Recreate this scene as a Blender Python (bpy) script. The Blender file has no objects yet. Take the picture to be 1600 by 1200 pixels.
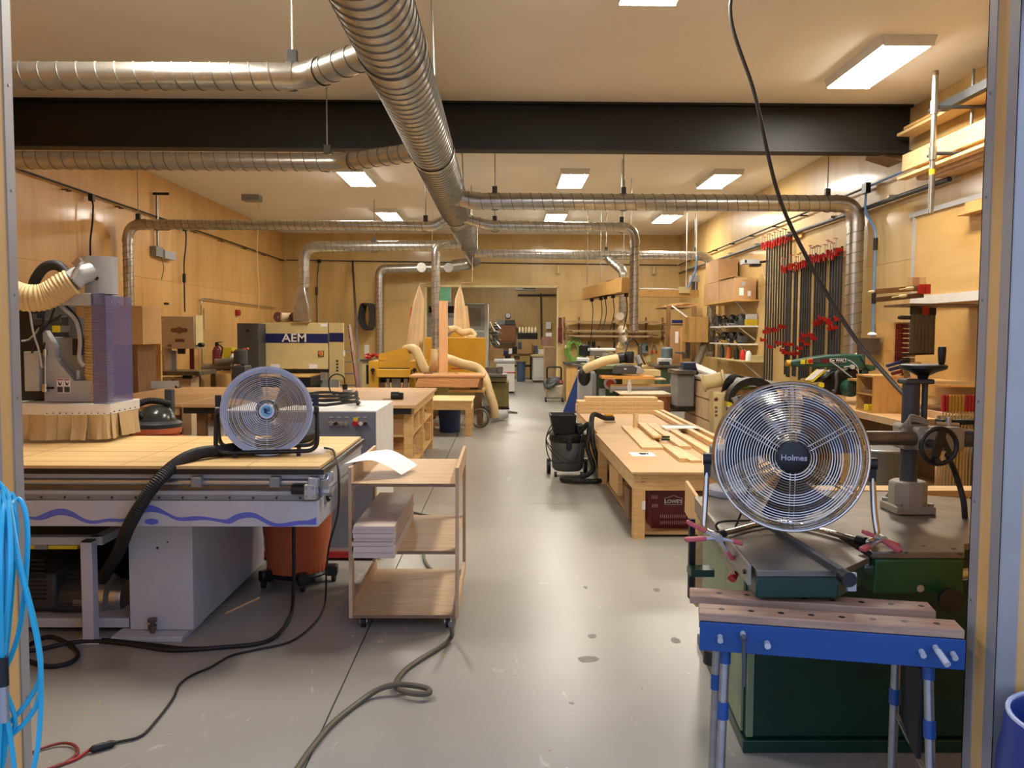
import bpy, bmesh, math, random
from mathutils import Vector, Matrix
random.seed(7)
S = bpy.context.scene
COL = S.collection
R = math.radians
# ------------------------------------------------------------ camera
FPX, CZ, VPX, VPY = 1320.0, 1.6, 786.0, 522.0
cam = bpy.data.cameras.new('camera'); cam.sensor_width = 36; cam.lens = 36*FPX/1600
cam.clip_start = .05; cam.clip_end = 200
camo = bpy.data.objects.new('camera', cam); COL.objects.link(camo)
CM = (Matrix.Rotation(-math.atan((800-VPX)/FPX), 3, 'Z') @ Matrix.Rotation(R(90)-math.atan((600-VPY)/FPX), 3, 'X')
      @ Matrix.Rotation(R(.28), 3, 'Z'))
camo.matrix_world = Matrix.Translation((0, 0, CZ)) @ CM.to_4x4()
S.camera = camo
def ray(px, py): return CM @ Vector(((px-800)/FPX, (600-py)/FPX, -1))
def A(px, py, Y):                       # the point of a pixel's line of sight at depth Y
    d = ray(px, py); return Vector((0, 0, CZ)) + d*(Y/d.y)
def G(px, py, z=0):                     # ... at height z
    d = ray(px, py); return Vector((0, 0, CZ)) + d*((z-CZ)/d.z)
def W(px, py, X):                       # ... on a side wall
    d = ray(px, py); return Vector((0, 0, CZ)) + d*(X/d.x)
# ------------------------------------------------------------ world, exposure
wd = bpy.data.worlds.new('daylight'); S.world = wd; wd.use_nodes = True
bg = wd.node_tree.nodes['Background']
bg.inputs[0].default_value = (.52, .63, 1.0, 1); bg.inputs[1].default_value = 1.4
S.view_settings.view_transform = 'Standard'; S.view_settings.look = 'None'
S.view_settings.gamma = 1; S.view_settings.use_curve_mapping = False
S.view_settings.exposure = 0.2
LAMP_POWER = 56.0
LAMP_COL = (1.0, .93, .83)
# ------------------------------------------------------------ materials
def lin(c):
    return tuple(((x/255)/12.92 if x/255 <= .04045 else ((x/255+.055)/1.055)**2.4) for x in c)+(1,)
MATS = {}
def mat(name, rgb, rough=.5, metal=0., var=.12, scale=6., bump=0., stretch=(1,1,1), rgb2=None, rnd=0., spec=None,
        coat=0., emit=0., alpha=1., trans=0., wood=False, rvar=0.):
    if name in MATS: return MATS[name]
    m = bpy.data.materials.new(name); m.use_nodes = True; MATS[name] = m
    nt = m.node_tree; N = nt.nodes; L = nt.links; b = N['Principled BSDF']
    c1 = lin(rgb); c2 = lin(rgb2) if rgb2 else tuple(max(0, x*(1-2*var)) for x in c1[:3])+(1,)
    b.inputs['Roughness'].default_value = rough; b.inputs['Metallic'].default_value = metal
    if coat: b.inputs['Coat Weight'].default_value = coat; b.inputs['Coat Roughness'].default_value = .12
    if spec is not None: b.inputs['Specular IOR Level'].default_value = spec
    if trans: b.inputs['Transmission Weight'].default_value = trans
    if alpha < 1: b.inputs['Alpha'].default_value = alpha
    if emit:
        b.inputs['Emission Color'].default_value = c1; b.inputs['Emission Strength'].default_value = emit
    tc = N.new('ShaderNodeTexCoord'); mp = N.new('ShaderNodeMapping'); mp.inputs['Scale'].default_value = stretch
    L.new(tc.outputs['Object'], mp.inputs['Vector'])
    nz = N.new('ShaderNodeTexNoise'); nz.inputs['Scale'].default_value = scale; nz.inputs['Detail'].default_value = 5 if wood else 3
    nz.inputs['Roughness'].default_value = .65 if wood else .5
    if wood: nz.inputs['Distortion'].default_value = .6
    L.new(mp.outputs['Vector'], nz.inputs['Vector'])
    mx = N.new('ShaderNodeMix'); mx.data_type = 'RGBA'
    mx.inputs['A'].default_value = c1; mx.inputs['B'].default_value = c2
    rp = N.new('ShaderNodeValToRGB'); rp.color_ramp.elements[0].position = .35; rp.color_ramp.elements[1].position = .7
    L.new(nz.outputs['Fac'], rp.inputs['Fac']); L.new(rp.outputs['Color'], mx.inputs['Factor'])
    out = mx.outputs['Result']
    if rnd:
        oi = N.new('ShaderNodeObjectInfo'); hs = N.new('ShaderNodeHueSaturation')
        mr = N.new('ShaderNodeMapRange'); mr.inputs['To Min'].default_value = 1-rnd; mr.inputs['To Max'].default_value = 1+rnd
        L.new(oi.outputs['Random'], mr.inputs['Value']); L.new(mr.outputs['Result'], hs.inputs['Value'])
        L.new(out, hs.inputs['Color']); out = hs.outputs['Color']
    L.new(out, b.inputs['Base Color'])
    if rvar:
        mr2 = N.new('ShaderNodeMapRange'); mr2.inputs['To Min'].default_value = max(0, rough-rvar); mr2.inputs['To Max'].default_value = min(1, rough+rvar)
        L.new(nz.outputs['Fac'], mr2.inputs['Value']); L.new(mr2.outputs['Result'], b.inputs['Roughness'])
    if bump:
        bp = N.new('ShaderNodeBump'); bp.inputs['Strength'].default_value = bump; bp.inputs['Distance'].default_value = .01
        L.new(nz.outputs['Fac'], bp.inputs['Height']); L.new(bp.outputs['Normal'], b.inputs['Normal'])
    return m
plyw = mat('varnished_plywood_wall', (222,178,112), .42, scale=1.2, stretch=(2.2,2.2,.5), rgb2=(204,154,86), rnd=.045, wood=True, coat=.25, bump=.03)
plyw2 = mat('varnished_plywood_wall_yellow', (204,174,114), .42, scale=1.2, stretch=(2.2,2.2,.5), rgb2=(188,154,92), rnd=.045, wood=True, coat=.25, bump=.03)
ceilm = mat('ceiling_paint', (240,234,224), .7, var=.02, scale=1.2)
black = mat('black_painted_steel', (13,12,12), .5, var=.2, scale=14)
steel = mat('galvanised_spiral_steel', (196,194,186), .30, .92, var=.10, scale=9, rvar=.08)
seamm = mat('duct_lock_seam', (138,136,128), .5, .7, var=.15, scale=12)
steel2 = mat('galvanised_conduit', (170,168,160), .36, .85, var=.1, scale=20)
iron = mat('ground_cast_iron', (128,120,108), .36, .75, var=.18, scale=7, rvar=.1)
chrome = mat('chromed_wire', (206,200,188), .2, 1., var=.03)
alum = mat('aluminium', (190,192,196), .32, .9, var=.06, scale=20)
blk = mat('black_plastic', (22,22,23), .42, var=.2, scale=10)
rubber = mat('black_rubber', (26,25,25), .6, var=.2, scale=10)
dgrey = mat('dark_grey_plastic', (66,67,68), .5, var=.12)
grey = mat('grey_enamel', (136,138,136), .45, var=.08)
lgrey = mat('light_grey_enamel', (176,178,178), .42, var=.05)
white = mat('white_paint', (226,224,218), .45, var=.04)
offw = mat('cnc_white_enamel', (186,188,194), .4, var=.04)
cream = mat('cream_enamel', (214,196,142), .45, var=.05)
pine = mat('pine_lumber', (226,186,122), .55, scale=5, stretch=(1,1,8), rgb2=(204,158,92), wood=True, rnd=.06)
pinex = mat('pine_lumber_lengthwise', (230,192,130), .55, scale=5, stretch=(1,9,9), rgb2=(205,160,98), wood=True, rnd=.06)
piney = mat('pine_board', (236,206,154), .5, scale=5, stretch=(9,1,9), rgb2=(216,176,116), wood=True, rnd=.06)
mdf = mat('mdf_board', (206,168,116), .5, scale=3, rgb2=(194,154,100), var=.05)
mdfy = mat('pale_mdf_spoilboard', (222,190,132), .55, scale=2.2, rgb2=(206,170,112))
birch = mat('birch_plywood', (206,178,142), .5, scale=4, stretch=(1,6,1), rgb2=(182,150,112), wood=True, rnd=.05)
plyedge = mat('plywood_edge', (150,122,92), .6, scale=30, stretch=(.3,.3,6), rgb2=(110,84,60))
maple = mat('honey_maple', (212,170,102), .5, scale=4, stretch=(6,1,1), rgb2=(192,146,78), wood=True, rnd=.05)
brownw = mat('brown_cabinet_wood', (138,100,64), .5, scale=4, stretch=(6,6,1), rgb2=(106,72,44), wood=True)
redwood = mat('reddish_fir', (206,156,106), .55, scale=5, stretch=(1,8,8), rgb2=(178,120,76), wood=True)
card = mat('cardboard', (190,150,104), .75, scale=2, rgb2=(176,136,90), rnd=.06)
hosec = mat('beige_flex_hose', (216,190,138), .5, var=.06)
yell = mat('yellow_enamel', (216,162,48), .4, var=.08, scale=3)
yell2 = mat('bright_yellow', (226,204,40), .45, var=.06)
green = mat('dark_green_enamel', (14,56,42), .38, var=.12, scale=5)
green2 = mat('machine_green', (28,70,26), .4, var=.15, scale=4)
sage = mat('sage_enamel_and_lit_green', (120,136,100), .45, var=.08)
wgreen = mat('woodworking_machine_green', (70,92,66), .45, var=.1)
olive = mat('olive_enamel', (120,106,52), .45, var=.12)
dwgreen = mat('saw_green', (42,84,70), .4, var=.1)
red = mat('red_enamel', (176,34,30), .42, var=.12)
dred = mat('dark_red_plastic', (104,20,26), .45, var=.1)
orange = mat('orange_plastic', (206,104,60), .5, var=.08, scale=4)
blue = mat('blue_enamel', (18,68,128), .4, var=.06, scale=3)
navy = mat('navy_band', (22,34,92), .4, var=.05)
bluebin = mat('blue_plastic', (28,44,92), .45, var=.1)
bgbin = mat('grey_blue_plastic', (84,104,132), .5, var=.08)
cyan = mat('bright_blue_air_hose', (44,178,214), .35, var=.08)
airblue = mat('blue_air_pipe', (96,146,204), .4, var=.05)
paper = mat('white_paper', (240,240,240), .6, var=.01)
cloth = mat('pale_cotton_cloth', (228,198,156), .85, var=.08, scale=4)
purple = mat('translucent_purple_guard', (104,104,158), .14, alpha=.54, var=.04)
clear = mat('clear_plastic', (226,232,236), .08, alpha=.35, var=.02)
wave = mat('blue_wave_paint', (92,104,196), .4, var=.05)
beigec = mat('dust_skirt_cloth', (206,182,136), .7, var=.08, scale=3)
red2 = mat('clamp_red', (190,32,26), .4, var=.12)
belt = mat('sanding_belt_brown', (112,72,62), .8, var=.1)
glow = mat('lamp_diffuser', (255,255,255), .5)
_b = glow.node_tree.nodes['Principled BSDF']
_b.inputs['Emission Color'].default_value = LAMP_COL+(1,); _b.inputs['Emission Strength'].default_value = LAMP_POWER
# painted concrete floor: blotches, scuffs, worn gloss
def floor_material():
    m = bpy.data.materials.new('painted_concrete_floor'); m.use_nodes = True
    nt = m.node_tree; N = nt.nodes; L = nt.links; b = N['Principled BSDF']
    tc = N.new('ShaderNodeTexCoord')
    n1 = N.new('ShaderNodeTexNoise'); n1.inputs['Scale'].default_value = .9; n1.inputs['Detail'].default_value = 6
    n2 = N.new('ShaderNodeTexNoise'); n2.inputs['Scale'].default_value = 9; n2.inputs['Detail'].default_value = 8; n2.inputs['Roughness'].default_value = .7
    mp = N.new('ShaderNodeMapping'); mp.inputs['Scale'].default_value = (3.2, .9, 1); mp.inputs['Rotation'].default_value = (0,0,.6)
    n3 = N.new('ShaderNodeTexNoise'); n3.inputs['Scale'].default_value = 3.5; n3.inputs['Detail'].default_value = 9; n3.inputs['Distortion'].default_value = 1.6
    for n in (n1, n2): L.new(tc.outputs['Object'], n.inputs['Vector'])
    L.new(tc.outputs['Object'], mp.inputs['Vector']); L.new(mp.outputs['Vector'], n3.inputs['Vector'])
    def ramp(src, a, bb, ca, cb):
        r = N.new('ShaderNodeValToRGB'); e = r.color_ramp.elements
        e[0].position = a; e[1].position = bb; e[0].color = ca; e[1].color = cb
        L.new(src, r.inputs['Fac']); return r.outputs['Color']
    base = ramp(n1.outputs['Fac'], .35, .7, lin((148,146,138)), lin((163,161,152)))
    sc = ramp(n3.outputs['Fac'], .66, .74, (0,0,0,1), (1,1,1,1))
    sp = ramp(n2.outputs['Fac'], .70, .76, (0,0,0,1), (1,1,1,1))
    m1 = N.new('ShaderNodeMix'); m1.data_type = 'RGBA'; L.new(sc, m1.inputs['Factor']); L.new(base, m1.inputs['A']); m1.inputs['B'].default_value = lin((184,181,170))
    m2 = N.new('ShaderNodeMix'); m2.data_type = 'RGBA'; L.new(sp, m2.inputs['Factor']); L.new(m1.outputs['Result'], m2.inputs['A']); m2.inputs['B'].default_value = lin((140,136,126))
    L.new(m2.outputs['Result'], b.inputs['Base Color'])
    mr = N.new('ShaderNodeMapRange'); mr.inputs['To Min'].default_value = .24; mr.inputs['To Max'].default_value = .4
    L.new(n1.outputs['Fac'], mr.inputs['Value']); L.new(mr.outputs['Result'], b.inputs['Roughness'])
    bp = N.new('ShaderNodeBump'); bp.inputs['Strength'].default_value = .12; bp.inputs['Distance'].default_value = .004
    L.new(n2.outputs['Fac'], bp.inputs['Height']); L.new(bp.outputs['Normal'], b.inputs['Normal'])
    return m
floorm = floor_material()
# ------------------------------------------------------------ mesh helpers
LOCAL = set()                            # things whose parts are given in the thing's own frame
class MB:
    def __init__(s): s.v = []; s.f = []; s.m2 = None; s.sel = None
    def add(s, vs, fs):
        k = len(s.v); s.v += [Vector(p) for p in vs]; s.f += [tuple(i+k for i in q) for q in fs]; return s
    def box(s, c, d, rz=0, rx=0, ry=0):
        M = Matrix.Rotation(rz,3,'Z') @ Matrix.Rotation(ry,3,'Y') @ Matrix.Rotation(rx,3,'X'); c = Vector(c)
        h = [x/2 for x in d]
        vs = [c + M @ Vector((sx*h[0], sy*h[1], sz*h[2])) for sz in (-1,1) for sy in (-1,1) for sx in (-1,1)]
        return s.add(vs, [(0,2,3,1),(4,5,7,6),(0,1,5,4),(2,6,7,3),(0,4,6,2),(1,3,7,5)])
    def bx(s, x0, x1, y0, y1, z0, z1):
        return s.box(((x0+x1)/2,(y0+y1)/2,(z0+z1)/2), (abs(x1-x0),abs(y1-y0),abs(z1-z0)))
    def beam(s, p0, p1, w, h, up=(0,0,1)):        # rectangular bar between two points
        p0 = Vector(p0); p1 = Vector(p1); d = (p1-p0).normalized(); u = Vector(up)
        if abs(d.dot(u)) > .98: u = Vector((0,1,0))
        x = d.cross(u).normalized(); y = x.cross(d)
        vs = [p + x*(sx*w/2) + y*(sy*h/2) for p in (p0,p1) for sy in (-1,1) for sx in (-1,1)]
        return s.add(vs, [(0,1,3,2),(4,6,7,5),(0,4,5,1),(2,3,7,6),(0,2,6,4),(1,5,7,3)])
    def cyl(s, p0, p1, r0, r1=None, n=16, cap=True):
        p0 = Vector(p0); p1 = Vector(p1); r1 = r0 if r1 is None else r1
        d = (p1-p0).normalized(); x = d.orthogonal().normalized(); y = d.cross(x)
        vs = []
        for p, r in ((p0,r0),(p1,r1)):
            vs += [p + (x*math.cos(2*math.pi*i/n) + y*math.sin(2*math.pi*i/n))*r for i in range(n)]
        fs = [(i,(i+1)%n,n+(i+1)%n,n+i) for i in range(n)]
        if cap: fs += [tuple(range(n-1,-1,-1)), tuple(range(n,2*n))]
        return s.add(vs, fs)
    def tube(s, pts, r, n=8, closed=False, cap=True):
        P = [Vector(p) for p in pts]; m = len(P); vs = []; rr = r if callable(r) else (lambda i: r)
        T = []
        for i in range(m):
            a = P[(i-1)%m] if (closed or i > 0) else P[i]; b = P[(i+1)%m] if (closed or i < m-1) else P[i]
            t = (b-a); T.append(t.normalized() if t.length > 1e-9 else Vector((0,0,1)))
        x = T[0].orthogonal().normalized()
        for i in range(m):
            x = (x - T[i]*x.dot(T[i])).normalized(); y = T[i].cross(x)
            vs += [P[i] + (x*math.cos(2*math.pi*k/n)+y*math.sin(2*math.pi*k/n))*rr(i) for k in range(n)]
        fs = []
        for i in range(m if closed else m-1):
            j = (i+1)%m
            fs += [(i*n+k, i*n+(k+1)%n, j*n+(k+1)%n, j*n+k) for k in range(n)]
        if cap and not closed: fs += [tuple(range(n-1,-1,-1)), tuple((m-1)*n+k for k in range(n))]
        return s.add(vs, fs)
    def lathe(s, prof, c=(0,0,0), n=24, d=(0,0,1)):
        d = Vector(d).normalized(); x = d.orthogonal().normalized(); y = d.cross(x); c = Vector(c); vs = []; m = len(prof)
        for r, z in prof: vs += [c + d*z + (x*math.cos(2*math.pi*k/n)+y*math.sin(2*math.pi*k/n))*max(r,1e-4) for k in range(n)]
        fs = [(i*n+k, i*n+(k+1)%n, (i+1)*n+(k+1)%n, (i+1)*n+k) for i in range(m-1) for k in range(n)]
        return s.add(vs, fs)
    def prism(s, poly, ax, a0, a1):      # polygon in the plane across axis ax, drawn out from a0 to a1
        def pt(u, v, a): return {'x': (a,u,v), 'y': (u,a,v), 'z': (u,v,a)}[ax]
        n = len(poly); vs = [pt(u,v,a0) for u,v in poly] + [pt(u,v,a1) for u,v in poly]
        return s.add(vs, [(i,(i+1)%n,n+(i+1)%n,n+i) for i in range(n)] + [tuple(range(n-1,-1,-1)), tuple(range(n,2*n))])
    def sphere(s, c, r, n=12, sc=(1,1,1)):
        c = Vector(c); vs = []; m = n//2+1
        for i in range(m):
            t = math.pi*i/(m-1)
            vs += [c + Vector((math.sin(t)*math.cos(2*math.pi*k/n)*r*sc[0], math.sin(t)*math.sin(2*math.pi*k/n)*r*sc[1], math.cos(t)*r*sc[2])) for k in range(n)]
        return s.add(vs, [(i*n+k, (i+1)*n+k, (i+1)*n+(k+1)%n, i*n+(k+1)%n) for i in range(m-1) for k in range(n)])
    def ring(s, c, Rr, r, d=(0,0,1), n=32, m=6):
        d = Vector(d).normalized(); x = d.orthogonal().normalized(); y = d.cross(x); c = Vector(c)
        return s.tube([c+(x*math.cos(2*math.pi*i/n)+y*math.sin(2*math.pi*i/n))*Rr for i in range(n)], r, m, closed=True)
    def rot(s, M, o=(0,0,0)):
        o = Vector(o); s.v = [o + M @ (p-o) for p in s.v]; return s
    def move(s, d):
        d = Vector(d); s.v = [p+d for p in s.v]; return s
    def build(s, name, m, parent=None, label=None, cat=None, group=None, kind=None, bevel=0, smooth=True, ang=38):
        if parent is not None:
            root = parent if parent.parent is None else parent.parent
            if root.parent is not None: root = root.parent
            o0 = Vector((0,0,0)) if root.name in LOCAL else root.location.copy()
        else:
            xs = [p.x for p in s.v]; ys = [p.y for p in s.v]; zs = [p.z for p in s.v]
            o0 = Vector(((min(xs)+max(xs))/2, (min(ys)+max(ys))/2, min(zs)))
        me = bpy.data.meshes.new(name); me.from_pydata([p-o0 for p in s.v], [], s.f); me.update()
        bm = bmesh.new(); bm.from_mesh(me); bmesh.ops.recalc_face_normals(bm, faces=bm.faces); bm.to_mesh(me); bm.free()
        me.materials.append(m)
        if s.m2:
            me.materials.append(s.m2); me.polygons.foreach_set('material_index', s.sel)
        if smooth:
            me.shade_smooth(); me.set_sharp_from_angle(angle=R(ang))
        o = bpy.data.objects.new(name, me); COL.objects.link(o)
        if parent is not None: o.parent = parent
        else: o.location = o0
        if bevel:
            b = o.modifiers.new('bevel', 'BEVEL'); b.width = bevel; b.segments = 2; b.limit_method = 'ANGLE'; b.angle_limit = R(40)
        tag(o, label, cat, group, kind); return o
def tag(o, label=None, cat=None, group=None, kind=None):
    if label: o['label'] = label
    if cat: o['category'] = cat
    if group: o['group'] = group
    if kind: o['kind'] = kind
    return o
ORD = 'first second third fourth fifth sixth seventh eighth ninth tenth eleventh twelfth thirteenth fourteenth fifteenth sixteenth seventeenth eighteenth nineteenth twentieth twenty-first twenty-second twenty-third twenty-fourth'.split()
def T(name, label, cat, loc, rz=None, group=None):   # an Empty at a thing's base; rz given: parts are in its own frame
    o = bpy.data.objects.new(name, None); COL.objects.link(o); o.location = loc; o.empty_display_size = .1
    if rz is not None: o.rotation_euler.z = rz; LOCAL.add(o.name)
    return tag(o, label, cat, group)
def dup(root, loc, rz=None, label=None, group=None):
    r = root.copy(); COL.objects.link(r); r.location = loc
    if rz is not None: r.rotation_euler.z = rz
    if label: r['label'] = label
    if group: r['group'] = group
    for ch in list(root.children):
        c = ch.copy(); COL.objects.link(c); c.parent = r
        for g in list(ch.children):
            d = g.copy(); COL.objects.link(d); d.parent = c
    return r
def B(*a): return MB().bx(*a)
def spl(pts, k=8):                       # smooth line through points
    P = [Vector(p) for p in pts]; P = [P[0]*2-P[1]] + P + [P[-1]*2-P[-2]]; out = []
    for i in range(1, len(P)-2):
        a, b, c, d = P[i-1:i+3]
        for j in range(k):
            t = j/k; out.append(.5*((2*b)+(c-a)*t+(2*a-5*b+4*c-d)*t*t+(3*b-a-3*c+d)*t**3))
    return out + [P[-2]]
def fillet(pts, r, k=6):                 # polyline with rounded corners
    P = [Vector(p) for p in pts]; out = [P[0]]
    for i in range(1, len(P)-1):
        a = (P[i-1]-P[i]); b = (P[i+1]-P[i]); rr = min(r, a.length*.49, b.length*.49)
        p = P[i]+a.normalized()*rr; q = P[i]+b.normalized()*rr
        for j in range(k+1):
            t = j/k; out.append(p*(1-t)**2 + P[i]*2*t*(1-t) + q*t*t)
    return out + [P[-1]]
def text_mesh(name, txt, size, M, m, parent, extrude=.002, bold=0., squash=1.):
    cu = bpy.data.curves.new('lettering', 'FONT'); cu.body = txt; cu.size = size; cu.extrude = extrude; cu.offset = bold
    cu.align_x = 'CENTER'; cu.align_y = 'CENTER'; cu.resolution_u = 3
    t = bpy.data.objects.new('lettering', cu); COL.objects.link(t)
    bpy.context.view_layer.update()
    me = bpy.data.meshes.new_from_object(t.evaluated_get(bpy.context.evaluated_depsgraph_get()))
    bpy.data.objects.remove(t); bpy.data.curves.remove(cu)
    root = parent if parent.parent is None else parent.parent
    if root.parent is not None: root = root.parent
    o0 = Vector((0,0,0)) if root.name in LOCAL else root.location
    me.transform(Matrix.Translation(-o0) @ M @ Matrix.Diagonal((squash,1,1,1)))
    me.materials.clear(); me.materials.append(m); me.name = name
    o = bpy.data.objects.new(name, me); COL.objects.link(o); o.parent = parent; return o
FACE = Matrix.Rotation(R(90), 4, 'X')     # lettering that faces the camera side (-Y)
def hose(pts, r, rib=.0, pitch=.03, n=12, k=10):   # ribbed flexible hose
    P = spl(pts, k); mb = MB()
    if not rib: return mb.tube(P, r, n)
    L = [0]
    for a, b in zip(P, P[1:]): L.append(L[-1]+(b-a).length)
    m = max(4, int(L[-1]/pitch*2)); Q = []; j = 0
    for i in range(m+1):
        s_ = L[-1]*i/m
        while j < len(L)-2 and L[j+1] < s_: j += 1
        t = (s_-L[j])/max(1e-9, L[j+1]-L[j]); Q.append(P[j].lerp(P[j+1], t))
    return mb.tube(Q, lambda i: r+(rib if i%2 else 0), n)
# ============================================================ the room
XL, XR, ZC, YB, YF0, YF1 = -5.53, 4.46, 4.1, 21.4, 2.2, 2.34
def struct(name, mb, m, **k): return mb.build(name, m, kind='structure', **k)
OX0, OX1 = -1.335, 1.324                 # the big opening the camera looks through
DX0, DX1, DZ = -1.95, 1.36, 2.80         # opening to the next room
fl = struct('floor', B(-9, 9, -6, 34, -.3, -.012), dgrey)
xs = [-5.7, -.725, 4.62]; ys = [2.3, 7.9, 13.4, 18.9, 21.6, 27, 33.2]
for i in range(2):
    for j in range(len(ys)-1):
        B(xs[i]+.004, xs[i+1]-.004, ys[j]+.003, ys[j+1]-.003, -.012, 0).build('floor_slab', floorm, fl)
B(-9, 9, -6, 2.297, -.012, 0).build('floor_slab', floorm, fl)
struct('ceiling', B(XL-.2, XR+.2, YF0, YB+.2, ZC, ZC+.15), ceilm)
wl = struct('wall_left', B(XL-.2, XL-.016, YF0, YB+.2, 0, ZC), plyw)
wr = struct('wall_right', B(XR+.016, XR+.2, YF0, YB+.2, 0, ZC), plyw2)
def wall_panels(parent, x0, x1, y0, y1, along, holes=(), m=None):
    a0, a1 = (y0, y1) if along == 'y' else (x0, x1)
    n = max(1, round((a1-a0)/1.22)); w = (a1-a0)/n
    for i in range(n):
        for (z0, z1) in ((.0, 2.44), (2.44, ZC)):
            p, q = a0+i*w+.0015, a0+(i+1)*w-.0015
            segs = [(p, q, z0+.0015, z1-.0015)]
            for (h0, h1, hz) in holes:
                new = []
                for (s0, s1, t0, t1) in segs:
                    if s1 <= h0 or s0 >= h1 or t0 >= hz: new.append((s0, s1, t0, t1)); continue
                    if s0 < h0: new.append((s0, h0, t0, t1))
                    if s1 > h1: new.append((h1, s1, t0, t1))
                    if t1 > hz: new.append((max(s0,h0), min(s1,h1), hz, t1))
                segs = new
            for (s0, s1, t0, t1) in segs:
                if s1-s0 < .02 or t1-t0 < .02: continue
                (B(x0, x1, s0, s1, t0, t1) if along == 'y' else B(s0, s1, y0, y1, t0, t1)).build('plywood_panel', m or plyw, parent)
wall_panels(wl, XL-.016, XL, YF1, YB, 'y'); wall_panels(wr, XR, XR+.016, YF1, YB, 'y', m=plyw2)
mb = MB().bx(XL-.2, DX0, YB+.016, YB+.2, 0, ZC).bx(DX1, XR+.2, YB+.016, YB+.2, 0, ZC).bx(DX0, DX1, YB+.016, YB+.2, DZ, ZC)
wb = struct('wall_back', mb, plyw2); wall_panels(wb, XL, XR, YB, YB+.016, 'x', [(DX0, DX1, DZ)], plyw2)
tr = struct('trim_1', MB().bx(DX0-.03, DX1+.03, YB-.012, YB+.2, DZ-.03, DZ+.03).bx(DX1-.01, DX1+.03, YB-.012, YB+.2, 0, DZ).bx(DX0-.03, DX0+.01, YB-.012, YB+.2, 0, DZ), cream)
# front wall with the opening: ply lined jambs with metal corner beads
HZ = 2.95
mb = MB().bx(-7, OX0, YF0, YF1, 0, ZC).bx(OX1, 7, YF0, YF1, 0, ZC).bx(OX0, OX1, YF0, YF1, HZ, ZC)
wf = struct('wall_front', mb, plyw)
bead = mat('satin_metal_corner_bead', (164,160,154), .4, .35, var=.05)
for n, (x, sx) in enumerate(((OX0, 1), (OX1, -1))):
    t = struct('trim_%d' % (n+2), MB().bx(x, x+sx*.004, YF1-.036, YF1+.004, 0, HZ).bx(x-sx*.05, x+sx*.004, YF1, YF1+.004, 0, HZ), bead)
    MB().bx(x, x+sx*.004, YF0-.004, YF0+.045, 0, HZ).bx(x-sx*.05, x+sx*.004, YF0-.004, YF0, 0, HZ).build('corner_bead', bead, t)
    for k in range(9):
        z = .3+k*.28
        MB().cyl((x+sx*.004, YF1-.015, z), (x+sx*.0065, YF1-.015, z), .004, n=8).build('screw', steel2, t)
# steel beam across the ceiling
bY = 9.24
struct('trim_4', MB().bx(XL, XR-.03, bY, bY+.2, 3.585, 3.61).bx(XL, XR-.03, bY+.09, bY+.11, 3.61, ZC-.02).bx(XL, XR-.03, bY, bY+.2, ZC-.022, ZC)
       , black, bevel=.003)
# the next room
nr = struct('wall_next_room', MB().bx(-5, 4.7, 32.6, 32.8, 0, ZC).bx(-5.2, -5, YB+.2, 32.8, 0, ZC).bx(4.7, 4.9, YB+.2, 32.8, 0, ZC), plyw2)
struct('ceiling_next_room', B(-5.2, 4.9, YB+.2, 32.8, ZC, ZC+.15), ceilm)
# ============================================================ lamps
def fixture(label, x, y, style='lens', ln=1.22, w=.42):
    t = T('ceiling_light', label, 'ceiling light', (x, y, ZC-.09), group='wraparound ceiling lights')
    z0, z1 = ZC-.085, ZC
    MB().prism([(x-w/2-.02, z1), (x-w/2, z0+.03), (x-w/2, z0), (x+w/2, z0), (x+w/2, z0+.03), (x+w/2+.02, z1)], 'y', y-ln/2-.03, y-ln/2).prism(
        [(x-w/2-.02, z1), (x-w/2, z0+.03), (x-w/2, z0), (x+w/2, z0), (x+w/2, z0+.03), (x+w/2+.02, z1)], 'y', y+ln/2, y+ln/2+.03).bx(
        x-w/2, x+w/2, y-ln/2, y+ln/2, z1-.02, z1).build('housing', white, t)
    if style == 'lens':
        MB().prism([(x-w/2+.006, z0+.012), (x-w/2+.02, z0), (x+w/2-.02, z0), (x+w/2-.006, z0+.012)], 'y', y-ln/2+.002, y+ln/2-.002).build('diffuser', glow, t)
        for s_ in (-1, 1): MB().prism([(x+s_*(w/2+.02), z1), (x+s_*(w/2), z0+.013), (x+s_*(w/2-.012), z0+.013), (x+s_*(w/2-.012), z1)], 'y', y-ln/2, y+ln/2).build('side_panel', white, t)
    elif style == 'split':
        for s_ in (-1, 1):
            MB().prism([(x+s_*w*.26-.09, z0+.012), (x+s_*w*.26-.07, z0), (x+s_*w*.26+.07, z0), (x+s_*w*.26+.09, z0+.012)], 'y', y-ln/2+.002, y+ln/2-.002).build('diffuser', glow, t); B(x+s_*(w/2-.006)-.006, x+s_*(w/2-.006)+.006, y-ln/2, y+ln/2, z0+.013, z1-.02).build('side_panel', white, t)
    else:
        for k in range(4):
            MB().cyl((x-.15+.1*k, y-ln/2+.01, z0+.03), (x-.15+.1*k, y+ln/2-.01, z0+.03), .017, n=10).build('tube', glow2, t)
        for k in range(5):
            yy = y-ln/2+.1+k*(ln-.2)/4
            B(x-w/2+.005, x+w/2-.005, yy-.004, yy+.004, z0+.004, z0+.05).build('louvre_blade', alum, t)
        for s_ in (-1, 1): B(x+s_*(w/2-.004)-.004, x+s_*(w/2-.004)+.004, y-ln/2, y+ln/2, z0, z1-.02).build('side_rail', white, t)
glow2 = mat('lamp_tube', (255,255,255), .5)
_b = glow2.node_tree.nodes['Principled BSDF']
_b.inputs['Emission Color'].default_value = LAMP_COL+(1,); _b.inputs['Emission Strength'].default_value = LAMP_POWER*2.2
fixture('ceiling light at the top edge of the picture, nearest to the camera', 1.05, 5.74)
fixture('large bright ceiling light on the right in front of the black beam', 3.37, 7.78)
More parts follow.
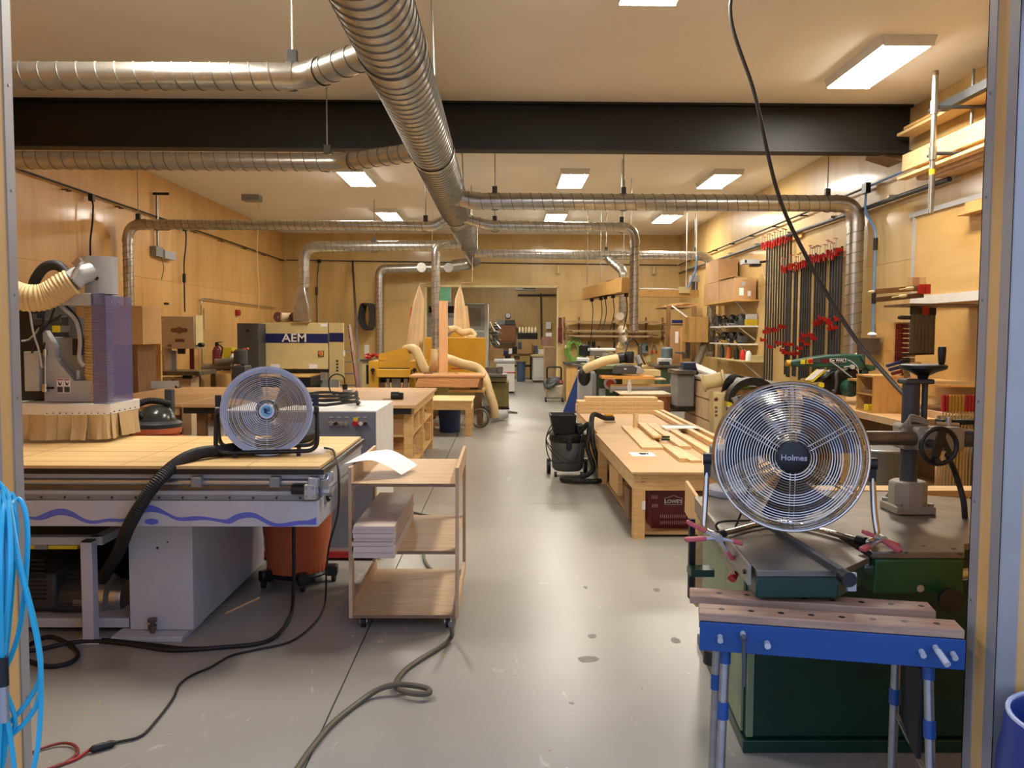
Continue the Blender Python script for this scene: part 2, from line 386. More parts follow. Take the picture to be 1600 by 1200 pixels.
fixture('ceiling light at the upper left, mostly above the picture', -2.3, 5.2)
fixture('ceiling light just behind the beam, left of the trunk duct', -2.32, 13.5)
fixture('ceiling light with bare tubes and louvre blades behind the black beam', 1.08, 13.55, 'tubes')
fixture('ceiling light with a split lens near the right wall behind the beam', 3.4, 13.5, 'split')
fixture('farthest left ceiling light, hanging near the ceiling fan hook', -2.38, 17.75)
fixture('farthest middle ceiling light above the thin branch duct', 1.08, 17.85)
fixture('farthest right ceiling light above the cardboard boxes', 3.42, 17.85)
for y in (25., 29.):  # out-of-view fixtures added to brighten the next room
    fixture('unseen ceiling light added to light the next room, %s the doorway' % ('nearer to' if y < 27 else 'farther from'), 0.3, y)
# ============================================================ spiral ducts
def spiral(p0, p1, r, r1=None, pitch=.11, ridge=.005, n=22):
    p0 = Vector(p0); p1 = Vector(p1); d = p1-p0; L = d.length; d.normalize(); r1 = r if r1 is None else r1
    x = d.orthogonal().normalized(); y = d.cross(x); rows = []; k = -1
    prof = ((0., 0.), (.925, 0.), (.932, 1.), (.993, 1.))
    while k*pitch < L+pitch:
        for u, h in prof: rows.append((k*pitch+u*pitch, h))
        k += 1
    vs = []
    for (s_, h) in rows:
        for i in range(n):
            a = 2*math.pi*i/n; q = min(L, max(0, s_+pitch*i/n)); rr = r+(r1-r)*q/L+h*ridge
            vs.append(p0+d*q+(x*math.cos(a)+y*math.sin(a))*rr)
    fs = []
    for j in range(len(rows)-1):
        for i in range(n-1): fs.append((j*n+i, j*n+i+1, (j+1)*n+i+1, (j+1)*n+i))
        if j+4 < len(rows)-0: fs.append((j*n+n-1, (j+4)*n if j+4 < len(rows) else j*n, (j+5)*n if j+5 < len(rows) else j*n, (j+1)*n+n-1))
    # close the seam properly: last column joins the first column one pitch on
    fs = [f for f in fs if len(set(f)) == 4]
    mb = MB().add(vs, fs); mb.m2 = seamm; mb.sel = [1 if (f[0]//n) % 4 in (1, 2, 3) and (f[3]//n) % 4 != 1 else 0 for f in fs]
    return mb
def duct(t, pts, r, bend=None, pitch=.11, n=20, sec=3.0):
    P = [Vector(p) for p in pts]; bend = bend or r*1.7; ends = [P[0]]
    for i in range(1, len(P)-1):
        a = (P[i-1]-P[i]).normalized(); b = (P[i+1]-P[i]).normalized()
        ang = a.angle(b); tl = min(bend/math.tan(ang/2), (P[i-1]-P[i]).length*.49, (P[i+1]-P[i]).length*.49)
        p, q = P[i]+a*tl, P[i]+b*tl; arc = [p*(1-u)**2+P[i]*2*u*(1-u)+q*u*u for u in [j/10 for j in range(11)]]
        MB().tube(arc, r+.004, n, cap=False).build('elbow', steel, t)
        for e, dr in ((p, a), (q, b)): MB().cyl(e-dr*.012, e+dr*.035, r+.008, n=n, cap=False).build('collar', steel, t)
        ends += [p, q]
    ends.append(P[-1])
    for i in range(0, len(ends), 2):
        p, q = ends[i], ends[i+1]; L = (q-p).length; m = max(1, int(L/sec+.5))
        for j in range(m):
            a, b = p.lerp(q, j/m), p.lerp(q, (j+1)/m)
            spiral(a, b, r, pitch=pitch, n=n).build('duct_section', steel, t)
            if j: MB().cyl(a-(q-p).normalized()*.03, a+(q-p).normalized()*.03, r+.008, n=n, cap=False).build('collar', steel, t)
def hanger(t, x, y, z, r, dx=0):
    MB().cyl((x+dx, y, ZC), (x, y, z+r+.05), .007, n=6).build('hanger_rod', steel2, t)
    MB().box((x, y, z+r+.03), (.06, .05, .10)).ring((x, y, z), r+.008, .006, (1,0,0) if t.get('runs') == 'x' else (0,1,0), 20, 4).build('hanger_clip', dgrey, t)
TX, TZ = -.69, 3.35
t = T('trunk_duct', 'thick spiral trunk duct running the length of the ceiling', 'duct', (TX, 2.4, TZ-.2))
secs = [(2.36, 5.3, .205, .205), (5.3, 8.2, .205, .205), (8.2, 12.3, .205, .205), (12.9, 16.2, .175, .175), (16.6, 20.2, .14, .14)]
for (a, b, r0, r1) in secs:
    spiral((TX, a, TZ), (TX, b, TZ), r0, r1, pitch=.125, ridge=.006, n=36).build('duct_section', steel, t)
for (a, b, r0, r1) in ((12.3, 12.9, .208, .178), (16.2, 16.6, .178, .143)):
    MB().cyl((TX, a, TZ), (TX, b, TZ), r0, r1, n=32, cap=False).build('reducer', steel, t)
for y, r in ((5.3, .205), (8.2, .205), (12.3, .205), (12.9, .175), (16.2, .175), (16.6, .14)):
    MB().cyl((TX, y-.04, TZ), (TX, y+.04, TZ), r+.011, n=36, cap=False).build('collar', steel, t)
for y, r in ((6.2, .205), (10.6, .205), (14.4, .175), (18.4, .14)):
    MB().cyl((TX+r*.8, y, ZC), (TX+r*.9, y, TZ+.06), .008, n=6).build('hanger_rod', steel2, t)
# tail of the trunk: turns left along the back wall and drops
MB().tube(fillet([(TX, 20.2, TZ), (TX, 20.75, TZ-.02), (TX-.55, 20.75, TZ-.1)], .4, 10), .143, 22, cap=False).build('elbow', steel, t)
gz = A(660, 421, 20.75).z
tt = T('back_wall_duct', 'dark spiral duct along the back wall, turning down behind the yellow planer', 'duct', (-2.9, 20.75, .9))
gx = A(593, 430, 20.75).x
duct(tt, [(TX-.5, 20.75, TZ-.12), (gx, 20.75, gz), (gx, 20.75, .95)], .105, pitch=.1, n=16)
for k, px in enumerate((660, 702)):
    x = A(px, 420, 20.6).x
    MB().cyl((x, 20.75, gz+.02), (x, 20.4, gz+.02), .10, n=18).cyl((x, 20.4, gz+.02), (x, 20.36, gz+.02), .115, n=18).build('blast_gate', steel2, tt)
# branch A (near, left)
def branch(name, label, pts, r, hangs=(), **k):
    p = Vector(pts[-1]); t = T(name, label, 'duct', (p.x, p.y, min(q[2] for q in pts)-r)); duct(t, pts, r, **k)
    for (x, y, z) in hangs: hanger(t, x, y, z, r)
    return t
yA = 5.72; zA = A(300, 118, yA).z; xA = A(482, 118, yA).x
branch('branch_duct', 'shiny branch duct at the upper left in front of the black beam', [(TX-.15, yA-.36, TZ-.02), (xA, yA, zA), (-5.4, yA, zA-.02)], .088,
       [(A(457, 100, yA).x, yA, zA)], bend=.3, pitch=.125)
yB_ = 8.55; zB = A(300, 252, yB_).z; xB = A(535, 252, yB_).x
branch('branch_duct', 'grey branch duct just under the black beam on the left', [(TX-.15, yB_-.5, TZ-.05), (xB, yB_, zB), (-5.4, yB_, zB)], .088,
       [(A(511, 240, yB_).x, yB_, zB)], bend=.35, pitch=.125)
yC = 10.45; zC = A(1000, 316, yC).z; xC = A(1338, 316, yC).x
branch('branch_duct', 'wide branch duct crossing to the right wall and dropping beside the clamps', [(TX+.1, yC, TZ-.08), (-.35, yC, zC), (xC, yC, zC), (xC, yC, 1.18)], .1,
       [(A(773, 300, yC).x, yC, zC), (A(974, 300, yC).x, yC, zC), (A(1293, 300, yC).x, yC, zC)], bend=.24, pitch=.125)
yD = 12.2; zD = A(450, 352, yD).z; xD = -5.36
branch('branch_duct', 'long thin branch duct running to the left wall and down it', [(TX-.12, yD, TZ-.1), (-1.0, yD, zD), (xD, yD, zD), (xD, yD, 1.25)], .07,
       [(A(665, 340, yD).x, yD, zD), (A(216, 340, yD).x, yD, zD)], bend=.22, pitch=.1, n=16)
xD2 = A(992, 370, yD).x
branch('branch_duct', 'thin branch duct ending in an open drop over the middle machines', [(TX+.12, yD, TZ-.1), (-.2, yD, zD+.02), (xD2, yD, zD), (xD2, yD, A(990, 518, yD).z)], .068,
       [(A(773, 345, yD).x, yD, zD), (A(971, 345, yD).x, yD, zD)], bend=.2, pitch=.1, n=16)
yE = 16.; zE = A(600, 386, yE).z; xE = A(475, 400, yE).x
sE = branch('branch_duct', 'pale branch duct that drops onto the wide belt sander', [(TX-.1, yE, zE+.03), (xE, yE, zE), (xE, yE, A(475, 450, yE).z)], .098,
       [(A(585, 375, yE).x, yE, zE)], bend=.28, pitch=.11, n=18)
yF = 15.2; xF = A(681, 420, yF).x; zF = A(700, 382, yF).z
sF = branch('branch_duct', 'short branch duct dropping beside the upright pink plank', [(TX-.1, yF+.2, zF+.04), (xF, yF, zF), (xF, yF, A(681, 545, yF).z)], .075, bend=.2, pitch=.1, n=16)
for k in range(3):
    zz = A(681, 478+22*k, yF).z
    MB().cyl((xF, yF, zz-.03), (xF, yF, zz+.03), .088, n=16).build('flange', steel2, sF)
MB().cyl((xF, yF, A(681, 545, yF).z), (xF+.06, yF-.02, A(690, 563, yF).z), .085, .07, n=16).build('hose_wye', steel2, sF)
yH = 17.5; zH = A(950, 399, yH).z; xH = A(1113, 410, yH).x
sH = branch('branch_duct', 'far branch duct running right behind the cardboard boxes', [(TX+.1, yH, zH+.02), (xH, yH, zH), (xH, yH, 1.15)], .092,
       [(A(1086, 385, yH).x, yH, zH), (A(947, 390, yH).x, yH, zH)], bend=.3, pitch=.11, n=18)
xT = A(950, 404, yH).x; xT2 = A(970, 425, yH).x
tt = T('machine_drop_duct', 'drop duct with a bright elbow above the middle shapers', 'duct', (xT2, 17.1, 1.5))
duct(tt, [(xT, yH, zH-.06), (xT2, 17.1, A(970, 424, 17.1).z), (xT2, 17.1, A(970, 500, 17.1).z)], .085, bend=.14, n=16)
for k, yy in enumerate((496, 516, 531)):
    p = A(970+2*k, yy, 17.05); MB().cyl(p+Vector((-.03,-.12,.02)), p+Vector((.05,.1,-.06)), .085, n=16).build('blast_gate', chrome, tt)
MB().tube(spl([A(971, 500, 17.1), A(975, 525, 17.1), A(968, 545, 17.05)]), .07, 14).build('hose', hosec, tt)
# ============================================================ CNC router (left foreground)
cY, cX = 4.11, -.905
cz = lambda y, Y=cY: 1.6-(y-522)*Y/1320
t = T('cnc_router', 'large white flatbed CNC router with a blue wave along its front', 'machine', (-2.2, 4.7, 0))
XLEFT = -3.7
bed = B(XLEFT, cX+.01, cY, 5.31, .934, .950).build('spoilboard', mdfy, t, bevel=.001)
for k in range(5):                                       # grooves cut in the spoilboard
    x = -1.25-.62*k
    B(x-.0015, x+.0015, cY+.002, 5.3, .950, .9505).build('groove', brownw, bed)
for k in range(6): B(XLEFT, cX, 4.24+.18*k, 4.246+.18*k, .950, .9504).build('groove', maple if k%2 else brownw, bed)
B(XLEFT, cX+.03, cY-.005, 5.33, .909, .9335).build('vacuum_bed', blk, t)
B(XLEFT, cX+.02, cY+.03, 5.30, .884, .909).build('top_rail', lgrey, t)
MB().cyl((XLEFT, cY+.03, .866), (cX-.02, cY+.03, .866), .017, n=14).build('guide_tube', alum, t)
B(XLEFT, cX-.02, cY+.05, cY+.09, .822, .85).build('rail_back', iron, t)
B(XLEFT, cX-.02, cY+.02, cY+.12, .803, .822).build('ledge', lgrey, t)
st = B(XLEFT, cX-.035, cY+.015, cY+.05, .779, .803).build('bolt_strip', grey, t)
for k in range(13): MB().cyl((cX-.09-k*.115, cY+.016, .791), (cX-.09-k*.115, cY+.008, .791), .005, n=8).build('bolt', blk, st)
ap = MB().bx(XLEFT, cX, cY, cY+.12, .65, .777).bx(XLEFT, cX, cY+.12, 5.28, .65, .80).build('apron', offw, t, bevel=.003)
MB().bx(cX-.10, cX+.012, cY+.1, 5.3, .80, .884).build('end_frame', offw, t, bevel=.004)
# painted wave
up = [(0,398),(40,406),(75,408),(110,395),(150,377),(200,369),(250,384),(300,415),(350,426),(420,416),(500,414),(540,370),(580,352),(640,359),(700,391),(750,411),(830,405),(900,412),(970,421),(1010,400),(1060,387),(1110,392),(1170,425),(1220,440),(1300,428),(1360,424),(1396,410)]
lo = [(0,412),(40,418),(80,424),(120,420),(160,405),(200,400),(250,411),(300,433),(350,441),(420,431),(500,433),(540,420),(570,396),(620,385),(680,398),(740,425),(800,427),(870,423),(930,431),(990,441),(1030,421),(1080,412),(1120,419),(1180,450),(1240,456),(1320,446),(1396,446)]
def wpt(p): return A(31+p[0]/3.013, 672+p[1]/3.013, cY)
def resample(P, n):
    P = spl(P, 6); out = []
    for i in range(n):
        x = P[0].x+.0005+(P[-1].x-P[0].x-.001)*i/(n-1); j = max(0, min(len(P)-2, sum(1 for p in P if p.x <= x)-1))
        a, b = P[j], P[j+1]; u = (x-a.x)/max(1e-6, b.x-a.x); out.append(Vector((x, cY, a.z*(1-u)+b.z*u)))
    return out
a_, b_ = resample([wpt(p) for p in up], 90), resample([wpt(p) for p in lo], 90)
b_ = [Vector((p.x, p.y, min(p.z, q.z-.004))) for p, q in zip(b_, a_)]
n = 90; mb = MB()
vs = [Vector((p.x, cY-.0012, p.z)) for p in a_]+[Vector((p.x, cY-.0012, p.z)) for p in b_]+[Vector((p.x, cY+.001, p.z)) for p in a_]+[Vector((p.x, cY+.001, p.z)) for p in b_]
fs = [(i,i+1,n+i+1,n+i) for i in range(n-1)]+[(i,2*n+i,2*n+i+1,i+1) for i in range(n-1)]+[(n+i,n+i+1,3*n+i+1,3*n+i) for i in range(n-1)]
mb.add(vs, fs).build('wave_stripe', wave, ap)
p = A(237, 815, cY); MB().add([p+Vector((math.cos(a*math.pi/10)*.034, s_, math.sin(a*math.pi/10)*.015)) for s_ in (-.0012, .001) for a in range(20)],
    [tuple(range(20)), tuple(range(39,19,-1))]+[(i,(i+1)%20,20+(i+1)%20,20+i) for i in range(20)]).build('wave_dot', wave, ap)
# rail blocks and end fittings
for px in (308, 430, 490):
    p = A(px, 756, cY); MB().box((p.x, cY+.005, .872), (.05, .05, .05)).build('rail_block', alum if px > 450 else grey, t, bevel=.005)
p = A(480, 776, cY); MB().cyl((p.x-.075, cY+.0, .835), (p.x-.01, cY+.0, .835), .024, n=14).build('handle', blk, t, bevel=.003)
pb = MB().box((p.x+.02, cY+.0, .826), (.06, .06, .075)).build('corner_bracket', alum, t, bevel=.004)
for dx in (-.018, .018):
    for dz in (-.022, .022): MB().cyl((p.x+.02+dx, cY-.03, .826+dz), (p.x+.02+dx, cY-.036, .826+dz), .008, n=10).build('bolt', steel2, pb)
MB().box((cX+.015, cY+.07, .86), (.05, .05, .06), rx=.4).box((cX+.02, cY+.11, .88), (.06, .05, .05)).box((cX+.02, cY+.08, .815), (.05, .05, .04), rx=-.5).build('end_fitting', alum, t, bevel=.003)
MB().ring((cX+.013, cY+.19, .775), .03, .009, (1,0,0), 20, 6).build('cable_port', blk, t)
B(XLEFT, -2.0, 5.26, 5.28, .04, .65).build('rear_panel', blk, t)
# pedestal
ped = B(-1.965, -1.63, 4.40, 5.72, 0.03, .65).build('pedestal', offw, t, bevel=.004)
bp_ = MB().bx(-2.02, -1.655, 4.30, 4.62, 0, .028).build('base_plate', offw, t, bevel=.002)
MB().cyl((-1.83, 4.36, .028), (-1.83, 4.36, .09), .012, n=10).cyl((-1.83, 4.36, .05), (-1.83, 4.36, .07), .024, n=6).cyl((-1.83, 4.36, .09), (-1.83, 4.36, .105), .026, n=6).build('levelling_bolt', iron, bp_)
for (px, py, r) in ((246, 856, .007), (262, 847, .004)):
    p = A(px, py, 4.40); MB().cyl((p.x, 4.398, p.z), (p.x, 4.403, p.z), r, n=10).build('hole', blk, ped)
# ---- pump stand under the bed
t = T('vacuum_pump', 'dark vacuum pump and motor in a white frame under the CNC bed', 'pump', (-2.2, 4.5, 0))
zz = lambda y, Y=4.28: 1.6-(y-522)*Y/1320
x0, x1 = A(127, 930, 4.28).x, A(145, 930, 4.28).x
B(x0, x1, 4.28, 4.34, .0, zz(853)).build('frame_post', offw, t, bevel=.003)
B(x0-.05, x1+.03, 4.27, 4.36, 0, .006).build('foot_plate', offw, t)
B(x0+.005, x1-.005, 4.285, 4.335, zz(853), zz(851)).build('end_cap', blk, t)
B(-3.2, A(152, 850, 4.33).x, 4.34, 4.40, zz(862), zz(849)).build('frame_rail', offw, t, bevel=.003)
B(A(150,850,4.4).x, A(168,850,4.4).x, 4.345, 5.0, zz(862), zz(849)).build('frame_rail', offw, t)
B(-3.2, -1.98, 4.42, 4.46, .035, .085).build('frame_rail', offw, t, bevel=.003)
B(-3.2, -1.98, 4.46, 5.1, .035, .05).build('tray', offw, t)
B(-3.2, A(124,860,4.38).x, 4.36, 4.39, zz(870), zz(864)).build('yellow_strip', yell2, t)
p = A(66, 860, 4.36); B(p.x-.03, p.x+.03, 4.345, 4.36, zz(869.5), zz(861)).build('strip_clip', grey, t)
y0 = 4.75; zc = A(110, 932, y0).z
b = MB().bx(-3.1, A(88,930,4.6).x, 4.6, 4.95, .06, A(60,897,4.6).z).build('pump_housing', dgrey, t, bevel=.02)
for k in range(10):
    z = .13+k*.024; B(-3.0, A(72,930,4.6).x, 4.594, 4.606, z, z+.009).build('louvre', blk, b)
xm0, xm1 = A(90,930,4.7).x, A(148,930,4.7).x
MB().cyl((xm0, y0, zc), (xm1, y0, zc), .135, n=28).build('motor', dgrey, t, bevel=.01)
mb = MB()
for k in range(22):
    a = 2*math.pi*k/22; mb.beam((xm0+.03, y0+math.cos(a)*.14, zc+math.sin(a)*.14), (xm1-.02, y0+math.cos(a)*.14, zc+math.sin(a)*.14), .006, .02, (0, math.cos(a), math.sin(a)))
mb.build('cooling_fins', dgrey, t)
xe = A(182,930,4.7).x
MB().lathe([(0,0),(.11,0),(.13,.02),(.13,.08),(.105,.1),(.105,.13),(.095,.16),(0,.165)], (xm1, y0, zc), 28, (1,0,0)).build('motor_end', alum, t)
MB().box((A(120,934,4.6).x, y0-.145, zc+.01), (.05, .004, .035)).build('rating_plate', alum, t)
MB().bx(xm0+.02, xm1-.03, y0-.1, y0+.1, .05, zc-.11).build('motor_foot', dgrey, t)
# corrugated black hose from the pump up onto the table
hp = [A(160,905,4.62), A(185,862,4.3), A(205,815,4.04), A(240,760,4.03), (A(275,725,4.15)), Vector((A(310,716,4.3).x, 4.3, .985)), Vector((A(350,713,4.42).x, 4.45, .982)), Vector((A(410,708,4.7).x, 4.72, .982)), Vector((A(470,695,4.95).x, 4.98, .982)), Vector((A(487,690,5.1).x, 5.2, .99))]
hose(hp, .029, .0028, .011, 14, 8).build('vacuum_hose', rubber, label='black corrugated vacuum hose curving from the pump onto the CNC table', cat='hose')
# ---- gantry head of the router
gY = 4.97
t = T('router_gantry', 'grey spindle head with purple guards and dust skirt over the CNC table', 'machine', (-2.6, 5.15, .951))
gz_ = lambda y: 1.6-(y-522)*gY/1320
gx0, gx1 = A(40, 640, gY).x, A(168, 640, gY).x
zr0, zr1 = gz_(651), gz_(634)
mb = MB(); poly = [(gx0, gY), (gx0+.12, gY-.03), (gx1-.05, gY), (gx1, gY+.04), (gx1+.01, gY+.42), (gx0-.4, gY+.42), (gx0-.4, gY)]
rb = mb.prism(poly, 'z', zr0, zr1).build('skirt_band', white, t, bevel=.003)
for k in range(11):
    x = gx0+.14+k*.036; MB().cyl((x, gY-.025+k*.002, zr0+.012), (x, gY-.032+k*.002, zr0+.012), .0035, n=6).build('screw', dgrey, rb)
for k in range(5): MB().cyl((gx1+.004, gY+.07+k*.07, zr0+.014), (gx1+.012, gY+.07+k*.07, zr0+.014), .0035, n=6).build('screw', dgrey, rb)
# pleated cloth skirt: strips hanging from the band
path = [Vector((gx0-.35, gY+.02)), Vector((gx0, gY+.01)), Vector((gx0+.12, gY-.02)), Vector((gx1-.05, gY+.01)), Vector((gx1-.005, gY+.05)), Vector((gx1, gY+.41))]
seg = []
for a, b in zip(path, path[1:]):
    m = max(1, int((b-a).length/.075))
    for k in range(m): seg.append((a.lerp(b, k/m), a.lerp(b, (k+1)/m+.12/m)))
for i, (a, b) in enumerate(seg):
    nrm = Vector(((b-a).y, -(b-a).x)).normalized(); fl_ = random.uniform(.0, .06) if i < len(seg)-5 else .004; mb = MB(); vs = []
    for j in range(6):
        u = j/5; z = zr0+.004-(zr0-.965)*u
        for k in range(5):
            w = k/4; q = a.lerp(b, w)+nrm*(fl_*u*u+.014*math.sin(w*5.5+i*1.3)*(.3+u)+.002*(i % 2))
            vs.append((q.x, q.y, z))
    vs2 = [(x-nrm.x*.003, y-nrm.y*.003, z) for (x, y, z) in vs]
    fs = []
    for j in range(5):
        for k in range(4):
            q = j*5+k; fs += [(q,q+1,q+6,q+5), (30+q,30+q+5,30+q+6,30+q+1)]
    mb.add(vs+vs2, fs).build('skirt_strip', beigec, t)
# spindle casting
zb = zr1
cx0, cx1 = A(73, 600, 5.1).x, A(146, 600, 5.1).x
z_ = lambda y, Y=5.1: 1.6-(y-522)*Y/1320
MB().bx(cx0, cx1-.06, 5.12, 5.36, zb, z_(530)).build('head_casting', grey, t, bevel=.006)
b = MB().prism([(cx0+.005, z_(628)), (cx0+.005, z_(520)), (cx0+.02, z_(520)), (A(88,560,5.08).x, z_(543)), (A(88,560,5.08).x, z_(562)), (A(118,595,5.08).x, z_(597)), (A(146,597,5.08).x, z_(597)), (A(146,597,5.08).x, z_(630)), (cx0+.005, z_(630))], 'y', 5.06, 5.12).build('gusset_plate', lgrey, t, bevel=.002)
for px in (94, 105):
    p = A(px, 603, 5.06); wp = B(p.x-.019, p.x+.019, 5.0575, 5.06, p.z-.042, p.z+.042).build('warning_label', paper, b)
    B(p.x-.016, p.x+.016, 5.0565, 5.0575, p.z-.038, p.z-.004).build('printed_text', dgrey, wp)
    MB().prism([(p.x-.012, p.z+.03), (p.x+.002, p.z+.012), (p.x+.012, p.z+.028), (p.x+.006, p.z+.004), (p.x-.006, p.z+.004)], 'y', 5.0565, 5.0575).build('pictogram', blk, wp)
    B(p.x-.016, p.x+.016, 5.0565, 5.0575, p.z+.034, p.z+.040).build('warning_strip', red, wp)
MB().bx(A(72,500,5.3).x-.3, A(72,500,5.3).x+.03, 5.2, 5.6, zb, z_(478)).build('gantry_back', blk, t, bevel=.006)
MB().bx(A(85,520,5.2).x, A(112,520,5.2).x, 5.16, 5.36, z_(540), z_(498)).build('motor_box', dgrey, t, bevel=.004)
p = A(88, 514, 5.15); B(p.x-.022, p.x+.022, 5.145, 5.16, p.z-.02, p.z+.02).build('sticker', yell2, t)
p = A(102, 514, 5.15); B(p.x-.022, p.x+.022, 5.145, 5.16, p.z-.02, p.z+.02).build('sticker', grey, t)
MB().bx(A(34,560,5.0).x, A(57,560,5.0).x, 5.02, 5.2, z_(613), z_(552)).build('actuator_box', lgrey, t, bevel=.004)
MB().cyl(A(71,605,5.02), A(71,545,5.02), .008, n=10).cyl(A(71,612,5.02), A(71,600,5.02), .02, n=10).cyl(A(71,556,5.02), A(71,546,5.02), .014, n=10).build('guide_rod', chrome, t)
MB().box(A(76,606,5.02), (.05, .03, .012)).build('rod_clamp', blk, t)
MB().cyl(A(122,593,5.08), A(122,580,5.08), .011, n=10).sphere(A(122,580,5.08), .012).build('lubricator', clear, t)
for k, pts in enumerate(([(46,484),(52,520),(60,545),(66,575)], [(70,480),(66,505),(58,525),(50,552)], [(40,535),(58,530),(72,510),(96,492)], [(95,478),(118,500),(125,530),(124,560),(131,572)],
                         [(100,474),(121,497),(128,525),(128,555)], [(48,545),(56,552),(66,548),(70,535)], [(34,533),(46,530),(62,512)], [(60,485),(62,512),(76,505),(86,480)])):
    MB().tube(spl([A(x, y, 4.98+.01*k) for x, y in pts], 6), .006 if k not in (3,) else .012, 7).build('cable', rubber if k % 3 else lgrey, t)
MB().box(A(62,503,5.05), (.09, .05, .04)).box(A(54,500,5.04), (.02, .04, .07)).box(A(88,500,5.06), (.05, .03, .02)).build('valve_block', dgrey, t, bevel=.003)
B(A(117,530,5.1).x, A(126,530,5.1).x, 5.07, 5.12, z_(558), z_(532)).build('terminal_box', blk, t)
# top plate, cylinder shroud, elbow and guards
zt0, zt1 = gz_(481), gz_(462)
B(A(82,470,gY).x, A(146,470,gY).x, gY+.0, gY+.34, zt0, zt1).build('top_plate', lgrey, t, bevel=.002)
gu = B(A(144.5,540,gY).x, gx1, gY-.004, gY, zr1, zt1).build('guard_panel', purple, t)
gs = B(gx1, gx1+.004, gY-.004, gY+.34, zr1, zt1-.01).build('guard_panel', purple, t)
for k in range(3): MB().cyl((gx1+.004, gY+.06+.1*k, zt1-.05), (gx1+.009, gY+.06+.1*k, zt1-.05), .008, n=8).build('screw', chrome, gs)
hose([(A(152,590,5.12).x, 5.14, zr1), (A(152,540,5.12).x, 5.14, 1.5), (A(152,480,5.12).x, 5.14, zt0)], .075, .008, .017, 24).build('dust_bellows', hosec, t)
cxm = A(157, 430, 5.12).x
MB().lathe([(.092, zt1), (.092, A(157,401,5.1).z), (.0, A(157,401,5.1).z)], (cxm, 5.13, 0), 32).build('dust_cylinder', lgrey, t)
MB().cyl((cxm+.015, 5.03, z_(440)), (cxm+.015, 5.05, z_(440)), .012, n=12).build('port', blk, t)
e0 = Vector((cxm-.02, 5.06, A(140,425,5.05).z))
MB().tube(spl([e0, A(122,432,5.0), A(110,442,4.96)]), .058, 20).build('elbow_pipe', lgrey, t)
mb = MB()
d_ = (A(104,447,4.95)-A(118,436,4.97)).normalized()
for q in (.0, .03): mb.ring(A(114,439,4.965)+d_*q, .061, .005, d_, 24, 6)
mb.build('hose_clamp', steel2, t)
MB().cyl(A(112,437,4.9), A(123,414,4.95), .012, n=8).box(A(122,410,4.95), (.05, .04, .03), ry=-.7).build('clamp_latch', alum, t)
hose([A(113,440,4.965), A(98,448,4.95), A(75,462,4.93), A(50,466,4.9), A(25,461,4.9), A(-20,440,4.95)], .074, .006, .020, 24).build('dust_hose', hosec, t)
hose([A(47,470,5.2), A(54,440,5.2), A(70,418,5.2), A(90,415,5.2), A(105,428,5.2)], .031, .0, .03, 14).build('black_hose', rubber, t)
# ---- electrical cabinet beside the router
t = T('control_cabinet', 'grey and white CNC control cabinet with a row of buttons', 'cabinet', (-1.2, 6.3, 0))
kx0, kx1 = -1.95, -.885
B(kx0, kx1, 5.9, 6.8, .06, 1.06).build('body', white, t, bevel=.004)
B(kx0+.012, kx1-.004, 5.894, 5.9, .09, 1.05).build('front_panel', mat('blue_grey_panel', (122,128,140), .45, var=.05), t)
B(kx0-.01, kx1+.01, 5.88, 6.81, 0.02, .06).build('red_plinth', red, t)
for k, px in enumerate((517, 525, 533, 540.5, 555.5, 563.5, 571)):
    p = A(px, 662, 5.89); r = .014 if k != 4 else .02
    mb = MB().cyl((p.x, 5.895, p.z), (p.x, 5.882 if k != 4 else 5.865, p.z), r, n=14)
    mb.build('emergency_stop' if k == 4 else 'push_button', red if k == 4 else (blk if k in (1,6) else (white if k == 5 else grey)), t, bevel=.002)
    if k != 4: MB().ring((p.x, 5.886, p.z), .015, .003, (0,1,0), 16, 5).build('bezel', chrome, t)
p = A(555.5, 655, 5.892); B(p.x-.016, p.x+.016, 5.89, 5.894, p.z-.012, p.z+.012).build('yellow_plate', yell2, t)
for x in (518, 530, 542, 560, 570): p = A(x, 652, 5.892); B(p.x-.016, p.x+.012, 5.892, 5.8945, p.z-.003, p.z+.003).build('printed_text', lgrey, t)
# coiled cable on top of the cabinet
mb = MB(); c = Vector((A(510,632,6.2).x, 6.25, 1.075))
mb.tube([c+Vector((math.cos(a*.35)*(.22+.012*math.sin(a)), math.sin(a*.35)*(.30), .0+.0016*a+.004*math.sin(a*1.7))) for a in range(56)], .011, 7)
mb.build('power_cable', rubber, label='coil of black cable lying on the grey control cabinet', cat='cable')
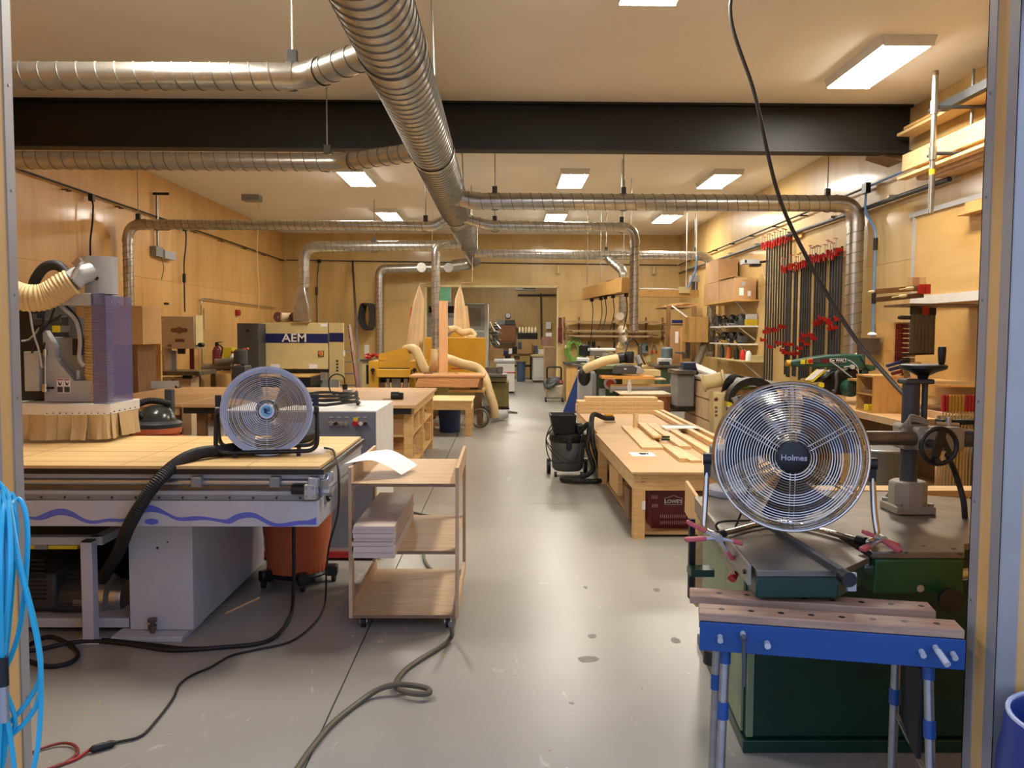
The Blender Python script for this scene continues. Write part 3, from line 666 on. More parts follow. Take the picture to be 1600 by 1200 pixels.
# ============================================================ drum fan on the CNC table
def fan(t, c, Rr, depth, wirem, ringm, bladem, hubm, nr, spokes, twin=False, nb=4, tilt=0., drum=True, wr_=.0022, back=False):
    M = Matrix.Rotation(tilt, 3, 'X'); c = Vector(c)
    def done(mb, name, m, par=t): mb.rot(M, c); return mb.build(name, m, par)
    x, y, z = c
    if drum: done(MB().lathe([(Rr, -depth*.5), (Rr, depth*.5), (Rr-.006, depth*.5), (Rr-.032, -depth*.15), (Rr-.034, -depth*.5), (Rr, -depth*.5)], c, 56, (0,1,0)), 'drum_ring', ringm)
    yf = -depth*.5-.012
    for side, yo in ((('front_grille', -1), ('rear_grille', 1)) if back else (('front_grille', -1),)):
        mb = MB()
        for k in range(nr):
            r = .05+(Rr-.012-.05)*k/(nr-1); dome = (.045 if not drum else .016)*(1-(r/Rr)**2)
            mb.ring((x, y+yo*(depth*.5+dome), z), r, wr_*.85, (0,1,0), 48, 5)
        for k in range(spokes):
            a = 2*math.pi*k/spokes+math.pi/2
            for off in ((-.008, .008) if twin else (0,)):
                n_ = Vector((-math.sin(a), 0, math.cos(a)))*off; pts = []
                for j in range(7):
                    r = .03+(Rr-.03)*j/6; dome = (.045 if not drum else .016)*(1-(r/Rr)**2)
                    pts.append(Vector((x+math.cos(a)*r, y+yo*(depth*.5+dome-.003), z+math.sin(a)*r))+n_)
                mb.tube(pts, wr_, 5)
        done(mb, side, wirem)
    if not drum:
        mb = MB()
        for yy in (-.5, -.2, .2, .5): mb.ring((x, y+yy*depth, z), Rr, .0042, (0,1,0), 56, 6)
        for k in range(48):
            a = 2*math.pi*k/48; mb.cyl((x+math.cos(a)*Rr, y-depth*.5, z+math.sin(a)*Rr), (x+math.cos(a)*Rr, y+depth*.5, z+math.sin(a)*Rr), wr_*.8, n=4)
        done(mb, 'cage_rim', wirem)
    for k in range(nb):                      # pitched, curved blades
        a0 = 2*math.pi*k/nb+.5; vs = []; nu, nv = 7, 7
        for i in range(nu):
            r = .055+(Rr*.86-.055)*i/(nu-1); wd_ = (1.15 if nb < 4 else .95)*(.75+.35*i/(nu-1))
            for j in range(nv):
                w = j/(nv-1)-.5; a = a0+w*wd_+.25*(r/Rr); yy = w*.085*(1-.2*i/(nu-1))+.012*math.cos(w*math.pi)
                vs.append((x+math.cos(a)*r, y+yy-.005, z+math.sin(a)*r))
        vs2 = [(p[0], p[1]+.003, p[2]) for p in vs]; q = nu*nv; fs = []
        for i in range(nu-1):
            for j in range(nv-1):
                o = i*nv+j; fs += [(o,o+1,o+nv+1,o+nv), (q+o,q+o+nv,q+o+nv+1,q+o+1)]
        edge = [j for j in range(nv)]+[i*nv+nv-1 for i in range(1,nu)]+[(nu-1)*nv+j for j in range(nv-2,-1,-1)]+[i*nv for i in range(nu-2,0,-1)]
        fs += [(edge[i], edge[(i+1)%len(edge)], q+edge[(i+1)%len(edge)], q+edge[i]) for i in range(len(edge))]
        done(MB().add(vs+vs2, fs), 'blade', bladem)
    done(MB().lathe([(0,-.03),(.05,-.03),(.06,-.015),(.06,.05),(.045,.06),(.045,.12),(0,.12)], c, 24, (0,1,0)), 'motor', hubm)
    return M
fc = A(418, 642, 4.52)
t = T('drum_fan', 'silver drum fan with a blue badge standing on the CNC table', 'fan', (fc.x, fc.y, .951))
silver = mat('satin_silver_ring', (168,170,176), .36, .55, var=.05)
wireg = mat('grey_wire', (176,178,184), .35, .6, var=.03)
bl1 = mat('bare_metal_blade', (186,186,190), .34, .75, var=.06)
M = fan(t, fc, .236, .15, wireg, silver, bl1, dgrey, 19, 8, nb=4, tilt=R(-4), wr_=.0032)
f0 = fc+M @ Vector((0, -.094, 0))
hb = MB().lathe([(0,-.004),(.038,-.004),(.044,.002),(.044,.014),(0,.014)], f0, 24, (0,1,0)).build('hub_cap', alum, t)
MB().cyl(f0+Vector((0,-.0045,0)), f0+Vector((0,-.0075,0)), .030, n=24).build('badge', mat('sky_blue_badge', (120,190,232), .35, var=.05), hb)
mb = MB(); u = .006
for (a, b, c_, d) in ((-2.6,-1.2,2.4,3.0),(-2.2,-.1,-1.6,2.4),(-2.6,2.2,.9,1.5),(-.6,3.0,-2.4,-1.8),(.0,.6,-2.4,2.2),(.0,2.6,2.4,3.0),(2.0,2.6,.4,2.4),(.0,2.6,.0,.6)):
    mb.bx(f0.x+a*u, f0.x+b*u, f0.y-.0085, f0.y-.0075, f0.z+c_*u, f0.z+d*u)
mb.build('badge_lettering', navy, hb)
for s_ in (-1, 1):
    px = fc.x+s_*.252
    MB().cyl((px-.012, fc.y, fc.z+.0), (px+.012, fc.y, fc.z), .028, n=16).box((px, fc.y+.03, fc.z+.055), (.03, .04, .06)).build('pivot_knob', blk, t)
bw = .258; zf = .951+.012
for (yo, nm) in ((-.10, 'stand_tube'), (.14, 'stand_tube')):
    MB().tube(fillet([(fc.x-bw, fc.y, fc.z+.01), (fc.x-bw, fc.y+yo*.5, fc.z-.09), (fc.x-bw, fc.y+yo, zf+.012), (fc.x+bw, fc.y+yo, zf+.012), (fc.x+bw, fc.y+yo*.5, fc.z-.09), (fc.x+bw, fc.y, fc.z+.01)], .08, 8), .0115, 10).build(nm, blk, t)
for s_ in (-.16, .16):
    MB().box((fc.x+s_, fc.y-.10, .951+.009), (.022, .03, .018)).build('rubber_foot', rubber, t)
    MB().box((fc.x+s_, fc.y+.14, .951+.009), (.022, .03, .018)).build('rubber_foot', rubber, t)
t.rotation_euler.z = R(13)               # the whole fan faces the doorway
# ============================================================ plywood cart
t = T('plywood_cart', 'plywood rolling cart with three shelves in the aisle', 'cart', (-.53, 4.95, 0))
qx0, qx1, qy0, qy1 = -.825, -.235, 4.48, 5.38
for z in (.80, .435, .085): B(qx0+.018, qx1-.018, qy0, qy1, z-.018, z).build('shelf', birch, t)
for z in (.80, .435, .085): B(qx0+.0185, qx1-.0185, qy0-.0015, qy0-.0002, z-.0175, z-.0005).build('shelf_edge', plyedge, t)
for x in (qx0, qx1-.018):
    for y in (qy0, qy1-.07): B(x, x+.018, y, y+.07, .067, .885).build('post', birch, t)
    B(x+.0005, x+.0175, qy0+.07, qy1-.07, .78, .885).build('side_rail', birch, t)
    B(x+.0005, x+.0175, qy0+.07, qy1-.07, .067, .15).build('side_rail', birch, t)
def caster(t, x, y, r=.034, m=rubber):
    o = MB().bx(x-.022, x+.022, y-.028, y+.028, .062, .0665).bx(x-.019, x-.016, y-.014, y+.014, r-.01, .062).bx(x+.016, x+.019, y-.014, y+.014, r-.01, .062).build('caster', chrome, t)
    MB().cyl((x-.011, y, r), (x+.011, y, r), r-.0015, n=18).build('wheel', m, o); MB().cyl((x-.021, y, r), (x+.021, y, r), .005, n=8).build('axle', chrome, o)
for x in (qx0+.07, qx1-.06):
    for y in (qy0+.05, qy1-.06): caster(t, x, y)
# stack of white boards on the middle shelf
bx_w = [(.0,.0,.032),(.004,-.01,.03),(-.006,.0,.022),(.003,.012,.022),(.0,-.004,.022),(-.004,.006,.022),(.002,.0,.018)]
z = .4355
prim = mat('primed_white_board', (206,190,178), .5, var=.04)
mb_dim = {}
for i, (dx, dy, h) in enumerate(bx_w):
    nm = ('lowest','second lowest','third','middle','third from the top','second from the top','topmost')[i]
    B(-.775+dx, -.56+dx*.5, 4.33+dy, 5.27+dy*2, z, z+h-.0006).build('primed_board', prim, label='%s primed white board in the stack on the cart' % nm, cat='board', group='primed boards on the cart', bevel=.0012); z += h
# curved paper lying over the cart's rail
pc = [A(540,706,4.8), A(556,704,4.9), A(575,713,4.8), A(596,728,4.75), A(617,735,4.7)]
mb = MB(); P0 = []; P1 = []
for k in range(11):
    u = k/10; x = -.86+.30*u; zc_ = .893+.018*math.sin(u*2.6)-.082*max(0, u-.45)**1.2*2.1
    P0.append((x, 4.60+.10*u-.05, max(.803, zc_))); P1.append((x+.06, 4.92, max(.8035, zc_+.012)))
vs = P0+P1+[(a, b, c+.0008) for a, b, c in P0+P1]; n = 11; fs = []
for k in range(10): fs += [(k,k+1,n+k+1,n+k), (2*n+k,3*n+k,3*n+k+1,2*n+k+1), (k,2*n+k,2*n+k+1,k+1), (n+k,n+k+1,3*n+k+1,3*n+k)]
mb.add(vs, fs).build('paper_sheet', paper, label='curled white sheet of paper over the cart rail', cat='paper')
# sheets under the fan on the CNC table
B(-1.12, -.97, 4.52, 4.80, .9506, .9516).build('paper_sheet', mat('printed_paper', (222,206,196), .7, var=.06, scale=60), label='printed sheet lying on the CNC table behind the fan foot', cat='paper')
# ============================================================ green shaper (right foreground)
ZT = .90
t = T('spindle_shaper', 'dark green spindle shaper with a grey iron table and feeder post', 'machine', (1.35, 3.5, 0))
MB().prism([(.94,3.16),(1.80,3.16),(1.86,4.25),(1.025,4.25)],'z',.05,.76).build('cabinet', green, t, bevel=.01)
MB().prism([(.925,3.14),(1.82,3.14),(1.88,4.3),(1.015,4.3)],'z',0,.05).build('base_flange', green, t, bevel=.004)
MB().prism([(.932,3.2),(.941,3.2),(1.023,4.22),(1.014,4.22)],'z',.06,.75).build('side_panel', sage, t)  # left side of the green cabinet, painted paler for the room light on it
B(.94, .965, 3.150, 3.1585, .06, .75).build('front_edge', sage, t)
mt = MB().prism([(1.20, 2.69), (1.50, 2.69), (1.56, 2.80), (2.05, 2.95), (2.10, 3.55), (1.70, 3.76), (.98, 3.76), (.98, 3.1), (1.20, 2.95)], 'z', ZT-.022, ZT).build('iron_table', iron, t, bevel=.003)
MB().bx(1.205, 1.495, 2.68, 3.1, .765, ZT-.022).build('table_front', green2, t, bevel=.006)
MB().bx(1.49, 2.02, 2.98, 3.6, .80, ZT-.022).build('table_skirt', green2, t, bevel=.006)
B(1.0, 1.75, 3.16, 3.74, .76, ZT-.022).build('table_skirt', green, t)
MB().cyl((1.3525, 2.679, .785), (1.3525, 2.672, .785), .012, n=12).build('badge', alum, t)
for (px, py) in ((1415, 862), (1443, 853), (1490, 857), (1500, 864), (1404, 793)):
    p = G(px, py, ZT+.0003); MB().cyl((p.x, p.y, ZT-.003), (p.x, p.y, ZT+.0006), .008, n=10).build('table_bolt', blk, mt)
# sliding table carriage in front
mb = MB().prism([(.757, 2.47), (1.01, 2.47), (1.16, 2.62), (1.18, 3.62), (.832, 3.62)], 'z', ZT-.018, ZT+.001)
sl = mb.build('sliding_table', iron, t, bevel=.002)
MB().prism([(.76, 2.478), (1.005, 2.478), (1.15, 2.63), (1.17, 3.6), (.84, 3.6)], 'z', ZT-.085, ZT-.018).build('carriage', green, sl, bevel=.004)
sb = MB().beam((.955, 3.38, ZT+.006), (1.0, 2.40, ZT+.006), .022, .02).build('mitre_bar', dgrey, sl)
MB().cyl((1.0, 2.43, ZT-.002), (1.0, 2.385, ZT-.002), .022, n=14).build('bar_roller', blk, sl)
B(1.03, 1.055, 2.465, 2.476, ZT-.06, ZT-.005).build('bracket', lgrey, sl); MB().cyl((1.042, 2.466, ZT-.03), (1.042, 2.457, ZT-.03), .010, n=12).build('bracket_bolt', bluebin, sl)
MB().cyl((1.08, 2.75, .835), (1.215, 2.75, .835), .024, n=18).build('slide_shaft', chrome, t)
MB().box((1.17, 2.72, .865), (.05, .04, .03)).cyl((1.17, 2.695, .865), (1.17, 2.70, .865), .008, n=10).build('shaft_clamp', alum, t, bevel=.004)
MB().cyl((1.495, 2.74, .815), (1.64, 2.74, .815), .02, n=14).build('slide_shaft', chrome, t)
MB().lathe([(0,0),(.035,0),(.04,.012),(.04,.022),(0,.025)], (1.43, 2.65, .76), 12, (0,-1,0)).build('knob', blk, t)
# guide rail at the left edge of the sliding table
gr = MB().beam((.745, 2.50, ZT-.022), (.825, 3.56, ZT-.022), .010, .06).build('edge_rail', mat('dull_rail_metal', (150,142,126), .42, .6, var=.1), t)
for u in (.03, .35, .7): p = Vector((.738, 2.50, ZT-.02)).lerp(Vector((.818, 3.56, ZT-.02)), u); MB().cyl(p, p+Vector((-.006,0,0)), .008, n=8).build('rail_bolt', blk, gr)
# table extension of light wood, held on a frame at the left
MB().prism([(.852,3.60),(.868,3.60),(.922,4.15),(.906,4.15)],'z',.72,.878).build('extension_board', pine, t, bevel=.002); B(.842,.868,3.60,3.64,.42,.72).build('extension_leg', pine, t)
MB().bx(.815, .838, 3.62, 3.65, .45, .80).build('extension_post', black, t)
MB().prism([(.80, 3.52), (.90, 3.52), (.90, 3.6), (.80, 3.6)], 'z', .575, .605).build('green_bracket', green, t)
MB().ring((.865, 3.5, .33), .05, .006, (1,0,0), 20, 6).cyl((.862, 3.5, .33), (.885, 3.5, .33), .042, n=20).build('handwheel', iron, t)
MB().lathe([(.028,0),(.05,0),(.05,.055),(.028,.055),(.028,0)], (.85, 3.28, .30), 18).build('fence_socket', blk, t)
MB().cyl(A(1143,905,3.1), A(1148,896,3.12), .016, n=14).build('stop_button', red, t)
for k in range(7):
    a = A(1128+k*3, 858+k*5, 3.1); MB().cyl(a, a+Vector((.012, .0, -.05)), .002, n=5).build('brush_bristle', hosec, t)
# feeder post
px_, py_ = 1.62, 3.33
fp = T('power_feeder', 'power feeder on a dark column with handwheels above the shaper table', 'power feeder', (px_, py_, ZT+.0005))
fg = mat('warm_grey_enamel', (150,142,124), .42, var=.06)
MB().box((px_, py_, ZT+.016), (.155, .155, .03)).build('foot_plate', fg, fp, bevel=.004)
MB().lathe([(.072, ZT+.031), (.072, ZT+.115), (.064, ZT+.125), (.0, ZT+.125)], (px_, py_, 0), 8).rot(Matrix.Rotation(R(22.5),3,'Z'), (px_,py_,0)).build('column_socket', fg, fp, bevel=.003)
for sx in (-1, 1):
    for sy in (-1, 1): MB().cyl((px_+sx*.062, py_+sy*.062, ZT+.031), (px_+sx*.062, py_+sy*.062, ZT+.043), .012, n=6).build('bolt', steel2, fp)
MB().cyl((px_, py_, ZT+.12), (px_, py_, A(1448,598,py_).z), .033, n=24).build('column', dgrey, fp)
zc1 = A(1448,595,py_).z
MB().bx(px_-.04, px_+.075, py_-.04, py_+.04, zc1-.012, zc1+.008).build('column_cap', dgrey, fp, bevel=.006)
MB().cyl((px_+.055, py_, ZT+.3), (px_+.055, py_, zc1), .012, n=12).build('lift_screw', dgrey, fp)
MB().lathe([(.018, zc1+.008), (.022, zc1+.02), (.05, zc1+.035), (.082, zc1+.046), (.088, zc1+.052), (.088, zc1+.062), (.08, zc1+.066), (0, zc1+.06)], (px_+.045, py_, 0), 30).build('crank_wheel', blk, fp)
MB().lathe([(.008, zc1+.06), (.013, zc1+.075), (.016, zc1+.12), (.014, zc1+.135), (0, zc1+.137)], (px_+.118, py_, 0), 16).build('crank_handle', blk, fp)
za = A(1420, 681, py_).z
MB().cyl((1.12, py_-.08, za), (px_+.30, py_-.08, za), .028, n=20).build('horizontal_arm', iron, fp)
MB().bx(px_-.02, px_+.16, py_-.12, py_-.02, za-.045, za+.045).bx(px_-.05, px_+.05, py_-.06, py_+.05, za-.05, za+.05).build('arm_clamp', fg, fp, bevel=.012)
MB().cyl((px_+.16, py_-.08, za), (px_+.2, py_-.08, za), .034, n=18).build('arm_collar', dgrey, fp)
for k in range(3): MB().tube(spl([(px_-.09+.02*k, py_-.1, za+.04+.004*k), (px_-.04, py_-.09, za+.07+.01*k), (px_+.03, py_-.08, za+.055+.006*k)], 5), .006, 7).build('clamp_lever', fg, fp)
MB().cyl((px_+.05, py_-.1, za+.06), (px_+.14, py_-.1, za+.055), .008, n=8).cyl((px_+.1, py_-.1, za+.05), (px_+.1, py_-.1, za+.085), .01, n=10).build('lock_handle', alum, fp)
hc = A(1467, 697, py_-.19)
hw = MB().ring(hc, .067, .0095, (0,1,.0), 36, 8).build('handwheel', blk, fp)
MB().beam(hc+Vector((.012,0,.062)), hc+Vector((-.018,0,-.06)), .03, .014, (0,1,0)).beam(hc+Vector((.014,0,.03)), hc+Vector((.05,0,-.045)), .016, .012, (0,1,0)).build('wheel_spoke', blk, hw)
MB().cyl(hc, hc+Vector((0,.1,0)), .018, n=14).build('wheel_hub', blk, hw)
MB().cyl(hc+Vector((-.016,0,-.052)), hc+Vector((-.016,-.03,-.052)), .010, n=12).build('crank_handle', blk, hw)
MB().tube(spl([hc+Vector((.06,.05,-.04)), A(1493,740,3.25), A(1505,780,3.2), A(1508,812,3.2)]), .011, 8).build('power_cord', rubber, fp)
# feeder housing at the arm's left end
fx = 1.02; fy = 3.72
b = MB().bx(.96, 1.14, 3.72, 3.9, ZT+.04, A(1115,706,3.65).z).build('feeder_housing', grey, fp, bevel=.008)
MB().lathe([(0,0),(.10,0),(.105,.01),(.105,.028),(.095,.036),(0,.036)], (1.0, 3.66, ZT+.002), 30).build('guard_disc', lgrey, fp)
MB().cyl((1.0, 3.62, ZT+.2), (1.2, 3.25, za), .022, n=12).build('feeder_arm', grey, fp)
# hose that lies behind the post, loop of cord on the table
MB().tube(spl([G(1390,770,ZT+.012), G(1385,776,ZT+.012), G(1398,781,ZT+.012), G(1415,779,ZT+.012), G(1412,774,ZT+.012), G(1400,770,ZT+.02), G(1420,774,ZT+.012)], 6), .005, 7).build('cord_loop', rubber, label='small loop of black cord behind the feeder post', cat='cable')
# ============================================================ folding work bench (blue)
p0 = G(1095, 957, .80); p1 = G(1508, 985, .80); wa = math.atan2(p1.y-p0.y, p1.x-p0.x); wl_ = (p1-p0).to_2d().length
t = T('folding_workbench', 'blue folding workbench with wooden jaws in front of the shaper', 'workbench', (p0.x, p0.y, 0), rz=wa)
jaw = mat('worn_jaw_plywood', (176,140,112), .5, scale=6, stretch=(1,7,7), rgb2=(140,106,82), wood=True)
def jaw_board(y0, y1, z0, z1, x0=-.005, x1=None):
    x1 = x1 or wl_
    o = MB().bx(x0, x1, y0, y1, z0, z1).build('jaw_board', jaw, t, bevel=.003)
    for k in range(8): MB().cyl((.06+k*(wl_-.12)/7, (y0+y1)/2, z1-.002), (.06+k*(wl_-.12)/7, (y0+y1)/2, z1+.0006), .009, n=12).build('dog_hole', blk, o)
jaw_board(0, .088, .775, .80); jaw_board(.155, .245, .775, .80, -.03, wl_-.03)
MB().bx(-.002, wl_+.002, -.004, .004, .69, .774).bx(-.002, wl_, .004, .08, .765, .774).build('front_rail', blue, t, bevel=.002)
MB().bx(-.0, wl_-.1, .16, .168, .70, .774).build('rear_rail', blue, t, bevel=.002)
mb = MB()
for x in (.01, wl_-.03): mb.bx(x, x+.02, .0, .30, .70, .76)
mb.build('side_channel', black, t, bevel=.002)
for x in (.055, wl_-.11, wl_-.03):
    MB().cyl((x, -.004, .735), (x, -.028, .73), .008, n=12).build('peg', lgrey, t)
MB().cyl((.185, -.004, .725), (.185, -.028, .725), .009, n=12).build('peg', lgrey, t)
for (x, dz) in ((.118, -.14), (wl_-.075, -.012)):
    o = MB().cyl((x, .02, .752), (x, -.035, .745), .008, n=10).build('vise_screw', lgrey, t)
    if dz < -.05: MB().cyl((x, -.038, .75), (x+.004, -.04, .75+dz), .006, n=10).sphere((x, -.038, .748), .01, 10).build('crank', dgrey, o)
    else: MB().cyl((x, -.03, .748), (x+.012, -.075, .728), .009, n=10).build('crank', lgrey, o)
lm = mat('scuffed_steel_leg', (166,164,160), .32, .8, var=.12, scale=30)
for (x0, y0, x1, y1, nm) in ((.075, .06, .055, -.02, 0), (.06, .24, .05, .27, 0), (wl_-.075, .06, wl_-.06, -.02, 0), (wl_-.115, .24, wl_-.11, .27, 0)):
    o = MB().cyl((x0, y0, .70), (x1, y1, .0), .0135, n=16).build('leg', lm, t)
    a = Vector((x0,y0,.70)); b = Vector((x1,y1,0))
    MB().cyl(a.lerp(b,.0), a.lerp(b,.09), .0165, n=16).build('leg_collar', blue, o); MB().cyl(a.lerp(b,.25), a.lerp(b,.32), .0165, n=16).build('leg_collar', blue, o)
    MB().cyl(a.lerp(b,.985), b, .017, n=16).build('rubber_foot', rubber, o)
MB().beam((wl_-.11,.25,.45), (wl_-.07,.03,.36), .012, .006).build('stay', lm, t)
MB().box((wl_-.09, .14, .53), (.012, .16, .26)).build('gusset', black, t)
# ============================================================ high velocity fan on the shaper
fc = A(1232, 712, 2.9); Rf = .252
t = T('floor_fan', 'chrome wire floor fan with dark blades standing on the green shaper', 'fan', (fc.x, fc.y, ZT))
bl2 = mat('dark_blue_grey_blade', (62,66,80), .32, .6, var=.08)
M = fan(t, fc, Rf, .13, chrome, chrome, bl2, blk, 23, 6, twin=True, nb=3, tilt=R(-5), drum=False, wr_=.0023, back=True)
f0 = fc+M @ Vector((0, -.118, 0))
hb = MB().lathe([(0,-.008),(.045,-.008),(.053,-.002),(.055,.006),(0,.008)], f0, 30, (0,1,0)).build('hub_cap', blk, t)
text_mesh('fan_lettering', 'Holmes', .027, Matrix.Translation(f0+Vector((0,-.010,0))) @ FACE, mat('silver_print', (176,170,176), .4, .4), hb, .0012, .0006)
for s_ in (-1, 1):
    x = fc.x+s_*(Rf+.022)
    MB().cyl((x-.014, fc.y, fc.z-.02), (x+.014, fc.y, fc.z-.02), .022, n=14).box((x, fc.y, fc.z-.05), (.022, .03, .06)).build('pivot_knob', blk, t)
    MB().tube(fillet([(x, fc.y, fc.z-.03), (x+s_*.006, fc.y-.02, ZT+.10), (x+s_*.012, fc.y-.06, ZT+.022), (x-s_*.03, fc.y-.10, ZT+.016), (fc.x+s_*.09, fc.y+.1, ZT+.016), (fc.x, fc.y+.15, ZT+.016)], .05, 7), .0105, 12).build('stand_tube', chrome, t)
    MB().cyl((x-s_*.035, fc.y-.098, ZT+.016), (x-s_*.055, fc.y-.07, ZT+.016), .016, n=12).build('rubber_foot', blk, t)
MB().tube(spl([fc+Vector((-.11,.09,-.08)), A(1153,800,3.0), A(1137,835,3.0), A(1120,832,2.95), A(1128,820,2.9), A(1165,815,3.0)], 6), .004, 7).build('power_cord', rubber, t)
t.rotation_euler.z = R(-11)
# spring clamps with pink grips
pinkg = mat('pink_vinyl_grip', (190,84,84), .5, var=.1)
def spring_clamp(label, pts):
    a, b, c, d, e = [Vector(p) for p in pts]
    o = T('spring_clamp', label, 'clamp', (c.x, c.y, c.z-.03), group='spring clamps on the fan stand')
    MB().beam(a, c, .022, .008).beam(b, c, .022, .008).beam(c, d, .022, .008).beam(c, e, .022, .008).build('jaws', alum, o, bevel=.002)
    for q in (a, b): v = (c-q).normalized(); MB().beam(q, q+v*.07, .026, .013).build('grip', pinkg, o, bevel=.004)
    for q in (d, e): v = (c-q).normalized(); MB().beam(q-v*.008, q+v*.026, .025, .013).build('jaw_pad', pinkg, o, bevel=.003)
    MB().cyl(c+Vector((0,-.016,0)), c+Vector((0,.016,0)), .013, n=14).build('spring', steel2, o)
spring_clamp('pink handled spring clamp at the left foot of the chrome fan', (A(1073,815,2.72), A(1070,843,2.72), A(1122,840,2.72), A(1156,848,2.72), A(1142,871,2.72)))
spring_clamp('pink handled spring clamp at the right foot of the chrome fan', (A(1408,862,2.66), A(1404,852,2.72), A(1378,842,2.72), A(1349,858,2.66), A(1352,832,2.72)))
# ============================================================ front doorway: hoses and blue bin
hs = T('air_hose_coil', 'coil of bright blue air hose hanging on the left door jamb', 'hose', (-1.33, 2.1, .3))
random.seed(3)
ho = Vector((-1.30, 2.12, 1.235))
loops = []
for k in range(14):
    w = .04+.10*((k*37)%10)/10; bt = .30+.34*((k*53)%11)/11; off = -.03+.012*k; sw = .055*math.sin(k*2.1)
    pts = [ho+Vector((off*.4, -.02*k%.06, -.005*k)), ho+Vector((w*.75+off*.5, -.012*k, -.18)), ho+Vector((w+sw*.6, -.02-.006*k, -.45)), ho+Vector((w*.55+sw, -.03, -(1.22-bt)+.08)), ho+Vector((sw*.7-.02, -.03, -(1.22-bt))), ho+Vector((-w*.7+sw, -.04, -(1.22-bt)+.12)), ho+Vector((-w+off, -.01, -.4)), ho+Vector((-w*.5+off, 0, -.14))]
    P = [Vector(p) for p in pts]; C = []
    m = len(P)
    for i in range(m):
        a, b, c, d = P[(i-1)%m], P[i], P[(i+1)%m], P[(i+2)%m]
        for j in range(7):
            u = j/7; C.append(.5*((2*b)+(c-a)*u+(2*a-5*b+4*c-d)*u*u+(3*b-a-3*c+d)*u**3))
    MB().tube(C, .0062, 8, closed=True).build('hose_loop', cyan if k not in (5,) else mat('teal_hose', (26,120,140), .4), hs)
MB().cyl(ho+Vector((-.03,.08,0)), ho+Vector((-.03,-.08,.0)), .012, n=10).build('hanging_peg', steel2, hs)
p = A(6, 1090, 2.02); MB().cyl(p+Vector((0,0,.03)), p+Vector((0,0,-.06)), .011, n=12).build('coupling', alum, hs)
MB().cyl(p+Vector((0,0,.03)), p+Vector((0,0,.10)), .013, n=12).build('coupling_boot', blk, hs)
# blue barrel at the right of the opening
c = Vector((A(1600, 1100, 1.95).x+.20, 1.98, 0))
t = T('blue_barrel', 'blue plastic barrel cut off by the lower right edge of the picture', 'barrel', c)
MB().lathe([(0,0),(.20,0),(.215,.03),(.218,.25),(.225,.28),(.218,.31),(.21,.55),(.20,.60),(.195,.655),(.19,.665),(.182,.65),(.19,.56),(.2,.05),(0,.04)], c, 40).build('shell', mat('barrel_blue', (40,58,122), .4, var=.08), t)
MB().ring(c+Vector((0,0,.665)), .188, .006, (0,0,1), 40, 6).build('rim', mat('pale_rim', (190,196,210), .4), t)
# door track end over the right jamb, cord hanging from the ceiling
MB().bx(1.27, 1.75, 2.10, 2.195, 2.462, 2.54).bx(1.27, 1.75, 2.08, 2.10, 2.462, 2.50).build('sliding_track', bead, label='end of a metal door track above the right jamb', cat='door track')
cp = [Vector((1.60, 5.2, ZC)), Vector((1.64, 5.15, ZC-.08)), A(1142,0,5.0), A(1180,150,4.75), A(1215,300,4.5), A(1262,405,4.3), A(1330,520,4.05), A(1390,592,3.8), A(1440,645,3.5), Vector((px_+.02, py_-.03, za+.06))]
t = T('hanging_cable', 'thick black cord hanging from the ceiling down to the power feeder', 'cord', (1.6, 5.2, ZC-.01))
MB().tube(spl(cp, 10), .0105, 10).build('cord', mat('grey_black_cord', (62,56,50), .55, var=.1), t)
MB().cyl((1.6,5.2,ZC), (1.6,5.2,ZC-.04), .05, n=16).build('ceiling_box', blk, t)
# ============================================================ low assembly benches (right of the aisle)
BZ = .535
def bench(name, label, x0, x1, y0, y1, z, leg=.09, ap=.13, topm=mdf, legs=4, tth=.02):
    t = T(name, label, 'workbench', ((x0+x1)/2, (y0+y1)/2, 0))
    B(x0, x1, y0, y1, z-tth, z).build('top', topm, t, bevel=.003)
    a = .025
    B(x0+a, x1-a, y0+a, y0+a+.04, z-tth-ap, z-tth).build('apron', pinex, t, bevel=.002); B(x0+a, x1-a, y1-a-.04, y1-a, z-tth-ap, z-tth).build('apron', pinex, t, bevel=.002)
    B(x0+a, x0+a+.04, y0+a+.04, y1-a-.04, z-tth-ap, z-tth).build('apron', piney, t, bevel=.002); B(x1-a-.04, x1-a, y0+a+.04, y1-a-.04, z-tth-ap, z-tth).build('apron', piney, t, bevel=.002)
    for sx in (0, 1):
        for sy in (0, 1):
            X = x0+a if sx == 0 else x1-a-leg; Y = y0+a if sy == 0 else y1-a-leg
            MB().bx(X, X+leg, Y, Y+.04, 0, z-tth-ap).bx(X if sx == 0 else X+leg-.04, X+.04 if sx == 0 else X+leg, Y+.04, Y+leg, 0, z-tth-ap).build('leg', pine, t, bevel=.002)
    return t
tb = bench('assembly_bench', 'low pine bench with an MDF top over the red basket', 1.0, 2.28, 6.5, 9.05, BZ)
for y in (7.4,): B(1.02, 1.06, y, y+.6, BZ-.36, BZ-.16).build('drawer', pinex, tb)
B(1.10, 2.2, 6.6, 8.9, .02, .04).build('lower_shelf', mdf, tb)
for k in range(5): p = A(1004+k%3*3, 748+k//3*5, 6.52); MB().cyl((p.x, 6.523, p.z), (p.x, 6.527, p.z), .004, n=8).build('screw', blk, tb)
p = A(1006, 790, 6.52); B(p.x-.012, p.x+.012, 6.521, 6.5245, p.z-.035, p.z+.035).build('sticker', paper, tb)
tb2 = bench('assembly_bench', 'far low bench with a stack of long boards across its end', 1.03, 2.3, 9.1, 12.0, BZ-.005)
B(1.04, 2.2, 9.15, 11.9, .1, .12).build('lower_shelf', mdf, tb2)
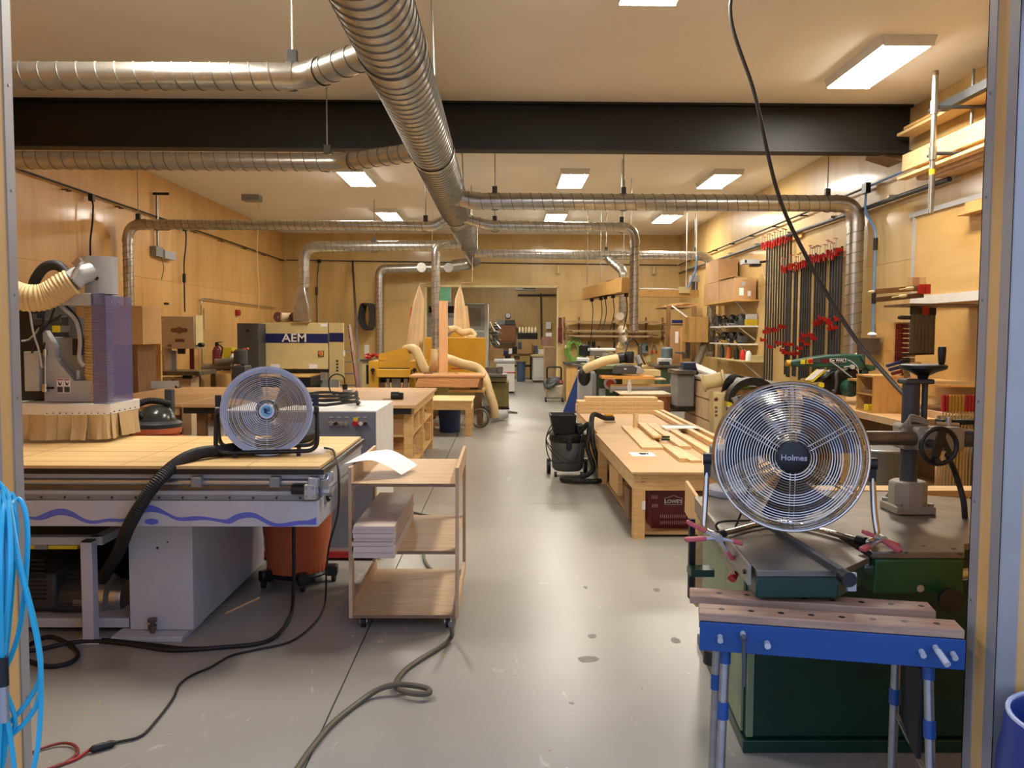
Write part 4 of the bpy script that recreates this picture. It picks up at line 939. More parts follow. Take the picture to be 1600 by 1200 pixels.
# boards across the far end
for k, (dx, y, h) in enumerate(((0,11.45,.05),(.0,11.5,.05),(.01,11.52,.055),(.12,11.6,.05))):
    zb_ = BZ-.0045+sum((.05,.05,.055)[:k])
    B(1.02+dx, 2.20+dx*.3-(.1 if k==3 else 0), y, 11.85, zb_, zb_+h-.001).build('board', piney, label='%s of the boards laid across the far bench end' % ('lowest','second lowest','second highest','topmost')[k], cat='board', group='boards across the far bench', bevel=.002)
# boards lengthwise on the benches
def plank(label, px0, py0, px1, py1, z, w, h, m=piney, grp='loose boards on the low benches'):
    a = G(px0, py0, z+h); b = G(px1, py1, z+h); d = (b-a); d.normalize(); n = Vector((d.y, -d.x, 0))
    a2 = Vector((a.x, a.y, z+h/2))+n*w/2; b2 = Vector((b.x, b.y, z+h/2))+n*w/2
    return MB().beam(a2, b2, w, h-.0008).build('board', m, label=label, cat='board', group=grp, bevel=.0015)
plank('wide flat board nearest the pale wooden cylinder on the bench', 998, 665, 1037, 699, BZ, .20, .020)
plank('board with a green end on the pile beside the papers', 1007, 661, 1035, 683, BZ+.0202, .085, .022)
plank('topmost board with a green end beside the papers', 1008, 660, 1034, 681, BZ+.0425, .085, .022)
plank('board running under the papers towards the fan', 1024, 661, 1080, 697, BZ, .11, .03)
plank('long wide board reaching toward the chrome fan', 1058, 697, 1097, 719, BZ, .10, .02)
plank('middle board of the pile between the wide ones', 1045, 694, 1075, 716, BZ, .07, .03)
plank('long narrow board right of the papers', 1058, 672, 1140, 720, BZ, .07, .04)
plank('long square board beside the floor mat edge', 1028, 641, 1120, 690, BZ, .06, .05)
plank('second long square board at the right bench edge', 1037, 640, 1128, 683, BZ, .06, .05)
for (px, py, z) in ((1040, 686.5, BZ+.0202), (1040, 682.5, BZ+.0425)):
    a = G(px, py, z+.011); B(a.x-.045, a.x+.04, a.y-.012, a.y-.004, z+.001, z+.021).build('paint_mark', green, label='dark green painted board end, %s of the two' % ('lower' if z < BZ+.03 else 'upper'), cat='board end', group='green board ends')
p = G(993, 670, BZ); MB().lathe([(0,0),(.032,0),(.03,.17),(.027,.175),(0,.176)], p, 20).build('wooden_cylinder', piney, label='pale wooden cylinder standing on the low bench', cat='cylinder')
a = G(1003, 710, BZ); B(a.x-.10, a.x+.11, a.y-.12, a.y+.13, BZ+.0004, BZ+.0012).build('paper_sheet', paper, label='white sheet with a handful of screws on the low bench', cat='paper')
scr = MB()
for k in range(9):
    c = Vector((a.x+.02+random.uniform(-.03,.03), a.y+random.uniform(-.03,.03), BZ+.006)); an = random.uniform(0,6.28); d = Vector((math.cos(an), math.sin(an), .1))*.022
    MB().cyl(c-d, c+d, .0035, .002, n=6).cyl(c-d*1.1, c-d, .007, n=8).build('screw', blk, label='black screw lying on the white sheet', cat='screw', group='screws on the white sheet')
a = G(1066, 668, BZ+.052); B(a.x-.2, a.x+.16, a.y-.1, a.y+.18, BZ+.0525, BZ+.0545).build('paper_sheet', paper, label='folded papers lying on the boards', cat='paper')
a = G(1064, 664, BZ+.06); B(a.x-.16, a.x+.14, a.y-.02, a.y+.06, BZ+.0547, BZ+.0565).build('folded_drawing', mat('sage_paper', (150,160,140), .6), label='dark striped drawing on top of the papers', cat='paper')
# red basket
c = Vector((A(1052, 810, 6.7).x, 6.85, 0))
t = T('shopping_basket', 'dark red plastic basket with white lettering under the low bench', 'basket', (c.x, c.y, .0405))
w0, w1, d0, d1, h = .17, .205, .12, .15, .36; z0 = .0405
vs = [(c.x-w0, c.y-d0, z0), (c.x+w0, c.y-d0, z0), (c.x+w0, c.y+d0, z0), (c.x-w0, c.y+d0, z0), (c.x-w1, c.y-d1, z0+h), (c.x+w1, c.y-d1, z0+h), (c.x+w1, c.y+d1, z0+h), (c.x-w1, c.y+d1, z0+h)]
vs += [(c.x+(v[0]-c.x)*.96, c.y+(v[1]-c.y)*.95, v[2]+(.006 if i < 4 else 0)) for i, v in enumerate(vs)]
MB().add(vs, [(0,3,2,1),(0,1,5,4),(1,2,6,5),(2,3,7,6),(3,0,4,7),(8,9,10,11),(8,12,13,9),(9,13,14,10),(10,14,15,11),(11,15,12,8),(4,5,13,12),(5,6,14,13),(6,7,15,14),(7,4,12,15)]).build('shell', dred, t)
MB().tube(fillet([(c.x-w1-.006,c.y-d1-.006,z0+h),(c.x+w1+.006,c.y-d1-.006,z0+h),(c.x+w1+.006,c.y+d1+.006,z0+h),(c.x-w1-.006,c.y+d1+.006,z0+h),(c.x-w1-.006,c.y-d1-.006,z0+h)], .02, 3), .012, 8).build('rim', dred, t)
def bface(u, v): return Vector((c.x+u*(w0+(w1-w0)*v), c.y-(d0+(d1-d0)*v)-.003, z0+h*v))
gap = mat('basket_opening', (206,160,150), .6, var=.05)
for row, n_, v in ((0,13,.28),(1,13,.13)):
    for k in range(n_):
        q = bface(-.55+1.1*k/(n_-1), v); MB().beam(q-Vector((0,0,.014)), q+Vector((0,0,.014)), .006, .003, (0,1,0)).build('slot', gap, t)
for k in range(4):
    for s_ in (-1, 1):
        for v in (.72, .52):
            q = bface(s_*(.68+.07*k), v); MB().beam(q-Vector((0,0,.014)), q+Vector((0,0,.014)), .006, .003, (0,1,0)).build('slot', gap, t)
q = bface(0, .62); text_mesh('basket_lettering', "LOWE'S", .04, Matrix.Translation(q+Vector((0,-.003,0))) @ Matrix.Rotation(R(-5),4,'X') @ FACE, white, t, .001, .001)
mb = MB(); pl = [bface(u, v) for u, v in ((-.36,.55),(.36,.55),(.36,.70),(.16,.72),(0,.76),(-.16,.72),(-.36,.70))]
for a, b in zip(pl, pl[1:]+pl[:1]): mb.cyl(a+Vector((0,-.002,0)), b+Vector((0,-.002,0)), .0018, n=5)
mb.build('logo_outline', white, t)
p = A(988, 800, 7.0); MB().bx(p.x-.03, p.x+.06, 7.0, 7.25, .041, .30).build('wood_block', brownw, label='dark wood block on the bench shelf beside the red basket', cat='block')
# extractor vac
c = Vector((.74, 9.55, 0))
t = T('dust_extractor', 'black and grey dust extractor with a hose beside the low bench', 'vacuum', c)
MB().lathe([(0,.06),(.15,.06),(.175,.09),(.20,.38),(.19,.40),(0,.40)], c, 28).build('tub', mat('vac_grey', (88,90,90), .5), t)
MB().lathe([(.205,.39),(.215,.41),(.21,.47),(.18,.49),(0,.49)], c, 28).build('lid', blk, t)
MB().bx(c.x-.03, c.x+.03, c.y-.225, c.y-.2, .32, .46).build('latch', blk, t, bevel=.008); MB().bx(c.x+.17, c.x+.23, c.y-.03, c.y+.03, .32, .46).build('latch', blk, t, bevel=.008)
mb = MB(); q0 = [(-.17,-.16),(.06,-.16),(.06,.16),(-.17,.16)]; q1 = [(-.21,-.2),(.08,-.2),(.08,.2),(-.21,.2)]
vs = [(c.x+x, c.y+y, .49) for x, y in q0]+[(c.x+x, c.y+y, .70) for x, y in q1]+[(c.x+x*.93, c.y+y*.93, .70) for x, y in q1]+[(c.x+x*.93, c.y+y*.93, .52) for x, y in q0]
mb.add(vs, [(3,2,1,0)]+[(i,(i+1)%4,4+(i+1)%4,4+i) for i in range(4)]+[(4+i,4+(i+1)%4,8+(i+1)%4,8+i) for i in range(4)]+[(8+i,8+(i+1)%4,12+(i+1)%4,12+i) for i in range(4)]+[(12,13,14,15)])
mb.build('accessory_crate', blk, t, bevel=.008)
MB().bx(c.x+.07, c.x+.17, c.y-.1, c.y+.12, .49, .60).build('motor_head', blk, t, bevel=.03)
for s_ in (-1, 1):
    MB().cyl((c.x+s_*.23, c.y+.12, .09), (c.x+s_*.19, c.y+.12, .09), .09, n=22).build('wheel', blk, t)
    MB().cyl((c.x+s_*.16, c.y-.14, .03), (c.x+s_*.13, c.y-.14, .03), .03, n=14).build('front_caster', blk, t)
hose([c+Vector((.12,-.12,.5)), c+Vector((.22,-.2,.6)), c+Vector((.2,-.25,.35)), c+Vector((.26,-.3,.12)), c+Vector((.1,-.42,.04)), c+Vector((-.1,-.5,.04)), c+Vector((.05,-.62,.04)), c+Vector((.3,-.6,.04)), c+Vector((.34,-.4,.08)), c+Vector((.26,-.25,.4)), c+Vector((.3,.2,.66)), c+Vector((.48,.55,.60))], .026, .004, .02, 12, 10).build('suction_hose', rubber, t)
for k in range(3): MB().tube(spl([c+Vector((-.15+.1*k,-.1,.66)), c+Vector((-.26,-.24,.45)), c+Vector((-.2+.1*k,-.26,.2)), c+Vector((.05+.08*k,-.26,.22)), c+Vector((.15,-.2,.5))], 6), .006, 6).build('power_cord', rubber, t)
s0 = c+Vector((.50,.62,0)); zs = BZ
so = T('orbital_sander', 'small yellow and black orbital sander at the end of the extractor hose', 'sander', (s0.x+.06, s0.y+.1, zs))
MB().bx(s0.x-.0, s0.x+.13, s0.y+.04, s0.y+.16, zs, zs+.02).build('pad', mat('pale_pad', (210,196,160), .6), so)
MB().bx(s0.x+.0, s0.x+.12, s0.y+.04, s0.y+.16, zs+.02, zs+.07).build('body', blk, so, bevel=.012)
MB().bx(s0.x+.0, s0.x+.11, s0.y+.05, s0.y+.15, zs+.07, zs+.105).build('motor_cap', yell, so, bevel=.015)
# floor mat and drawers beyond
B(2.45, 3.5, 8.6, 10.6, .0005, .012).build('floor_mat', rubber, label='dark rubber mat on the floor beyond the low bench', cat='mat')
# ============================================================ big assembly table (left, behind the router)
t = T('assembly_table', 'large brown topped assembly table spanning behind the CNC router', 'table', (-3.2, 10.4, 0))
tz = .84
B(-3.42, -.93, 8.96, 11.85, tz-.035, tz).build('top', mat('worn_mdf_top', (216,174,122), .45, scale=1.5, rgb2=(202,158,106)), t, bevel=.003)
B(-4.62, -3.44, 9.0, 11.85, tz-.035, tz).build('top', MATS['worn_mdf_top'], t, bevel=.003)
B(-3.4, -.98, 8.99, 9.03, tz-.10, tz-.036).build('front_edge', black, t); B(-4.6, -3.46, 9.03, 9.06, tz-.12, tz-.036).build('front_edge', maple, t)
B(-1.02, -.96, 9.1, 11.8, tz-.11, tz-.036).build('apron', pinex, t)
for (x, y) in ((-1.07, 9.1), (-1.07, 10.3), (-1.07, 11.72), (-3.3, 9.1), (-3.3, 11.7), (-3.6, 9.15), (-4.55, 9.15), (-4.55, 11.7)): B(x, x+.09, y, y+.09, 0, tz-.036).build('leg', pine if x > -2 else brownw, t)
for z in (.12, .48): B(-1.8, -.99, 9.12, 11.78, z, z+.02).build('shelf', pinex, t)
for z in (.2, .5): B(-4.5, -3.5, 9.2, 9.24, z, z+.05).build('stretcher', blk, t)
B(-1.82, -1.80, 9.1, 11.8, 0, tz-.036).build('back_panel', brownw, t)
random.seed(11)
for k in range(20):                                   # offcuts stored in the open end
    y = 9.28+(k%10)*.255; z = (.1405 if k < 10 else .5005); hh = random.uniform(.12, .24); w = random.uniform(.05,.14)
    MB().box((-1.20+random.uniform(-.05,.05), y, z+hh/2+.001), (random.uniform(.25,.38), w*.7, hh)).build('offcut', piney if k%3 else pinex, label='%s offcut from the near end on the %s shelf of the assembly table' % (ORD[k%10], 'lower' if k < 10 else 'upper'), cat='offcut', group='offcuts under the assembly table, %s shelf' % ('lower' if k < 10 else 'upper'))
p = G(618, 624, tz); tt = T('tape_dispenser', 'dark green tape measure on the brown assembly table', 'tape measure', (p.x, p.y, tz))
MB().cyl((p.x-.05, p.y, tz+.045), (p.x+.04, p.y, tz+.045), .045, n=18).build('case', mat('very_dark_green', (28,40,30), .4), tt); MB().bx(p.x+.03, p.x+.09, p.y-.04, p.y+.04, tz, tz+.08).build('end_block', blk, tt, bevel=.01); MB().beam((p.x-.05,p.y,tz+.008), (p.x-.14,p.y-.05,tz+.004), .025, .004).build('blade', blk, tt)
p = G(543, 620, tz); tt = T('palm_router', 'small silver and black router with its cord on the assembly table', 'router', (p.x, p.y, tz))
MB().bx(p.x-.05, p.x+.06, p.y-.05, p.y+.05, tz, tz+.09).build('base', alum, tt, bevel=.006); MB().cyl((p.x-.03,p.y,tz+.09), (p.x-.03,p.y,tz+.15), .03, n=14).build('motor', blk, tt)
MB().tube(spl([(p.x-.03,p.y,tz+.15),(p.x-.05,p.y,tz+.24),(p.x-.14,p.y,tz+.27),(p.x-.22,p.y,tz+.2),(p.x-.2,p.y,tz+.06),(p.x-.12,p.y,tz+.01)],6), .008, 7).build('cord', rubber, tt)
p = G(268, 606, tz); MB().prism([(p.x-.12,tz),(p.x+.12,tz),(p.x+.08,tz+.035),(p.x-.08,tz+.035)], 'y', p.y-.06, p.y+.06).bx(p.x+.01, p.x+.03, p.y-.01, p.y+.01, tz+.035, tz+.12).build('hold_down', blk, label='black hold-down block with an upright pin on the assembly table', cat='jig')
p = G(245, 608, tz); MB().beam((p.x-.25,p.y,tz+.05), (p.x+.2,p.y+.25,tz+.05), .02, .1).build('sanding_block', lgrey, label='long grey level leaning on the assembly table', cat='level')
p = G(217, 608, tz); MB().bx(p.x-.04,p.x+.05,p.y-.05,p.y+.05,tz,tz+.06).build('tool_case', blk, label='tiny black case at the left end of the assembly table', cat='case')
# dark upright roller stand in front of the table, orange bins
p = G(270, 700, 0); t = T('roller_stand', 'dark grey folding stand in front of the assembly table', 'stand', (A(266,660,6.6).x, 6.6, 0))
x = A(266,660,6.6).x; MB().bx(x-.035, x+.03, 6.58, 6.63, .02, A(266,608,6.6).z).build('post', dgrey, t, bevel=.006); MB().prism([(x-.05,0),(x+.09,0),(x+.05,.45),(x-.04,.45)], 'y', 6.56, 6.65).build('foot', dgrey, t, bevel=.006)
def trash_can(t, c, r0, r1, h, m):
    MB().lathe([(0,0),(r0,0),(r0+.004,.02)]+[(r0+(r1-r0)*u/6+.003*(u%2), .02+(h-.06)*u/6) for u in range(1,7)]+[(r1+.02,h-.04),(r1+.02,h),(r1,h),(r0-.01,.03),(0,.03)], c, 40).build('bin', m, t)
    for s_ in (-1, 1): MB().box((c[0]+s_*(r1+.02), c[1], c[2]+h-.09), (.035, .12, .05)).build('grip', m, t)
c = Vector((A(232,660,6.2).x, 6.35, 0))
t = T('dust_separator', 'orange bin with a domed grey separator lid behind the CNC table', 'dust separator', c)
rs = .155
trash_can(t, c, rs*.8, rs, A(232,667,6.35).z, orange)
zt = A(232,667,6.35).z
MB().lathe([(rs+.02,zt),(rs+.025,zt+.03),(rs+.01,zt+.045),(rs*.9,zt+.05),(0,zt+.05)], c, 36).build('lid_rim', dgrey, t)
MB().lathe([(rs*.9,zt+.045),(rs*.82,zt+.1),(rs*.55,zt+.15),(rs*.3,zt+.165),(0,zt+.167)], c, 30).build('separator_dome', mat('smoky_plastic', (60,62,62), .2, alpha=.85), t)
hose([c+Vector((-.06,-.1,zt+.08)), c+Vector((-.12,-.12,zt+.15)), c+Vector((-.04,-.06,zt+.2)), c+Vector((.08,0,zt+.18)), c+Vector((.03,.08,zt+.14))], .022, .004, .016, 12).build('hose', rubber, t)
c = Vector((A(464,880,5.36).x, 5.38, 0))
t = T('orange_bin', 'orange waste bin on a black dolly under the end of the CNC router', 'bin', c)
c2 = Vector((c.x, c.y, .085)); trash_can(t, c2, .185, .235, .53, orange)
for k in range(34):
    a = 2*math.pi*k/34; MB().box((c.x+math.cos(a)*.187, c.y+math.sin(a)*.187, .115), (.012,.012,.05), rz=a).build('moulded_rib', orange, t)
MB().lathe([(0,.06),(.19,.06),(.20,.075),(.19,.088),(0,.084)], (c.x,c.y,0), 30).build('dolly_plate', blk, t)
for k in range(5):
    a = -1.2+k*2*math.pi/5; o = MB().box((c.x+math.cos(a)*.215, c.y+math.sin(a)*.215, .075), (.08,.07,.07), rz=a).build('dolly_arm', blk, t, bevel=.012)
    MB().cyl((c.x+math.cos(a)*.23-.012, c.y+math.sin(a)*.23, .033), (c.x+math.cos(a)*.23+.012, c.y+math.sin(a)*.23, .033), .032, n=16).build('wheel', rubber, o)
# cords over the front edge of the table and across the floor
def floor_cord(label, pts, r, m=rubber, cat='cable', k=8): return MB().tube(spl(pts, k), r, 8).build('extension_cable' if cat == 'cable' else 'wooden_stick', m, label=label, cat=cat)
f = lambda x, y, z=.008: G(x, y, z)
floor_cord('thin black fan cord dropping past the router and joining a red cord', [Vector((-1.0,4.72,.958)), Vector((-.93,4.6,.962)), A(524,715,4.35), A(529,740,4.25), A(528,800,4.25), A(515,850,4.3), A(510,890,4.7), A(509,930,4.93), f(505,952,.006), f(490,975), f(455,1002), f(400,1015), f(360,1025), f(330,1042), f(300,1055), f(280,1070), f(270,1092), f(245,1125), f(220,1150), f(182,1160)], .0055)
floor_cord('pair of thick black cables looping over the floor to the pump', [Vector((A(459,775,5.0).x,5.0,.645)), A(459,835,5.0), A(459,900,4.95), f(456,955,.012), f(440,985,.012), f(410,1004,.012), f(340,1012,.012), f(270,1016,.012), f(225,1010,.012), f(190,1005,.012), f(150,1002,.012), f(105,1005,.012), f(60,1015,.012), f(20,1020,.012)], .011)
floor_cord('second black cable lying beside the first under the router', [f(456,958,.01), f(430,996,.01), f(380,1008,.01), f(300,1013,.01), f(230,1006,.01), f(160,999,.01)], .009)
floor_cord('black cable loop on the floor by the left jamb', [f(40,1010,.012), f(75,995,.012), f(105,1005,.012), f(122,1022,.012), f(108,1036,.012), f(75,1041,.012), f(48,1034,.012), f(30,1028,.012)], .011)
t = T('extension_cable', 'red extension cord with a black connector on the floor at lower left', 'cord', f(150,1168))
MB().tube(spl([f(141,1171,.012), f(118,1186,.007), f(90,1196,.007), f(60,1208,.007)], 6), .006, 8).build('red_cord', red, t)
MB().tube(spl([f(75,1202,.007), f(105,1190,.008), f(122,1175,.01), f(115,1164,.012), f(98,1161,.012), f(75,1166,.01), f(47,1176,.008)], 8), .006, 8).build('red_cord', mat('dark_red_cord', (140,50,46), .5), t)
a, b = f(140,1172,.016), f(182,1160,.014); MB().lathe([(.006,0),(.013,.01),(.015,.05),(.012,.06),(.015,.07),(.015,(b-a).length-.02),(.007,(b-a).length)], a, 14, b-a).build('connector', blk, t)
floor_cord('grey hose snaking from under the cart towards the camera', [f(704,975,.2), f(706,985,.1), f(705,995,.03), f(690,1010,.012), f(660,1028,.012), f(632,1048,.012), f(618,1068,.02), f(625,1078,.03), f(650,1084,.03), f(670,1083,.03), f(668,1076,.03), f(645,1071,.03), f(618,1070,.045), f(590,1078,.03), f(560,1098,.012), f(520,1130,.012), f(490,1165,.012), f(462,1205,.012), f(440,1240,.012)], .0125, mat('olive_grey_cable', (92,86,70), .5, var=.1))
floor_cord('grey cable looping on the floor behind the cart', [f(640,800,.012), f(655,803,.012), f(680,812,.012), f(668,845,.012), f(662,868,.012), f(672,888,.012), f(700,903,.012), f(718,910,.012), f(714,925,.02)], .011, MATS['olive_grey_cable'])
floor_cord('pale stick of wood on the floor beside the orange bin', [f(353,958,.006), f(405,934,.006)], .006, piney, 'stick', 2)
# worn dark patches where the paint is gone
patchm = mat('bare_concrete_patch', (122,120,112), .55, var=.1, scale=20)
for k, (px, py, w, h) in enumerate(((918,1030,.055,.06),(1026,922,.025,.05),(925,994,.022,.05),(915,918,.015,.04),(1055,1000,.03,.06),(893,1099,.012,.015),(1003,1076,.005,.006))):
    c = f(px, py, 0); n = 9; pts = []
    random.seed(k)
    for i in range(n): a = 2*math.pi*i/n; q = random.uniform(.7,1.15); pts.append((c.x+math.cos(a)*w*q, c.y+math.sin(a)*h*q*.8))
    MB().prism(pts, 'z', .0002, .0007).build('floor_chip', patchm, fl)
random.seed(5)
chips = MB()
for k in range(170):
    c = Vector((random.uniform(-3,1.0), random.uniform(3.0,8.5), .0)); s_ = random.uniform(.0015,.006)
    chips.box((c.x,c.y,s_*.3), (s_*random.uniform(1,2.4), s_, s_*.6), rz=random.uniform(0,3))
chips.build('wood_chips', piney, label='tiny pale wood chips scattered over the grey floor', cat='wood chips', kind='stuff')
# ============================================================ helpers for things placed by sight line and depth
def PR(px0, py0, px1, py1, Y, d):        # box whose front face fills a picture rectangle at depth Y
    a = A(px0, py0, Y); b = A(px1, py1, Y); return (a.x, b.x, Y, Y+d, min(a.z, b.z), max(a.z, b.z))
def PB(px0, py0, px1, py1, Y, d): return B(*PR(px0, py0, px1, py1, Y, d))
def zat(py, Y): return 1.6-(py-522)*Y/1320
# ============================================================ left wall: pipes, conduits, bandsaw corner
wx = XL+.06
t = T('air_pipe', 'black compressed air pipe running along the left wall', 'pipe', (wx, 12, 3.3))
pz = 3.40
MB().cyl((wx, 8.2, pz+.03), (wx, 21.3, pz), .014, n=10).build('pipe', black, t)
for k in range(9): y = 9.3+k*1.45; MB().bx(XL, wx+.02, y-.012, y+.012, pz-.03, pz-.012).bx(wx-.005, wx+.06, y-.01, y+.01, pz-.05, pz-.03).build('bracket', brownw, t)
for (px, y0) in ((146, 11.3), (290, 14.6)):
    yw = wx*1320/(px-786); 
    MB().tube(fillet([(wx, yw+.05, pz), (wx+.05, yw+.05, pz-.1), (wx+.05, yw+.02, pz-.35), (wx+.02, yw, pz-.6), (wx+.02, yw, 1.95)], .1, 5), .012, 9).build('drop_pipe', black, t)
    MB().cyl((wx+.02, yw, pz-.95), (wx+.02, yw, pz-.8), .028, n=12).build('coupling', black, t)
    MB().box((wx+.03, yw+.05, pz-.03), (.06, .07, .09)).build('tee', blk, t)
t = T('steel_conduit', 'silver conduit with brackets above a grey box on the left wall', 'conduit', (wx, 13.5, 2.5))
yw = wx*1320/(252-786)
MB().cyl((wx, yw, 3.75), (wx, yw, A(252,388,yw).z), .022, n=10).build('pipe', steel2, t)
for py in (303, 358): z = A(252,py,yw).z; MB().bx(wx-.05, wx+.2, yw-.03, yw-.01, z-.02, z+.02).build('bracket', black, t)
b = MB().bx(XL, XL+.1, yw-.16, yw+.12, A(252,401,yw).z, A(252,386,yw).z).build('junction_box', grey, t); B(XL, XL+.12, yw+.13, yw+.6, A(252,402,yw).z, A(252,389,yw).z).build('starter_box', lgrey, t)
MB().tube(spl([(XL+.08, yw+.1, A(252,402,yw).z), (XL+.1, yw+.12, A(252,418,yw).z), (XL+.09, yw+.05, A(252,436,yw).z)]), .008, 6).build('cord', brownw, t)
t = T('conduit_run', 'thin grey conduit bent along the left wall above the bandsaw', 'conduit', (wx, 15.6, 1.2))
yw = wx*1320/(317-786); y2 = wx*1320/(404-786)
MB().tube(fillet([(wx, yw, 1.0), (wx, yw, A(317,466,yw).z), (wx, y2+1.5, A(404,478,y2).z)], .12, 6), .013, 9).build('pipe', steel2, t)
yw = wx*1320/(325-786); MB().cyl((wx-.03, yw, A(325,515,yw).z), (wx-.03, yw, A(325,483,yw).z), .02, n=8).build('slim_tube', cream, label='slim pale tube mounted upright on the left wall', cat='tube')
yw = XL*1320/(372-786); MB().bx(XL, XL+.06, yw-.1, yw+.1, A(372,493,yw).z, A(372,484,yw).z).build('alarm_box', red, label='small red alarm box on the left wall', cat='alarm', bevel=.01)
yw = XL*1320/(263-786); MB().bx(XL, XL+.02, yw-.08, yw+.08, A(263,476,yw).z, A(263,473,yw).z).build('metal_plate', black, label='small dark plate on the left wall above the bandsaw', cat='plate')
t = T('ceiling_reel', 'grey box under the ceiling with a cord hanging down by the left wall', 'cord reel', A(392,308,15.5))
PB(377,303,404,313,15.5,.25).build('box', grey, t); MB().cyl(A(391,303,15.6), (A(391,303,15.6).x, 15.6, ZC), .02, n=8).build('rod', grey, t)
MB().tube(spl([A(400,313,15.6), A(404,325,15.6), A(402,400,15.6), A(405,470,15.6), A(398,510,15.6)]), .009, 6).build('cord', hosec, t)
# cardboard panel and leaning boards near the wall
t = T('hanging_cabinet', 'tan wooden cabinet at the left wall behind the purple guard', 'cabinet', (-5.1, 11.2, 0))
B(XL+.01, A(223,510,11.0).x, 11.0, 11.6, zat(541,11.), zat(481,11.)).build('upper_box', mdf, t, bevel=.004); B(XL+.01, A(214,560,11.0).x, 11.02, 11.6, 0, zat(541,11.)).build('lower_panel', brownw, t)
for k, (a, b, m, nm) in enumerate((((216,547),(229,598),dred,'dark red'),((224,533),(239,598),maple,'pale tan'))):
    MB().beam(A(a[0],a[1],12.25+.12*k), Vector((A(b[0],b[1],11.98+.12*k).x, 11.98+.12*k, .0)), .03, .02).build('leaning_stick', m, label='%s stick leaning near the bandsaw' % nm, cat='stick')
B(A(224,520,12.4).x, A(246,520,12.4).x, 12.5, 12.55, .02, zat(499,12.4)).build('plywood_offcut', maple, label='tall plywood offcut standing left of the bandsaw', cat='panel')
# bandsaw
Y = 13.2
t = T('bandsaw', 'tan bandsaw with a dark oval badge against the left wall', 'bandsaw', (A(280,560,Y).x, Y+.3, 0))
bs = mat('bandsaw_tan', (196,170,136), .45, var=.05)
ub = PB(246,494,304,545,Y,.35).build('upper_wheel_box', bs, t, bevel=.01)
x0 = A(304,520,Y).x; B(x0+.001, x0+.012, Y+.02, Y+.34, zat(544,Y), zat(495,Y)).build('lit_side', cream, t)  # right side of the wheel box, coloured cream as if catching the light
PB(246,545,258,583,Y,.3).build('column', bs, t, bevel=.01)
PB(248,590,300,683,Y+.02,.35).build('lower_wheel_box', bs, t, bevel=.01)
PB(249,580,312,587,Y-.35,.75).build('table', iron, t, bevel=.003)
c = A(280,516,Y); mb = MB().cyl((c.x,Y-.006,c.z), (c.x,Y,c.z), .055, n=24).bx(c.x-.10, c.x+.10, Y-.005, Y, c.z-.032, c.z+.032)
mb.build('oval_badge', brownw, ub); 
for s_ in (-1,1): MB().cyl((c.x+s_*.10,Y-.005,c.z), (c.x+s_*.10,Y,c.z), .032, n=18).build('badge_end', brownw, ub)
c = A(281,532,Y); B(c.x-.07, c.x+.07, Y-.003, Y, c.z-.022, c.z+.022).build('printed_text', MATS['sanding_belt_brown'], ub)
for (px, py) in ((255,500),(255,540)): c = A(px,py,Y); B(c.x-.008,c.x+.008,Y-.01,Y,c.z-.02,c.z+.02).build('hinge', cream, ub)
c = A(265,540,Y); B(c.x-.03,c.x+.03,Y-.004,Y,c.z-.02,c.z+.02).build('label_plate', brownw, ub)
c = A(249,572,Y); B(c.x-.025,c.x+.03,Y-.02,Y,c.z-.05,c.z+.05).build('switch', blk, t)
PB(296,545,303,577,Y+.1,.03).build('blade_guard', dred, t); PB(277,545,288,553,Y+.12,.06).build('guide_block', blk, t)
PB(262,548,276,580,Y+.3,.02).build('back_plate', lgrey, t)
c = A(313,539,Y-.05); MB().cyl(c+Vector((0,.1,0)), c+Vector((0,-.02,0)), .035, n=14).bx(c.x-.06,c.x+.06,c.y-.03,c.y-.01,c.z-.02,c.z).build('tension_wheel', blk, t)
MB().cyl(A(286,589,Y-.2), A(300,589,Y-.2), .03, n=12).build('trunnion', blk, t)
# cluttered bench beside it
Y = 14.6
t = T('tool_bench', 'dark cluttered workbench beside the bandsaw', 'workbench', (A(345,580,Y).x, Y+.4, 0))
z0 = zat(582, Y)
B(A(300,580,Y).x, A(366,580,Y).x, Y, Y+.9, z0-.04, z0).build('top', maple, t)
for px in (304, 360):
    for y in (Y+.05, Y+.8): x = A(px,590,Y).x; B(x, x+.07, y, y+.07, 0, z0-.04).build('leg', brownw, t)
B(A(305,600,Y).x, A(362,600,Y).x, Y+.1, Y+.85, .3, .33).build('shelf', brownw, t)
def bottle(label, px, py, Y, h, r, m, cap=blk, z=None, grp=None, name='bottle', cat='bottle'):
    p = A(px, py, Y); z = p.z if z is None else z
    o = T(name, label, cat, (p.x, Y, z), group=grp)
    MB().lathe([(0,0),(r,0),(r,h*.62),(r*.85,h*.72),(r*.4,h*.82),(r*.4,h*.88),(0,h*.88)], (p.x,Y,z), 14).build('body', m, o); MB().cyl((p.x,Y,z+h*.88), (p.x,Y,z+h), r*.5, n=10).build('cap', cap, o); return o
p = A(330,560,Y); t = T('fire_extinguisher', 'dark red fire extinguisher on the cluttered bench', 'extinguisher', (p.x, Y+.3, z0))
MB().lathe([(0,0),(.075,0),(.08,.02),(.08,.34),(.05,.41),(.025,.43),(0,.43)], (p.x,Y+.3,z0), 20).build('cylinder', mat('deep_red_cylinder', (120,28,40), .35), t); MB().box((p.x,Y+.3,z0+.46), (.05,.05,.06)).beam((p.x-.02,Y+.3,z0+.49), (p.x+.1,Y+.28,z0+.5), .02, .012).build('valve', blk, t); MB().tube(spl([(p.x+.03,Y+.26,z0+.46),(p.x+.12,Y+.22,z0+.4),(p.x+.1,Y+.22,z0+.25)]), .012, 7).build('hose', rubber, t)
